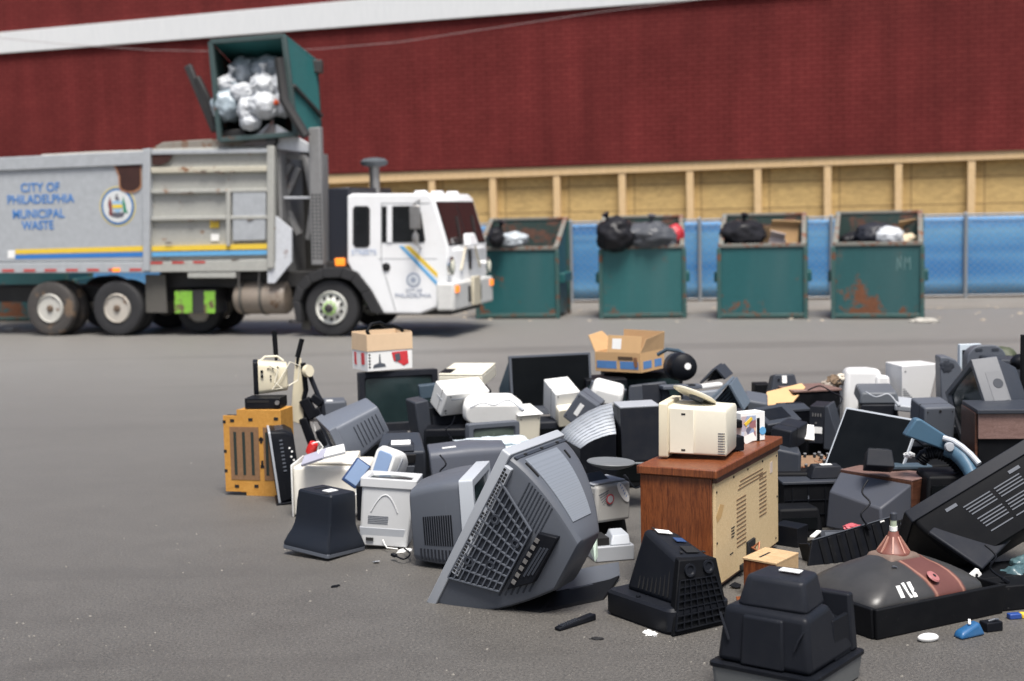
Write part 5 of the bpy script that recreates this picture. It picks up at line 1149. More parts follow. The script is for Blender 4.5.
m0=MB(); m0.poly([(.27,-.0045,.14),(.32,-.0045,.15),(.33,-.0045,.09),(.28,-.0045,.07)],(0,-1,0),.002); m0.poly([(.05,-.002,.03),(.18,-.002,.035),(.17,-.002,.06),(.13,-.002,.07),(.125,-.002,.15),(.115,-.002,.15),(.11,-.002,.07),(.06,-.002,.055)],(0,-1,0),.002); m0.build('grey_print',MGR,r)
m0=MB()
for k in range(5): m0.box(.010,.028,-.003,0,.03+.028*k,.045+.028*k)
m0.build('print_ticks',HOLE,r)
m0=MB(); m0.poly([(-.002,.24,.04),(-.002,.29,.05),(-.002,.29,.16),(-.002,.25,.16)],(-1,0,0),.002); m0.poly([(-.002,.06,.06),(-.002,.13,.05),(-.002,.14,.16),(-.002,.07,.165)],(-1,0,0),.002); m0.build('red_print',MATS['print_red'],r)
zb_=mw@V((.21,.15,.33))
tag(MB().tube([mw@V(p) for p in ((.06,.05,.30),(.03,.06,.36),(.08,.08,.42),(.18,.10,.43),(.24,.12,.40),(.30,.12,.395),(.40,.13,.36),(.44,.16,.33))],.017,10).build('vacuum_hose',BLK2),'black vacuum hose looped over the tan flaps of the white carton','hose')
# low black monitor side under the white printer
r=boxy('monitor','dark grey monitor housing wedged below the white inkjet printer','monitor',man((0,0,1),413,403,12.1,(20,0,-8),(.14,.3,.5)),DGR,None,'housing',.015,(.1,1,0,1))
r=boxy('computer_tower','black computer tower under the white inkjet printer','computer',man((0,0,1),429,408,12.15,(15,0,0),(.34,.4,.55)),BLK,None,'case',.006); MB().box(.03,.3,-.004,0,.36,.48).build('drive_bay',CHAR,r)
r=boxy('keyboard_case','small bluish black case poking out left of the cream scanner','case',man((0,0,1),419,386,12.5,(10,0,-4),(.16,.12,.12)),SLATE)
# white film and bags by the small television
mw,d=man((.5,0,.5),494,409,11.9,(8,10,2),(.52,.35,.14)); r=thing('monitor','smooth white rounded monitor shell lying behind the small silver television','monitor',mw)
MB().rings([[(x,0+.0,z) for x,_,z in rrect(.03,.50,-.06,.10,0,.06,5)],[(x,.06,z) for x,_,z in rrect(0,.52,-.06,.14,0,.07,5)],[(x,.3,z) for x,_,z in rrect(.04,.48,-.05,.12,0,.06,5)]]).build('housing',WHT,r,.01,smooth=50)
r=boxy('printer','pale cream printer body between the small silver television and the white round footed monitor','printer',man((0,0,1),519,417,11.9,(22,8,0),(.20,.3,.22)),CRM,None,'casing',.012)
MB().hexa([(-.01,0,.225),(.22,0,.225),(.22,.28,.225),(0,.28,.225),(-.01,-.02,.235),(.22,-.02,.235),(.22,.28,.25),(0,.28,.25)]).build('lid',WHT,r,.004)
bag(492,445,10.6,.28,.06,flat('film_blue_white',(.6,.68,.72),.3),'bluish clear plastic film lying in front of the small silver television','plastic sheets on the heap',43,ry=.16,knot=False,amp=.4)
# grey monitor with sticker, tilted
mw,d=axes((0,0,1),579,392,11.6,(.75,-.2,-.55),(.1,.95,.2),(.20,.25,.26)); r=boxy('monitor','mid grey monitor on its corner with a white sticker, right of the round footed monitor','monitor',(mw,d),MGR,None,'housing',.015)
MB().box(.06,.10,-.003,.0,.08,.19).build('sticker',STK,r)
MB().hexa([(0,-.03,0),(d[0],-.03,0),(d[0],0,0),(0,0,0),(.02,-.05,d[2]*.9),(d[0]-.02,-.05,d[2]*.9),(d[0],0,d[2]),(0,0,d[2])]).build('front_step',MGR,r,.006) if 0 else None
# large television: curved ribbed light grey top over a black underside
ps=[(557,436,580,449),(566,427,588,443),(576,419.5,594,440),(588,412,602,437),(600,406.5,609,435),(612,403.5,616,434)]
p0=at(590,460,10.7); r=thing('television','television with a curved pale ribbed back beside the tall black speaker box','television',frame(V((p0.x,p0.y,0)),Matrix.Identity(3)),GT); O=V((p0.x,p0.y,0))
rs=[]
top=[at(a_,b_,10.95)-O for a_,b_,_,_ in ps]; bot=[at(c_,d__,10.35)-O for _,_,c_,d__ in ps]
for a_,b_ in zip(top,bot): rs.append([a_,b_,V((b_.x,b_.y+.03,b_.z-.38)),V((a_.x,a_.y+.03,b_.z-.38))])
MB().rings(rs).build('housing',BLK,r,smooth=50)
gb=MB()
vs=[];fs=[]
for k in range(len(top)): 
    for j in range(2): vs.append((top[k] if j==0 else bot[k])+V((0,0,.006)))
for k in range(len(top)-1): fs.append((2*k,2*k+1,2*k+3,2*k+2))
gb.add(vs,fs); ro=gb.build('rear_cover',SIL,r,smooth=50); md=ro.modifiers.new('t','SOLIDIFY'); md.thickness=.01
gb=MB()
for j in range(9):
    f_=(j+.5)/9
    for k in range(len(top)-1): gb.bar(top[k].lerp(bot[k],f_)+V((0,0,.010)),top[k+1].lerp(bot[k+1],f_)+V((0,0,.0085)),.007,.006)
gb.build('louvre_pattern',LGR,r)
# white rounded back of a monitor
r=boxy('monitor','white rounded monitor back lying left of the open blue printed box','monitor',man((0,0,1),592,386,11.9,(-8,15,16),(.29,.25,.16)),WHT,None,'housing',.04,(.05,.95,.1,1))
MB().box(-.01,.30,.2,.235,-.06,.12).build('bezel',MGR,r,.008)
# things carrying the open carton
r=boxy('television','black boxy television under the left side of the open blue printed box','television',man((0,0,1),586,380,12.9,(4,0,0),(.38,.4,.60)),BLK,GT,'cabinet',.01); MB().box(.02,.36,-.006,0,.08,.55).build('screen',GRNG,r)
r=boxy('television','wide black television carrying the open blue printed box','television',man((0,0,1),604,373.3,13.25,(0,0,0),(.74,.5,.74)),BLK2,GT,'cabinet',.012); MB().box(.04,.7,-.006,0,.1,.68).build('screen',GRNG,r)
mw,d=man((0,0,0),628,412,11.9,(-6,0,0),(.40,.34,.24)); mw,d=man((0,1,1),629,384,12.2,(186,0,0),(.40,.36,.26))
mw,d=man((.5,0,1),650,381,11.95,(4,-12,0),(.38,.35,.30)); r=thing('monitor','charcoal monitor back with sloping shoulders right below the open blue printed box','monitor',mw)
MB().hexa([(-.02,0,-.1),(.44,0,-.1),(.42,.3,-.1),(0,.3,-.1),(.01,0,.27),(.33,0,.30),(.30,.25,.30),(.05,.25,.28)]).build('housing',DGR,r,.02,3); MB().hexa([(.13,-.004,-.08),(.30,-.004,-.08),(.30,.01,-.08),(.13,.01,-.08),(.12,-.004,.27),(.28,-.004,.27),(.28,.01,.27),(.12,.01,.27)]).build('rear_panel',CHAR,r,.004)
# canister
c0=at(676,366,12.7); c1=at(689,368,12.3); r=thing('canister_vacuum','round dark canister vacuum lying behind the open blue printed box','vacuum cleaner',frame(c0,Matrix.Identity(3))); ax=(c1-c0).normalized()
MB().lathe([(.06,-.02),(.118,.0),(.125,.02),(.125,.22),(.115,.27),(.07,.30),(.02,.305)],(0,0,0),ax,26).build('drum',BLK,r,smooth=40); MB().lathe([(.127,.05),(.127,.13)],(0,0,0),ax,26).build('drum_band',DGR,r)
MB().lathe([(.03,0),(.03,.012)],ax*.29+V((.02,-.0,.01)),ax,14).build('round_label',STK,r); MB().tube([V((-.16,.05,.10)),V((-.08,.02,.15)),V((.02,-.02,.14)),V((.08,-.06,.10))],.018,8).build('handle',SLATE,r)
MB().tube([(0,-.1,.12),(.03,-.12,.13)],.012,6).build('latch',BLK,r)
# plates, tents, shells right of it
r=boxy('panel','long pale grey plastic panel lying across the heap behind the beige monitor','panel',man((0,0,1),663,386,11.8,(8,-3,0),(.34,.16,.035)),MGR); MB().box(.22,.28,-.002,.1,.028,.038).build('cut_out',HOLE,r)
r=boxy('panel','narrow bright white plastic strip in front of the small dark tent shaped shell','panel',man((0,0,1),697,386,11.9,(12,0,-4),(.23,.09,.03)),WHT)
def tent(name,label,cat,apex,bl,br,Y,dep,mat,min_,t_=.02,group=None):
    P=at(*bl,Y); r_=thing(name,label,cat,frame(P,Matrix.Identity(3)),group); a_,b_,c_=at(*apex,Y)-P,V((0,0,0)),at(*br,Y)-P; dv=V((.1,dep,.02))
    n1_=(a_-b_).cross(dv).normalized()*t_; n2_=(c_-a_).cross(dv).normalized()*t_
    MB().hexa([b_,a_,a_+dv,b_+dv,b_+n1_,a_+n1_,a_+dv+n1_,b_+dv+n1_]).build('side_wall',mat,r_,.004); MB().hexa([a_,c_,c_+dv,a_+dv,a_+n2_,c_+n2_,c_+dv+n2_,a_+dv+n2_]).build('side_wall',mat,r_,.004)
    k=.35; MB().hexa([b_.lerp(c_,.1)+dv*k,c_.lerp(b_,.1)+dv*k,a_.lerp(c_,.05)+dv*k*1.1,a_.lerp(b_,.05)+dv*k*1.1]+[x+dv*.3 for x in (b_.lerp(c_,.1)+dv*k,c_.lerp(b_,.1)+dv*k,a_.lerp(c_,.05)+dv*k*1.1,a_.lerp(b_,.05)+dv*k*1.1)]).build('inner_wall',min_,r_)
    return r_,a_,b_,c_
tent('plastic_shell','small dark tent shaped shell standing up behind the beige monitor','plastic shell',(715,369.5),(701,384),(724,380),12.2,.22,DGR,BLK)
r,a_,b_,c_=tent('monitor_shell','slate blue tent shaped monitor shell open to the front behind the printed carton','monitor shell',(728,385),(709,403),(742,411),10.9,.3,plastic('plastic_slate_blue',(.11,.14,.175),.4,.3),SLATE)
m0=MB()
for k in range(6): m0.bar(b_.lerp(c_,.2+.1*k)+V((.01,.08,.02)),a_.lerp(c_,.12*k)+V((.01,.08,-.03)),.006,.006)
m0.build('inner_rib',BLK,r)
r=boxy('monitor','slate grey monitor back under the pale grey panel','monitor',man((0,0,1),688,392,11.6,(10,-12,-3),(.33,.3,.3)),plastic('plastic_steel_grey',(.16,.18,.21),.4,.3),None,'housing',.02,(.1,.9,0,1))
r=boxy('monitor','grey monitor housing right of the slate blue tent shaped shell','monitor',man((0,0,1),742,399,11.3,(-10,8,10),(.22,.3,.3)),MGR,None,'housing',.02,(.1,.95,0,1)); MB().box(.02,.06,-.004,0,.1,.25).build('opening',HOLE,r,.0)
r=boxy('plastic_case','black labelled case left of the grey sticker monitor at the rear of the heap','case',man((0,0,1),744,393,12.2,(10,0,12),(.24,.28,.3)),CHAR,None,'case',.012,(.12,.9,.1,1)); MB().box(.12,.16,-.004,0,.12,.22).build('sticker',STK,r)
r=boxy('plastic_case','black flat case behind the black labelled case','case',man((0,0,1),755,384.5,12.8,(0,0,0),(.14,.2,.2)),BLK2)
# ------------------------------------------------------------------ right wing of the heap
mw,d=man((.5,0,0),785,397,12.2,(0,-10,0),(.34,.3,.26)); r=thing('monitor','grey sloping monitor back with a white sticker, rear right of the heap','monitor',mw)
MB().hexa([(-.03,0,-.3),(.38,0,-.3),(.38,.3,-.3),(-.03,.3,-.3),(.08,.0,.20),(.26,.0,.20),(.26,.2,.20),(.08,.2,.20)]).build('housing',DGR,r,.015,3); MB().box(.15,.19,-.006,.006,.12,.185).build('sticker',STK,r); MB().lathe([(.01,0),(.01,.01)],(.12,.0,.15),(0,-1,0),8).build('screw',BLK,r)
mw,d=axes((0,0,1),763,405,11.8,(.9,.1,.12),(.1,.9,.42),(.43,.2,.02)); r=thing('cardboard_sheet','torn flat sheet of tan cardboard lying over the black boxes at the rear right','cardboard sheet',mw)
MB().poly([(0,0,0),(.25,-.03,0),(.27,.0,0),(.43,.17,0),(.42,.24,0),(.1,.2,0)],(0,0,1),.012).build('sheet',CARD,r); MB().poly([(0,0,0),(.0,-.02,-.14),(.06,.0,-.1),(.11,-.01,-.004)],(0,1,0),.01).build('folded_flap',CARDI,r)
r=boxy('television','dark wood topped television facing away at the rear right of the heap','television',man((0,0,1),794,393,11.9,(12,0,0),(.42,.4,.45)),BLK2,GT,'cabinet',.008); MB().box(-.01,.43,-.01,.41,.451,.47).build('wooden_top',wood('wood_veneer_dusty',(.17,.10,.085),(.24,.15,.13),(1,6,6)),r,.004)
for i,(px,py,zc) in enumerate(((835,381,0),(842,379,0),(828,386,0))):
    o=MB(); blob(o,(0,0,0),.06,.05,.045 if i else .055,50+i,.45,2.6,3); o=o.build('rag',[flat('rag_brown',(.16,.11,.07),.85,0,.4),flat('rag_cream',(.55,.5,.42),.85,0,.2),flat('rag_taupe',(.28,.24,.2),.85,0,.3)][i]); o.location=at(px,py,12.3); tag(o,['brown rag scrap on the dark wood topped television','cream rag scrap beside the brown rag on the rear right television','taupe rag scrap left of the brown rag on the rear right television'][i],'rag','rag scraps on the rear right television')
# connector panel tower + wedge
mw,d=man((0,0,1),810,402,10.9,(-22,0,2),(.13,.3,.30)); r=thing('monitor','charcoal monitor with its socket panel and white label facing the viewer, tipped right','monitor',mw)
MB().box(0,.11,0,.3,-.02,.27).build('socket_panel',CHAR,r,.004); MB().hexa([(.111,0,-.06),(.26,.0,-.08),(.26,.3,-.08),(.111,.3,-.06),(.111,.0,.27),(.14,0.0,.28),(.14,.3,.28),(.111,.3,.27)]).build('housing',DGR,r,.008)
MB().box(.015,.10,-.004,0,.06,.11).build('rating_label',STK,r); m0=MB()
for k in range(4): m0.box(.02+.02*k,.03+.02*k,-.003,0,.19,.215)
m0.lathe([(.008,0),(.008,.004)],(.05,0,.14),(0,-1,0),8); m0.build('socket_row_pattern',MATS['metal_dull'],r)
r=boxy('printer','black printer block with a grey slanted front left of the charcoal socket panel','printer',man((0,0,1),787,411,11.2,(14,10,0),(.22,.22,.18)),BLK,None,'case',.008); MB().hexa([(0,-.004,.17),(.2,-.004,.17),(.2,.12,.182),(0,.12,.182),(0,0,.19),(.2,0,.19),(.2,.12,.20),(0,.12,.20)]).build('top_plate',DGR,r,.004)
mw,d=axes((0,0,1),768,425,10.5,(.93,.25,.10),(-.25,.9,.34),(.28,.28,.07)); r=boxy('keyboard','dark grey keyboard like panel lying on the heap behind the printed carton','keyboard',(mw,d),DGR,None,'panel',.01); MB().box(.04,.22,.06,.22,.071,.074).build('key_field',BLK,r,.001)
r=boxy('speaker','long black speaker case slanting down behind the wooden console','speaker',man((0,0,1),771,427,10.2,(-35,6,8),(.16,.30,.16)),CHAR,None,'case',.012)
r=boxy('paper_pad','white paper pad propped against the black boxes right of the console','paper',man((0,0,1),797,423,10.4,(10,-30,10),(.13,.02,.12)),PAPR,None,'pad',.002)
# bundled wires and circuit boards in the dark gap
cg=at(815,458,10.2); r=thing('circuit_boards','brown circuit boards and loose copper wires in the gap left of the silver rimmed monitor','circuit boards',frame(cg,Matrix.Identity(3)))
MB().box(-.12,.10,0,.2,-.12,-.06).build('board',PCB,r); MB().hexa([(-.12,-.05,-.1),(.08,-.05,-.12),(.08,.05,.0),(-.1,.06,.0),(-.12,-.05,-.09),(.08,-.05,-.11),(.08,.05,.01),(-.1,.06,.01)]).build('board',PCB,r)
m0=MB(); rr=random.Random(4)
for k in range(9):
    a_=V((rr.uniform(-.13,.1),rr.uniform(-.08,.02),rr.uniform(-.1,.0))); pts=[a_]
    for j in range(4): a_=a_+V((rr.uniform(-.06,.06),rr.uniform(-.02,.02),rr.uniform(-.05,.06))); pts.append(a_)
    m0.tube(pts,.0035,5)
m0.build('wires',COP,r); m0=MB()
for k in range(10): c=V((rr.uniform(-.1,.1),-.07,rr.uniform(-.08,.03))); m0.lathe([(.012,0),(.012,.03)],c,(0,-.4,1),8)
m0.build('capacitor_pattern',MATS['metal_dull'],r)
r=boxy('monitor','slate monitor housing between the wooden console and the black flat backed television','monitor',man((0,0,1),770,447,10.0,(-8,0,12),(.3,.3,.42)),DGR,None,'housing',.02,(.0,.75,0,1))
# black flat backed tv with knob
mw,d=man((0,0,0),784,529,'g',(2,0,0),(.49,.42,.31)); Wd,D,H=d
r=thing('television','black flat backed television lying face down right of the console, stubby cap on top','television',mw,GT)
MB().box(0,Wd,0,D,0,H).build('housing',BLK2,r,.008,2); MB().box(-.012,Wd+.012,-.014,D,H+.001,H+.022).build('rear_rim',DGR,r,.005)
MB().hexa([(.2,.06,H+.023),(.46,.06,H+.023),(.46,.26,H+.023),(.2,.26,H+.023),(.235,.08,H+.11),(.42,.08,H+.11),(.42,.2,H+.11),(.235,.2,H+.11)]).build('neck_cover',CHAR,r,.008); MB().box(.29,.37,.12,.17,H+.109,H+.112).build('rating_label',STK,r)
m0=MB()
for x in (.06,.17,.29,.41): m0.bar((x,-.004,.02),(x,-.004,H-.02),.006,.008,(0,1,0))
for z in (.1,.2): m0.bar((.01,-.004,z),(Wd-.01,-.004,z),.006,.006,(0,1,0))
m0.build('seam_ribs',BLK,r); m0=MB()
for x,z in ((.17,.22),(.41,.21),(.17,.08)): m0.box(x-.004,x+.004,-.010,-.006,z-.012,z+.012)
m0.build('clip_pattern',MGR,r)
mw,d=PO('boxAC'); boxy('plastic_case','small shiny black case on the ground behind the little wooden speaker','case',(mw,d),BLK,None,'case',.004)
MB
# little wooden speaker
mw,d=PO('spkAB'); Wd,D,H=d; r=thing('speaker','little wooden speaker with a slotted pale top beside the console foot','speaker',mw)
MB().box(0,Wd,0,D,0,H-.012).build('case',WDR,r,.003); MB().box(-.004,Wd+.004,-.004,D+.004,H-.012,H).build('top_board',wood('wood_pale',(.50,.33,.17),(.60,.42,.24),(1,6,6),.5),r,.002)
MB().box(.07,.085,.05,.17,H-.001,H+.001).build('slot',HOLE,r); MB().lathe([(.018,0),(.018,.004),(.006,.006)],(Wd+.0,.05,H*.55),(1,0,0),14).build('socket',METAL,r)
MB().box(Wd-.002,Wd+.003,.0,D,.0,H-.012).build('side_board',MATS['wood_pale'],r,.001)
# television with wooden sides, grey tapering back
mw,d=man((0,0,1),912,481,9.3,(40,0,0),(.29,.58,.42)); Wd,D,H=d
r=thing('television','wood sided television with a grey tapering back, under the silver rimmed monitor','television',mw,GT)
MB().box(0,Wd,0,D,-.05,H-.004).build('wooden_cabinet',WDD,r,.004); MB().box(-.0,Wd,-.002,D,H-.003,H+.006).build('cabinet_top',MATS['wood_veneer_dusty'],r,.003)
MB().hexa([(-.30,.02,.08),(-.002,0,.02),(-.002,D,.02),(-.30,D-.1,.08),(-.28,.05,H-.15),(-.002,.0,H-.02),(-.002,D,H-.01),(-.28,D-.12,H-.09)]).build('housing',plastic('plastic_slate_rear',(.055,.06,.075),.4,.35),r,.012)
m0=MB()
for k in range(7):
    for j in range(3): m0.box(-.23+.03*k,-.215+.03*k,-.003,.03,.10+.03*j,.118+.03*j)
m0.build('vent_slot_pattern',HOLE,r)
r=boxy('panel','grey curved plastic panel lying on the wood sided television','panel',man((0,0,1),885,466,9.6,(12,4,3),(.36,.10,.03)),SLATE,None,'panel',.01)
r=boxy('carton','small white carton behind the ribbed black shell','carton',man((0,0,1),857,514,9.3,(5,0,0),(.07,.05,.07)),STK,None,'body',.002)
# ribbed black shell
mw,d=axes((0,0,1),812,540,8.75,(.93,.34,.16),(-.3,.9,-.2),(.60,.15,.36)); Wd,D,H=d
r=thing('television_shell','ribbed black television back shell standing on edge behind the bare picture tube','television shell',mw)
MB().hexa([(-.15,0,.05),(Wd+.02,0,.0),(Wd+.02,.02,0),(-.15,.02,.05),(0,0,H),(Wd,0,H),(Wd,.02,H),(0,.02,H)]).build('ribbed_wall',BLK,r,.004)
MB().hexa([(0,.021,H-.02),(Wd,.021,H-.02),(Wd-.03,D,H-.05),(.05,D,H-.05),(0,.021,H),(Wd,.021,H),(Wd-.02,D,H-.02),(.04,D,H-.02)]).build('top_wall',CHAR,r,.004); MB().box(-.02,.0,.021,D,0,H-.02).build('end_wall',BLK,r,.003); MB().box(Wd-.0,Wd+.02,.021,D,0,H-.02).build('end_wall',BLK,r,.003)
m0=MB()
for k in range(9): x=.04+k*.066; m0.box(x,x+.030,-.010,.0,.0,H-.012)
m0.build('ribs',BLK2,r,.003); MB().bar((0,-.002,H),(Wd,-.002,H),.005,.005).build('bright_edge',MGR,r); MB().box(.50,.53,-.01,-.002,H-.018,H-.008).build('white_clip',STK,r)
o=MB(); blob(o,(0,0,0),.06,.04,.02,61,.5,3,3); o=o.build('red_packet',flat('packet_pink',(.5,.10,.12),.5,0,.3)); o.location=at(853,527,9.1); tag(o,'crumpled pink red packet on the ribbed black shell','packet')
r=boxy('radio','small grey radio lying on top of the ribbed black shell','radio',man((0,0,1),820,530,9.1,(12,-25,3),(.17,.12,.05)),DGR,None,'case',.006); MB().box(.03,.12,-.003,0,.012,.035).build('dial',MGR,r)
o=MB().bar(at(812,537,8.9),at(819,531,9.0),.03,.008).build('paper_scrap',PAPR); tag(o,'white paper scrap at the left end of the ribbed black shell','paper')
# ---- bare picture tube in its bezel
mw,d=man((0,0,0),875,641,'g',(28.7,0,0),(.94,.64,.165)); Wd,D,H=d
r=thing('picture_tube','bare picture tube with red brown coil cone, face down in a black bezel tray','picture tube',mw)
t_=.02; o=MB(); o.hexa([(.012,.0,.0),(Wd-.012,0,0),(Wd-.012,t_,0),(.012,t_,0),(0,-.012,H),(Wd,-.012,H),(Wd,t_-.004,H),(0,t_-.004,H)]); o.hexa([(.0,t_,0),(t_,t_,0),(t_,D-t_,0),(.0,D-t_,0),(-.012,t_-.004,H),(t_,t_-.004,H),(t_,D-t_,H),(-.012,D-t_,H)])
o.box(Wd-t_,Wd,t_,D-t_,0,H-.002); o.box(.0,Wd,D-t_,D,0,H-.001); o.box(t_,Wd-t_,t_,D-t_,0.004,.02); o.build('bezel_tray',BLK2,r,.008,3)
# funnel: rounded rectangle narrowing to the neck (y axis of rrect used as height)
cx_,cy_=.44,.33; 
def fr(wx,wy,z,rd,cx2=cx_,cy2=cy_): return [(x,y,z) for x,_,y in [(p[0],0,p[2]) for p in rrect(cx2-wx,cx2+wx,cy2-wy,cy2+wy,0,rd,6)]]
fprof=[(1,.150),(.985,.170),(.93,.197),(.84,.226),(.72,.256),(.58,.284),(.45,.305),(.33,.322),(.24,.334)]
fun=MB().rings([fr(.42,.29,.06,.08)]+[fr(.42*k_,.29*k_,z_,.08+.10*(1-k_) if k_>.4 else .06) for k_,z_ in fprof]).build('glass_funnel',TUBE,r,smooth=70)
MB().lathe([(.088,.325),(.092,.34),(.086,.352),(.066,.372),(.048,.40),(.034,.43),(.026,.455)],(cx_,cy_,0),n=30).build('deflection_coil',YOKE,r,smooth=50)
m0=MB()
for k in range(8): a=2*math.pi*k/8; m0.bar((cx_+.086*math.cos(a),cy_+.086*math.sin(a),.348),(cx_+.033*math.cos(a),cy_+.033*math.sin(a),.43),.009,.009,(math.cos(a),math.sin(a),.2))
m0.build('coil_ribs',flat('coil_pale',(.42,.22,.17),.5,0,.3),r)
nk=MB().lathe([(.018,.44),(.018,.525),(.016,.54)],(cx_,cy_,0),n=18).build('glass_neck',GLS,r); MB().lathe([(.020,.52),(.020,.555),(.012,.562)],(cx_,cy_,0),n=14).build('neck_cap',DGR,nk); MB().lathe([(.0215,.46),(.0215,.485)],(cx_,cy_,0),n=14).build('neck_band',MATS['sticker_white'],nk)
# brown band over the shoulder with anode cup
def onf(px,py,lift=.004):
    # nearest height on funnel for a sight line, marching
    d_=ray(px,py).normalized(); inv=mw.inverted(); p=EYE+d_*5.5
    prof=fprof+[(0,.336)]
    for i in range(4000):
        q=inv@p; s_=max(abs(q.x-cx_)/.42,abs(q.y-cy_)/.29); 
        if s_<=1:
            for (a1,z1_),(a2,z2_) in zip(prof,prof[1:]):
                if a2<=s_<=a1: z_=lerp(z2_,z1_,(s_-a2)/(a1-a2)); break
            if q.z<=z_+lift: return V((q.x,q.y,z_+lift))
        p=p+d_*.001
    return inv@p
pb_=onf(950,592,0); ang=math.atan2(pb_.y-cy_,pb_.x-cx_)
m,t,b=nt('tube_coating_banded'); mp=N(t,'ShaderNodeMapping'); mp.vector_type='TEXTURE'; mp.inputs['Location'].default_value=(cx_,cy_,0); mp.inputs['Rotation'].default_value=(0,0,ang); t.links.new(objc(t),mp.inputs[0])
sx=N(t,'ShaderNodeSeparateXYZ'); t.links.new(mp.outputs[0],sx.inputs[0]); ab=N(t,'ShaderNodeMath',operation='ABSOLUTE'); t.links.new(sx.outputs[1],ab.inputs[0])
wob=noi(t,9,3,.5); wm=N(t,'ShaderNodeMath',operation='MULTIPLY_ADD'); t.links.new(wob,wm.inputs[0]); wm.inputs[1].default_value=.02; t.links.new(ab.outputs[0],wm.inputs[2])
bm_=ramp(t,wm.outputs[0],[(.108,(1,1,1)),(.118,(0,0,0))]); al=ramp(t,sx.outputs[0],[(.02,(0,0,0)),(.05,(1,1,1))]); mk=mix(t,1.,bm_,al,'MULTIPLY')
gn=noi(t,6,6,.7); sc1=noi(t,22,4,.8,objc(t,(1,5,1)),2.); base=mix(t,gn,(.018,.018,.018),(.055,.053,.052)); base=mix(t,ramp(t,sc1,[(.66,(0,0,0)),(.72,(.6,.6,.6))]),base,(.16,.155,.15))
bc=mix(t,noi(t,5,5,.6),(.075,.025,.02),(.15,.06,.05)); edge=ramp(t,wm.outputs[0],[(.088,(0,0,0)),(.097,(1,1,1)),(.110,(0,0,0))]); bc=mix(t,edge,bc,(.30,.15,.11))  # pale edge lines paint the shine of the band's glossy ridges
t.links.new(mix(t,mk,base,bc),b.inputs['Base Color']); b.inputs['Roughness'].default_value=.38; fun.data.materials.clear(); fun.data.materials.append(m)
c=onf(933,577,.013); nrm_=V((.25,-.55,.8)).normalized(); MB().lathe([(.034,-.004),(.040,.002),(.034,.010),(.012,.012)],c,nrm_,22).build('anode_cup',flat('anode_pink',(.34,.13,.13),.5),r); MB().lathe([(.011,.012),(.011,.014)],c,nrm_,10).build('anode_hole',HOLE,r)
for (x0,y0),(x1,y1) in (((897.5,586),(903,598)),((902,583),(912,598)),((908,582),(916,597))):
    MB().bar(onf(x0,y0,.006),onf(x1,y1,.006),.026,.004,(0,0,1)).build('warning_label',STK,r)
MB().bar(onf(892,566,.006),onf(897,567,.006),.012,.004).build('paint_fleck',MGR,r)

MB().hexa([(cx_-.13,cy_-.11,.290),(cx_+.13,cy_-.11,.290),(cx_+.13,cy_+.11,.290),(cx_-.13,cy_+.11,.290),(cx_-.10,cy_-.09,.345),(cx_+.10,cy_-.09,.345),(cx_+.10,cy_+.09,.345),(cx_-.10,cy_+.09,.345)]).build('coil_collar',flat('collar_brown',(.14,.095,.075),.7,0,.4,12),r,.02,3)
# ---- black television leaning over it
mw,d=axes((0,0,0),904,512,8.15,(.87,.10,.48),(.42,-.50,-.76),(.98,.42,.62)); Wd,D,H=d
r,Hs,_=tvset('television','big black television leaning over the bare picture tube, louvred back to the viewer','television',(mw,d),BLK2,CHAR,GRNG,GT,bd=.075,end=(.12,.80,.10,.75),pw=1.35,r=.03,plate=False,bw=.05)
m0=MB()
for j in range(11):
    t0=.22+.055*j
    for k in range(2):
        if j%5==4: continue
        Hs.strip(m0,'bottom',t0,.30+.02*j*.3+.23*k,t0,.50+.02*j*.3+.22*k,.007,.004,1)
m0.build('louvre_pattern',MGR,r)
m0=MB(); Hs.strip(m0,'bottom',.12,.2,.12,.28,.02,.004,1); Hs.strip(m0,'bottom',.12,.66,.12,.74,.02,.004,1); m0.build('latch_pattern',MGR,r)
# slanted grey back plate below right
mw2,d2=axes((0,0,0),981,572,7.9,(.70,.62,.36),(-.88,.30,.36),(.42,.36,.03)); r=boxy('panel','charcoal moulded panel under the leaning black television at the right edge','panel',(mw2,d2),CHAR,None,'panel',.01)
# ---- silver rimmed flat monitor
mw,d=PO('lcdAI'); Wd,D,H=d; r=thing('flat_monitor','black flat monitor with a thin silver rim tilted in the right of the heap','monitor',mw)
MB().rings([rrect(0,Wd,0,H,0,.008),rrect(0,Wd,0,H,.03,.008),rrect(.04,Wd-.04,.04,H-.04,.06,.02)]).build('casing',SIL,r,.002); MB().box(.012,Wd-.008,-.003,.006,.012,H-.014).build('screen',LCDG,r,.0005)
r=boxy('speaker','small charcoal speaker case lying in front of the silver rimmed monitor screen','speaker',man((0,0,1),866,448,9.4,(-4,-25,4),(.19,.15,.12)),CHAR,None,'case',.008,(.06,.9,0,.9))
MB().box(.02,.15,.005,.09,.121,.124).build('top_plate',DGR,r,.001)
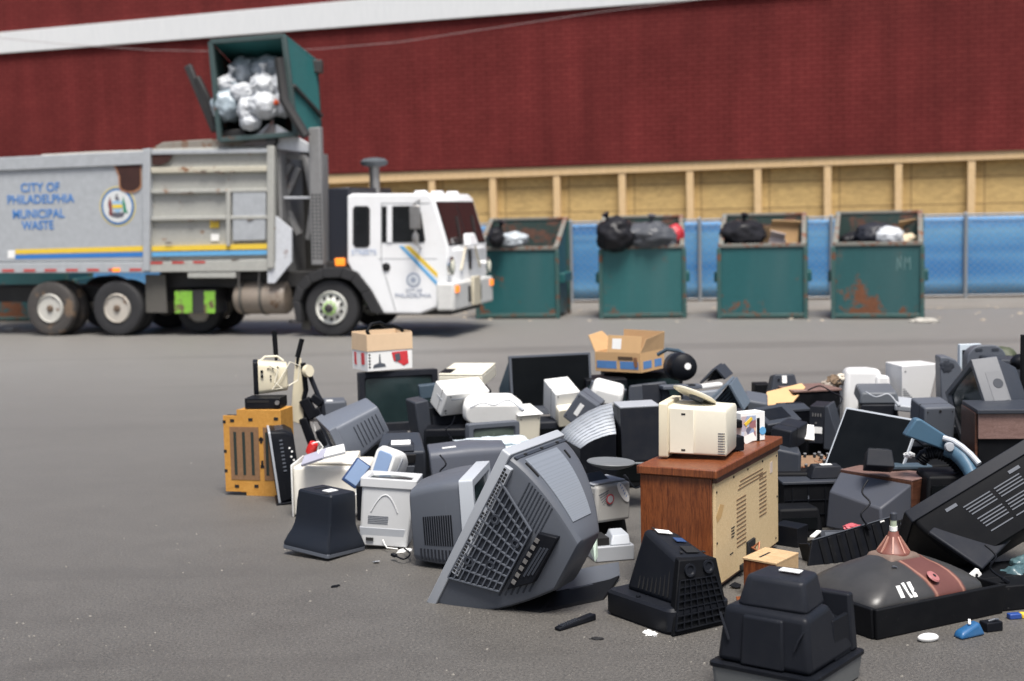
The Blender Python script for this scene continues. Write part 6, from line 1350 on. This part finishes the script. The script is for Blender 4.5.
# ---- blue arm of a floor cleaner
mw0=at(949,447,9.3); r=thing('floor_cleaner','dusty blue floor cleaner with a curved silver arm and corrugated black hose','floor cleaner',frame(mw0,Matrix.Identity(3)))
A=lambda px,py,Y=9.3: at(px,py,Y)-mw0
o=MB(); pA=[A(905,436),A(916,419),A(921,419),A(955,441),A(958,449),A(951,453),(A(935,447))]
o.poly(pA,(0,1,0),.09).build('arm',TEALP,r,.012,3)
arc=[A(943,438,9.28),A(953,441,9.25),A(962,447,9.2),(A(971,455,9.15)),(A(979,464,9.1))]; MB().tube(arc,.020,10).build('silver_trim',SIL,r)
arc=[A(946,449,9.28),A(955,452,9.25),A(963,459,9.2),A(969,468,9.15),(A(973,478,9.1))]; MB().tube(arc,[.05,.055,.055,.05,.045],12).build('blue_shell',TEALP,r)
MB().lathe([(.030,-.02),(.032,.0),(.026,.012),(.004,.014)],A(949.5,447,9.2),(0,-1,.1),20).build('pivot_cap',LGR,r)
hp=[A(920,462,9.4),A(926,454,9.38),A(936,452,9.36),A(948,456,9.33),A(957,464,9.3),(A(963,475,9.28))]
dense=[]; 
for a_,b_ in zip(hp,hp[1:]): dense+= [a_.lerp(b_,k/8) for k in range(8)]
MB().tube(dense,[.048 if i%2 else .037 for i in range(len(dense))],14).build('corrugated_hose',BLK,r,smooth=20)
o=MB(); blob(o,(0,0,0),.035,.03,.02,71,.4,3,3); o=o.build('paper_scrap',PAPR); o.location=at(909,455,9.5); tag(o,'crumpled white paper scrap beside the corrugated black hose','paper')
# ---- white and grey monitors at the rear right
mw,d=man((.5,0,1),869,368,12.2,(0,-4,0),(.44,.38,.36)); Wd,D,H=d; r=thing('monitor','white rounded monitor back, highest at the rear right of the heap','monitor',mw)
MB().hexa([(-.02,0,-.15),(.38,0,-.15),(.38,.35,-.15),(-.02,.35,-.15),(.02,0.02,H),(.34,.02,H-.01),(.30,.3,H),(.06,.3,H)]).build('housing',plastic('plastic_white_grey',(.62,.62,.62),.4,.3,(.4,.4,.38)),r,.05,4); MB().hexa([(.26,-.03,-.1),(.44,0,-.1),(.44,.3,-.1),(.26,.3,-.1),(.28,-.02,H-.06),(.40,.0,H-.07),(.40,.25,H-.07),(.28,.25,H-.06)]).build('side_bulge',MATS['plastic_white_grey'],r,.03,3)
MB().tube([(.12,-.03,.08),(.15,-.05,.04),(.14,-.05,0),(.20,-.04,-.01)],.012,8).build('cable_knot',DGR,r)
mw,d=man((0,0,1),859,393,11.6,(-6,6,0),(.33,.36,.10)); r=boxy('printer','slate grey printer with rounded edges in front of the white rounded monitor back','printer',(mw,d),plastic('plastic_slate_printer',(.10,.11,.125),.35,.3),None,'casing',.02,(.06,.94,.05,1)); MB().box(.02,.3,-.005,.2,-.10,-.0).build('paper_tray',CHAR,r,.01)
mw,d=man((0,0,1),902,366,12.2,(8,0,0),(.33,.36,.30)); r=thing('monitor','white boxy monitor back beside the upright grey shell at the rear right','monitor',mw); Wd,D,H=d
MB().hexa([(.0,0,.0),(.26,0,0),(.30,D,0),(.0,D,.0),(0,0,H-.0),(Wd,0,H+.01),(Wd,D,H),(0,D,H)]).build('housing',MATS['plastic_white_grey'],r,.008,3); m0=MB()
for k in range(5): m0.bar((.01,-.003,.10-.018*k),(.03+.016*k,-.003,.10-.018*k),.003,.003,(0,1,0))
m0.build('vent_slot_pattern',MGR,r); MB().box(-.01,.36,-.01,D,-.045,-.005).build('base_edge',MGR,r,.006); MB().lathe([(.006,0),(.006,.003)],(.03,0,H-.05),(0,-1,0),8).build('screw',HOLE,r)
r=boxy('desk_stand','grey monitor stand plate with a dark gap under the white boxy monitor back','monitor stand',man((0,0,1),895,405,11.5,(-14,10,6),(.22,.25,.05)),LGR,None,'base',.01)
r=boxy('monitor','slate monitor top lying before the upright grey shell','monitor',man((0,0,1),925,408,10.6,(5,8,0),(.24,.3,.30)),MGR,None,'housing',.015); MB().lathe([(.01,0),(.01,.003)],(.12,.0,.27),(0,-1,0),8).build('screw_hole',HOLE,r)
P=at(940,402,11.7); r=thing('monitor_shell','upright grey quarter round monitor shell at the rear right','monitor shell',frame(P,Matrix.Identity(3))); A=lambda px,py: at(px,py,11.7)-P
MB().poly([A(940,357),A(948,357),A(956,360),A(961,367),A(963,376),A(960,386),A(957,406),A(941,406)],(0.1,1,0),.22).build('shell',MGR,r,.012,3)
m0=MB(); blob(m0,A(947,366)+V((0,-.0,0)),.05,.008,.045,81,.5,2.5,3); m0.build('soot_stain',DGR,r)
# tilted television with green screen
mw,d=axes((1,0,1),971,359,10.5,(.05,-.84,.5),(.97,.10,.10),(.62,.36,.42)); r,Hs,_=tvset('television','silver grey television tipped towards the left with its dark green screen showing, right edge','television',(mw,d),DGR,plastic('plastic_steel_side',(.15,.155,.165),.4,.3,(.3,.3,.3)),GRNG,GT,bd=.20,end=(.15,.85,.12,.85),pw=1.2,plate=False,bw=.04)
# its speaker disc sits on the face x=0 (towards the viewer)
m0=MB(); m0.box(Hs.y0*0+d[0],d[0]+.003,.07,.185,.06,.30); m0.build('speaker_field',MATS['plastic_steel_side'],r,.002); MB().lathe([(.038,0),(.038,.003)],(d[0]+.003,.14,.20),(1,0,0),24).build('speaker_disc',DGR,r)
mw,d=man((.5,0,1),987,345,12.0,(0,0,0),(.30,.25,.3)); r=thing('monitor','rounded grey monitor back rising behind the tipped silver grey television','monitor',mw)
MB().rings([[(x,0,z) for x,_,z in rrect(-.02,.32,-.2,.3,0,.13,6)],[(x,.25,z) for x,_,z in rrect(.02,.28,-.2,.28,0,.12,6)]]).build('housing',MGR,r,.01,smooth=40); m0=MB(); m0.box(.05,.11,-.004,0,.25,.27); m0.box(.19,.25,-.004,0,.25,.27); m0.box(.05,.25,-.004,0,.17,.178); m0.build('grip_slots',DGR,r)
r=boxy('flat_monitor','thin pale blue rimmed monitor corner peeking over the rear right of the heap','monitor',man((0,0,1),960,344.5,12.6,(8,0,0),(.2,.05,.22)),plastic('plastic_ice',(.55,.62,.68),.35,.2),None,'bezel',.004); MB().box(.02,.19,-.003,0,-.0,.17).build('screen',LCDG,r)
o=MB(); blob(o,(0,0,0),.11,.1,.08,91,.15,1.5,3); o=o.build('plastic_sack',flat('olive_green',(.05,.06,.03),.6)); o.location=at(1003,356,12.6); tag(o,'olive green sack hump behind the rounded grey monitor back','sack')
r=boxy('monitor','grey monitor body behind the tipped silver grey television at the frame edge','monitor',man((0,0,1),1000,359,11.6,(8,0,4),(.4,.4,.45)),DGR,None,'housing',.02,(.02,.9,0,1))
o=MB(); blob(o,(0,0,0),.075,.07,.06,92,.1,1.5,3); o=o.build('dark_knob',BLK); o.location=at(1020,362,11.3); tag(o,'round black plastic knob at the right frame edge above the grey monitor body','knob')
o=MB().box(-.03,.03,0,.05,-.66,.52).build('black_post',BLK2,None,.004); o.location=at(1025.5,402,10.9); tag(o,'straight black post standing at the right frame edge','post')
# wood fronted television below it
mw,d=man((0,0,1),979,411,9.9,(-6,0,0),(.75,.5,.62)); r=thing('television','low wood fronted television supporting the tipped silver grey television','television',mw,GT); Wd,D,H=d
MB().box(0,Wd,.02,D,0,H-.02).build('cabinet',BLK2,r,.006); MB().box(-.005,Wd+.01,-.0,.019,H-.2,H-.02).build('wooden_front',MATS['wood_veneer_dusty'],r,.003); MB().box(-.015,Wd+.01,-.02,D,H-.019,H+.01).build('top_edge',DGR,r,.004); MB().box(-.02,.0,.03,D,0,H-.02).build('side_panel',WDD,r,.003)
# ---- fillers that carry the heap (seen as dark bodies in the gaps)
for i,(px,py,Y,yaw,dm,mt,lab) in enumerate([
 (700,420,10.6,12,(.55,.45,.40),CHAR,'charcoal television body in the shade behind the beige monitor'),
 (530,470,10.0,-10,(.5,.4,.38),BLK,'black television body in the gap behind the biggest grey set'),
 (640,440,11.3,5,(.6,.45,.45),BLK2,'black television body behind the tall black speaker box'),
 (745,415,11.8,-6,(.6,.4,.42),BLK,'black television body under the slate blue tent shaped shell'),
 (840,420,11.2,8,(.6,.45,.40),BLK2,'black television body behind the charcoal socket panel'),
 (890,440,10.9,-5,(.6,.5,.36),BLK,'black television body under the slate grey printer'),
 (930,450,10.2,6,(.5,.4,.34),BLK2,'black television body under the dusty blue floor cleaner'),
 (450,440,11.9,0,(.5,.4,.42),BLK,'black television body under the white sheets'),
 (560,425,12.2,6,(.5,.4,.42),CHAR,'charcoal television body under the round footed monitor'),
 (380,430,11.9,8,(.6,.4,.36),CHAR,'charcoal television body in front of the green screened television'),
 (605,500,9.5,16,(.34,.3,.24),BLK2,'black deck under the laser printer'),
 (987,400,11.95,4,(.62,.5,.66),BLK,'black television body under the rounded grey monitor back'),
 (1012,400,11.5,6,(.5,.4,.55),BLK2,'black television body under the grey monitor body at the frame edge'),
 (870,410,12.3,-4,(.55,.4,.50),CHAR,'charcoal television body under the white rounded monitor back'),
 (745,405,12.4,3,(.5,.4,.52),BLK2,'black television body under the black labelled case'),
 (465,400,12.9,4,(.55,.5,.62),BLK,'black television body under the cream flatbed scanner'),
 (950,440,11.2,-8,(.55,.4,.47),BLK,'black television body between the upright grey shell and the wood fronted television'),
 (905,430,11.7,4,(.5,.4,.40),CHAR,'charcoal television body under the white boxy monitor back'),
 (808,470,9.9,-4,(.5,.3,.36),BLK2,'black television body behind the flat backed television'),
 (800,520,9.45,4,(.34,.25,.20),BLK2,'low black television body behind the ribbed black shell'),
 (985,500,9.2,0,(.8,.4,.45),BLK2,'black television body behind the leaning black television')]):
    P=at(px,py,Y); P.z=0; rot=ypr(yaw); mwf=frame(P-rot@V((dm[0]/2,0,0)),rot); h=dm[2]
    r=thing('television',lab,'television',mwf,'dark sets buried in the heap'); MB().hexa([(0,0,0),(dm[0],0,0),(dm[0],dm[1],0),(0,dm[1],0),(.03,.02,h),(dm[0]-.03,.02,h),(dm[0]-.05,dm[1]*.9,h),(.05,dm[1]*.9,h)]).build('housing',mt,r,.02,3)
    MB().box(.05,dm[0]-.05,-.004,.006,.06,h-.06).build('screen',LCDG,r)
# loose cords straggling over the heap
def cord(label,pts,mat=None,r_=.006,plug=True):
    P=[at(*p) for p in pts]; D=[]
    for i in range(len(P)-1):
        a0=P[max(i-1,0)];a1=P[i];a2=P[i+1];a3=P[min(i+2,len(P)-1)]
        for k in range(6):
            u=k/6; D.append(.5*((2*a1)+(a2-a0)*u+(2*a0-5*a1+4*a2-a3)*u*u+(3*a1-a0-3*a2+a3)*u*u*u))
    D.append(P[-1]); o=MB().tube(D,r_,7).build('cable',mat or BLK,None,smooth=60); tag(o,label,'cable','loose cords on the heap')
    if plug:
        d=(D[-1]-D[-2]).normalized(); e=MB().bar(D[-1],D[-1]+d*.045,.028,.02).build('plug',mat or BLK,o,.004)
for c_ in (
 ('black cord dangling down the front of the wood sided television',[(868,480,9.0),(862,492,8.95),(870,503,8.9),(861,514,8.85),(866,524,8.85)]),
 ('black cord trailing over the charcoal panel at the right edge',[(985,545,7.75),(996,556,7.7),(990,568,7.7),(1002,578,7.7)]),
 ('grey cord lying across the smooth white monitor shell',[(470,408,11.7),(482,403,11.7),(495,405,11.65),(508,400,11.7),(520,408,11.6)],LGR),
 ('black cord hanging from the white inkjet printer',[(455,416,11.6),(452,424,11.6),(446,430,11.6),(450,437,11.6)]),
 ('black cord sagging between the black speaker box and the beige monitor',[(640,470,9.9),(646,480,9.8),(636,488,9.7),(628,480,9.7)]),
 ('grey cord draped on the slate grey printer at the rear right',[(866,392,11.5),(876,397,11.4),(888,394,11.4),(896,402,11.35)],LGR),
 ('black cord curling on the tarmac between the pale grey monitor and the silver edged set',[(404,548,9.2),(410,554,9.05),(404,559,8.97),(396,556,9.03)]),
 ('black cord lying over the dark wood topped television',[(808,390,11.8),(820,386,11.9),(832,392,11.8),(842,398,11.5),(838,408,11.4)]),
 ('black cord hanging in front of the rounded slate grey monitor',[(440,455,9.95),(446,464,9.9),(440,472,9.9),(448,480,9.85)])):
    cord(c_[0],c_[1],c_[2] if len(c_)>2 else None)
# broken casing fragments at the foot of the heap
rr=random.Random(31)
for i,(px,py,sz,mt,lab) in enumerate([(640,607,.05,DGR,'grey casing fragment left of the gridded black television'),(736,588,.05,BLK,'black casing fragment at the corner of the console'),(744,603,.06,WDR,'splintered wood chip in front of the little wooden speaker'),
 (376,563,.03,LGR,'pale plastic splinter before the pale grey monitor'),(800,588,.06,BLK2,'black casing fragment between the wooden speaker and the picture tube'),(786,574,.05,DGR,'dark casing fragment behind the nearest black television'),]):
    p=gr(px,py); o=MB(); n=5; pts=[V((math.cos(6.28*k/n+i)*sz*rr.uniform(.5,1.1),math.sin(6.28*k/n+i)*sz*rr.uniform(.5,1.1),0)) for k in range(n)]; o.poly(pts,(0,0,1),.006); o=o.build('casing_fragment',mt); o.location=p+V((0,0,.004)); o.rotation_euler=(R(rr.uniform(4,16)),R(rr.uniform(-10,10)),rr.uniform(0,3)); o.location.z=sz*.25; tag(o,lab,'plastic fragment','casing fragments at the foot of the heap')
# silver deck at the foot of the laser printer
mw,d=man((0,0,0),596,563,'g',(14,0,0),(.26,.3,.12)); r=thing('video_player','silver video player on the ground between the biggest grey set and the console','video player',mw)
MB().hexa([(0,0,0),(.26,0,0),(.26,.3,0),(0,.3,0),(0,0,.10),(.26,0,.10),(.26,.3,.11),(0,.3,.11)]).build('case',LGR,r,.008); MB().hexa([(.10,.01,.10),(.24,.01,.10),(.24,.2,.105),(.12,.2,.105),(.13,.05,.16),(.24,.05,.16),(.24,.2,.17),(.15,.2,.17)]).build('raised_hatch',SIL,r,.008); MB().box(-.0,.10,.03,.2,.101,.15).build('cassette_well',HOLE,r)
o=MB().poly([at(592,536,8.7),at(597,533,8.7),at(598,556,8.65),at(595,562,8.6),at(590,551,8.7)],(0,1,0),.004).build('pale_film',flat('film_pale_green',(.45,.55,.48),.3)); tag(o,'torn pale green film hanging right of the biggest grey set','plastic film')
# black tray shell in front
mw,d=man((0,0,0),541,613,'g',(25,0,0),(.42,.42,.12)); p0=gr(530,612); r=thing('television_shell','black trough shaped television shell with a grey lip in front of the biggest grey set','television shell',frame(p0,Matrix.Identity(3)))
G_=lambda px,py,z=0: gr(px,py,z)-p0
A_=G_(516,610,.0);B_=G_(541,613,0);C_=G_(604,600,0);E_=at(548,577,8.15)-p0;F_=at(619,564,8.5)-p0;K_=at(620,577,8.45)-p0;J_=at(556,591,8.0)-p0
th_=V((.0,.012,.012))
MB().hexa([A_,B_,J_,E_,A_+th_,B_+th_,J_+th_,E_+th_]).build('end_wall',BLK2,r,.002); MB().hexa([B_,C_,K_,J_,B_+th_,C_+th_,K_+th_,J_+th_]).build('side_wall',BLK2,r,.002)
MB().hexa([J_+V((0,-.006,0)),K_+V((0,-.006,0)),F_,E_,J_+V((0,.004,.012)),K_+V((0,.004,.012)),F_+V((0,.01,.012)),E_+V((0,.01,.012))]).build('grey_lip',MGR,r,.003)
a_=J_.lerp(K_,.18);b_=J_.lerp(K_,.55); MB().bar(a_+V((0,-.014,-.01)),b_+V((0,-.014,-.01)),.02,.022).build('latch_recess',DGR,r,.003)
# remote control
pa,pb=gr(557,628,.016),gr(593,616.5,.016); dirv=(pb-pa); r=thing('remote_control','black remote control lying on the tarmac in front of the trough shaped shell','remote control',frame(pa,Matrix.Rotation(math.atan2(dirv.y,dirv.x),3,'Z')))
MB().hexa([(0,-.022,-.014),(dirv.length,-.026,-.014),(dirv.length,.026,-.014),(0,.022,-.014),(0,-.02,.004),(dirv.length,-.024,.020),(dirv.length,.024,.020),(0,.02,.004)]).build('case',BLK,r,.006,3)
m0=MB()
for i in range(8):
    for j in range(3): x=.03+.018*i; z=.004+.016*x/dirv.length; m0.box(x-.005,x+.005,-.014+.014*j-.004,-.014+.014*j+.004,z+.0,z+.004)
m0.build('button_pattern',DGR,r)
# ---- two big sets face down in front
mw,d=man((0,0,0),671,637,'g',(34,0,0),(.43,.57,.5)); Wd,D,H=d
r=thing('television','black tube television face down with a gridded side, in front of the console','television',mw,GT)
B3=plastic('plastic_black_soft',(.011,.0125,.017),.36,.35,(.1,.1,.1))
MB().rings([[(x,y,z) for x,_,y in rrect(a_,Wd-a_,a_,D-a_,0,.05,4)] for z,a_ in ((0,.012),(.02,.0),(.125,0),(.14,.012))]).build('bezel',B3,r,.0)
MB().hexa([(.085,.03,.13),(Wd-.01,.03,.13),(Wd-.05,D-.05,.13),(.09,D-.07,.13),(.12,.07,.385),(.35,.05,.36),(.33,.33,.46),(.15,.40,.50)]).build('housing',B3,r,.035,4)
MB().hexa([(.0,-.012,.004),(Wd-.02,-.012,.004),(Wd-.03,.06,.004),(.03,.06,.004),(.10,.045,.385),(.36,.04,.36),(.34,.10,.37),(.12,.10,.39)]).build('gridded_side',BLK2,r,.006)
q=[V((.02,-.013,.03)),V((Wd-.04,-.013,.03)),V((.335,.028,.27)),V((.085,.030,.28))]
quadbars(q,7,7,.006,.012,.004).build('rib_grid',BLK,r)
m0=MB()
for x in (.16,.29): m0.lathe([(.036,0),(.036,.012),(.026,.012),(.02,.004)],(x,.034,.325),(0,-1,.15),20)
m0.build('speaker_ring_pattern',B3,r)
tq=[V((.13,.08,.392)),V((.345,.06,.368)),V((.325,.32,.466)),V((.16,.385,.50))]
MB().plate(tq,.35,.75,.12,.34,.004,.006).build('socket_well',HOLE,r); MB().plate(tq,.45,.75,.50,.64,.004,.006).build('blue_socket_well',NVY,r); MB().plate(tq,.15,.6,.78,.9,.004,.007).build('sticker',STK,r)
m0=MB()
for u_,v_ in ((.15,.1),(.85,.12),(.1,.9)): m0.plate(tq,u_,u_+.08,v_,v_+.05,.004,.007)
m0.build('screw_well_pattern',HOLE,r)
MB().tube([(.035,.30,.142),(.035,.32,.143)],.01,8).build('screw_boss',BLK,r)
m0=MB()
for k in range(8):
    y_=.13+.035*k; m0.bar((.0865,y_,.17),(.125+.0035*k,y_+.01,.36),.006,.006,(-1,0,0))
m0.build('vent_slot_pattern',HOLE,r)
mw,d=man((0,0,0),813,711,'g',(53,0,0),(.56,.52,.6)); Wd,D,H=d
r=thing('television','black tube television face down with a tall cap and a grey rim, nearest the viewer','television',mw,GT)
MB().rings([[(x,y,z) for x,_,y in rrect(a_,Wd-a_,a_,D-a_,0,.03,4)] for z,a_ in ((0,.02),(.01,.01),(.115,0))]).build('bezel',plastic('plastic_rim_grey',(.13,.135,.135),.5,.3),r)
MB().rings([[(x,y,z) for x,_,y in rrect(a_,Wd-a_,a_,D-a_,0,.03,4)] for z,a_ in ((.117,-.008),(.135,-.008),(.14,.01))]).build('joint_flange',BLK,r)
MB().hexa([(.02,.02,.14),(Wd-.02,.02,.14),(Wd-.02,D-.02,.14),(.02,D-.02,.14),(.04,.045,.40),(.30,.06,.41),(.34,D-.06,.41),(.045,D-.05,.405)]).build('housing',B3,r,.03,4)
MB().hexa([(.30,.03,.14),(Wd-.02,.03,.14),(Wd-.02,D-.03,.14),(.30,D-.03,.14),(.31,.05,.30),(Wd-.04,.05,.30),(Wd-.04,D-.05,.34),(.31,D-.05,.34)]).build('rear_shelf',BLK,r,.02,3)
MB().hexa([(Wd-.09,.02,.14),(Wd-.02,.02,.14),(Wd-.02,D-.03,.14),(Wd-.09,D-.03,.14),(Wd-.08,.04,.415),(Wd-.03,.04,.415),(Wd-.03,D-.05,.415),(Wd-.08,D-.05,.415)]).build('end_wall',B3,r,.012,3)
MB().hexa([(.29,.025,.14),(Wd-.09,.025,.14),(Wd-.09,.06,.14),(.29,.06,.14),(.30,.04,.33),(Wd-.09,.04,.33),(Wd-.09,.06,.33),(.30,.06,.33)]).build('notch_wall',BLK,r,.006)
MB().rings([[(.085,.10,.40),(.10,.07,.40),(.33,.09,.40),(.35,.20,.40),(.33,D-.12,.40),(.10,D-.09,.40),(.075,D-.13,.40)],[(.10,.12,.54),(.115,.095,.545),(.29,.11,.555),(.305,.2,.56),(.29,D-.16,.555),(.13,D-.13,.545),(.10,D-.16,.54)]]).build('neck_cover',plastic('plastic_cap_black',(.016,.018,.024),.34,.3,(.2,.2,.2)),r,.018,4)
tq=[V((.13,.12,.547)),V((.28,.13,.555)),V((.28,D-.17,.555)),V((.13,D-.16,.547))]; MB().plate(tq,.45,.75,.15,.6,.004,.012).build('sticker',STK,r)
MB().hexa([(.008,.15,.145),(.03,.15,.145),(.03,.37,.145),(.008,.37,.145),(.022,.16,.375),(.045,.16,.38),(.045,.36,.38),(.022,.36,.375)]).build('raised_panel',B3,r,.012,3)
m0=MB(); m0.tube([(.02,.43,.25),(.018,.45,.31),(.03,.48,.37)],.006,6); m0.tube([(.02,.10,.25),(.018,.08,.30),(.03,.06,.34)],.005,6); m0.build('moulded_crease',CHAR,r)
# ---- small things on the tarmac at the right
def mouse(px,py,yaw,L_,mat,label,name='computer_mouse'):
    p=gr(px,py); o=MB(); bm_=[]
    blob(o,(0,0,L_*.16),L_*.5,L_*.28,L_*.2,3,.0,1,3,crease=0); o=o.build(name,mat,None,smooth=60); o.location=p+V((0,0,.0)); o.rotation_euler=(0,0,R(yaw)); tag(o,label,'computer mouse'); return o
mouse(928,641,12,.115,STK,'white computer mouse on the tarmac before the black bezel tray')
p=gr(968,636); r=thing('desk_stapler','blue plastic desk tool lying on the tarmac right of the white computer mouse','stapler',frame(p,Matrix.Rotation(R(30),3,'Z')))
MB().hexa([(-.09,-.04,0),(.09,-.045,0),(.10,.045,0),(-.08,.04,0),(-.075,-.028,.035),(.05,-.03,.075),(.08,.035,.07),(-.06,.03,.04)]).build('body',plastic('plastic_blue',(.015,.09,.22),.35,.3),r,.018,4); MB().bar((.0,-.01,.066),(.03,.02,.078),.012,.006).build('white_mark',STK,r)
r=boxy('adaptor','black power adaptor with a plug on the tarmac at the right','adaptor',man((0,0,0),987,633,'g',(18,0,0),(.10,.07,.05)),BLK,None,'case',.006); MB().tube([(.03,.03,.052),(.06,.02,.062),(.09,.03,.055)],.006,6).build('cable_stub',MGR,r)
r=boxy('plug','blue and yellow plug beside the black adaptor at the right frame edge','plug',man((0,0,0),1010,620,'g',(10,0,0),(.07,.04,.03)),flat('plug_blue',(.02,.06,.25),.4),None,'case',.006); MB().box(.071,.10,.0,.04,.0,.03).build('yellow_cap',YELP,r,.006)
mwp,dp=axes((0,0,0),963,592,7.75,(.8,.2,.6),(-.2,.9,0),(.15,.03,.045)); r=boxy('power_strip','white power strip sticking out of the black bezel tray','power strip',(mwp,dp),STK,None,'case',.006); m0=MB()
for k in range(3): m0.lathe([(.009,0),(.009,.002)],(.04+.04*k,-.0005,.022),(0,-1,0),10)
m0.build('socket_row_pattern',HOLE,r)
bag(1016,588,7.95,.10,.12,flat('bag_teal',(.06,.11,.125),.35),'pale teal plastic bag at the right frame edge','plastic bag',51,knot=False,amp=.3)
bag(1021,570,8.1,.07,.08,flat('bag_teal2',(.08,.14,.155),.35),'small teal bag above the pale teal bag at the right frame edge','plastic bag',52,knot=False,amp=.3)
r=boxy('plastic_case','black flat case under the pale teal bag','case',man((0,0,0),1000,612,'g',(14,0,0),(.5,.5,.14)),BLK2)
tag(MB().tube([gr(940,604,.2),gr(960,598,.21)],.004,5).build('wire_scrap',MGR),'thin wire scrap lying in the black bezel tray','wire') if 0 else None
# ---- litter on the tarmac
def scrap(px,py,s_,mat,label,cat='litter',seed=0,name='litter'):
    p=gr(px,py); o=MB(); blob(o,(0,0,0),s_,s_*.6,s_*.18,seed,.5,2,3,crease=.2); o=o.build(name,mat); o.location=p+V((0,0,s_*.08)); o.rotation_euler=(0,0,seed); tag(o,label,cat,'litter on the tarmac')
scrap(335.5,586.5,.03,BLK2,'small black scrap alone on the tarmac in the left foreground','litter',1)
scrap(650,634,.045,PAPR,'white paper flake at the foot of the gridded black television','litter',2)
scrap(597,639,.03,HOLE,'dark scrap on the tarmac near the remote control','litter',3)
scrap(405,551,.05,PAPR,'pale paper flake right of the pale grey monitor','litter',4)
scrap(925,322,.25,flat('litter_grey',(.4,.38,.34),.8),'grey litter in front of the rustiest bin','litter',6)
scrap(300,322,.25,MATS['litter_grey'],'pale litter on the tarmac beside the front wheel of the truck','litter',7)
scrap(12,330,.2,MATS['litter_grey'],'pale litter on the tarmac at the far left behind the truck','litter',8)
m0=MB(); rr=random.Random(9)
for k in range(170):
    px=rr.uniform(0,1024); py=rr.choice([rr.uniform(345,680),rr.uniform(545,680),rr.uniform(520,640)]); p=gr(px,py); s_=rr.uniform(.003,.009)*(1 if py>450 else 2.2); a=rr.uniform(0,6.28)
    q=[(math.cos(a+i*1.57)*s_*rr.uniform(.6,1.4),math.sin(a+i*1.57)*s_*rr.uniform(.4,1.1)) for i in range(4)]; m0.hexa([p+V((x,y,-.001)) for x,y in q]+[p+V((x*.6,y*.6,s_*.7)) for x,y in q])
tag(m0.build('gravel',flat('grit',(.24,.225,.2),.85,0,.5,3)),None,None,None,'stuff')
m0=MB()
for k in range(70):
    px=rr.uniform(300,1024); py=rr.uniform(306,322); p=gr(px,py); s_=rr.uniform(.02,.06); m0.hexa([p+V((x*s_,y*s_*.6,0)) for x,y in ((-1,-1),(1,-1),(1,1),(-1,1))]+[p+V((x*s_*.6,y*s_*.4,s_*.6)) for x,y in ((-1,-1),(1,-1),(1,1),(-1,1))])
tag(m0.build('rubble',flat('rubble_tan',(.36,.31,.25),.85,0,.5,3)),None,None,None,'stuff')
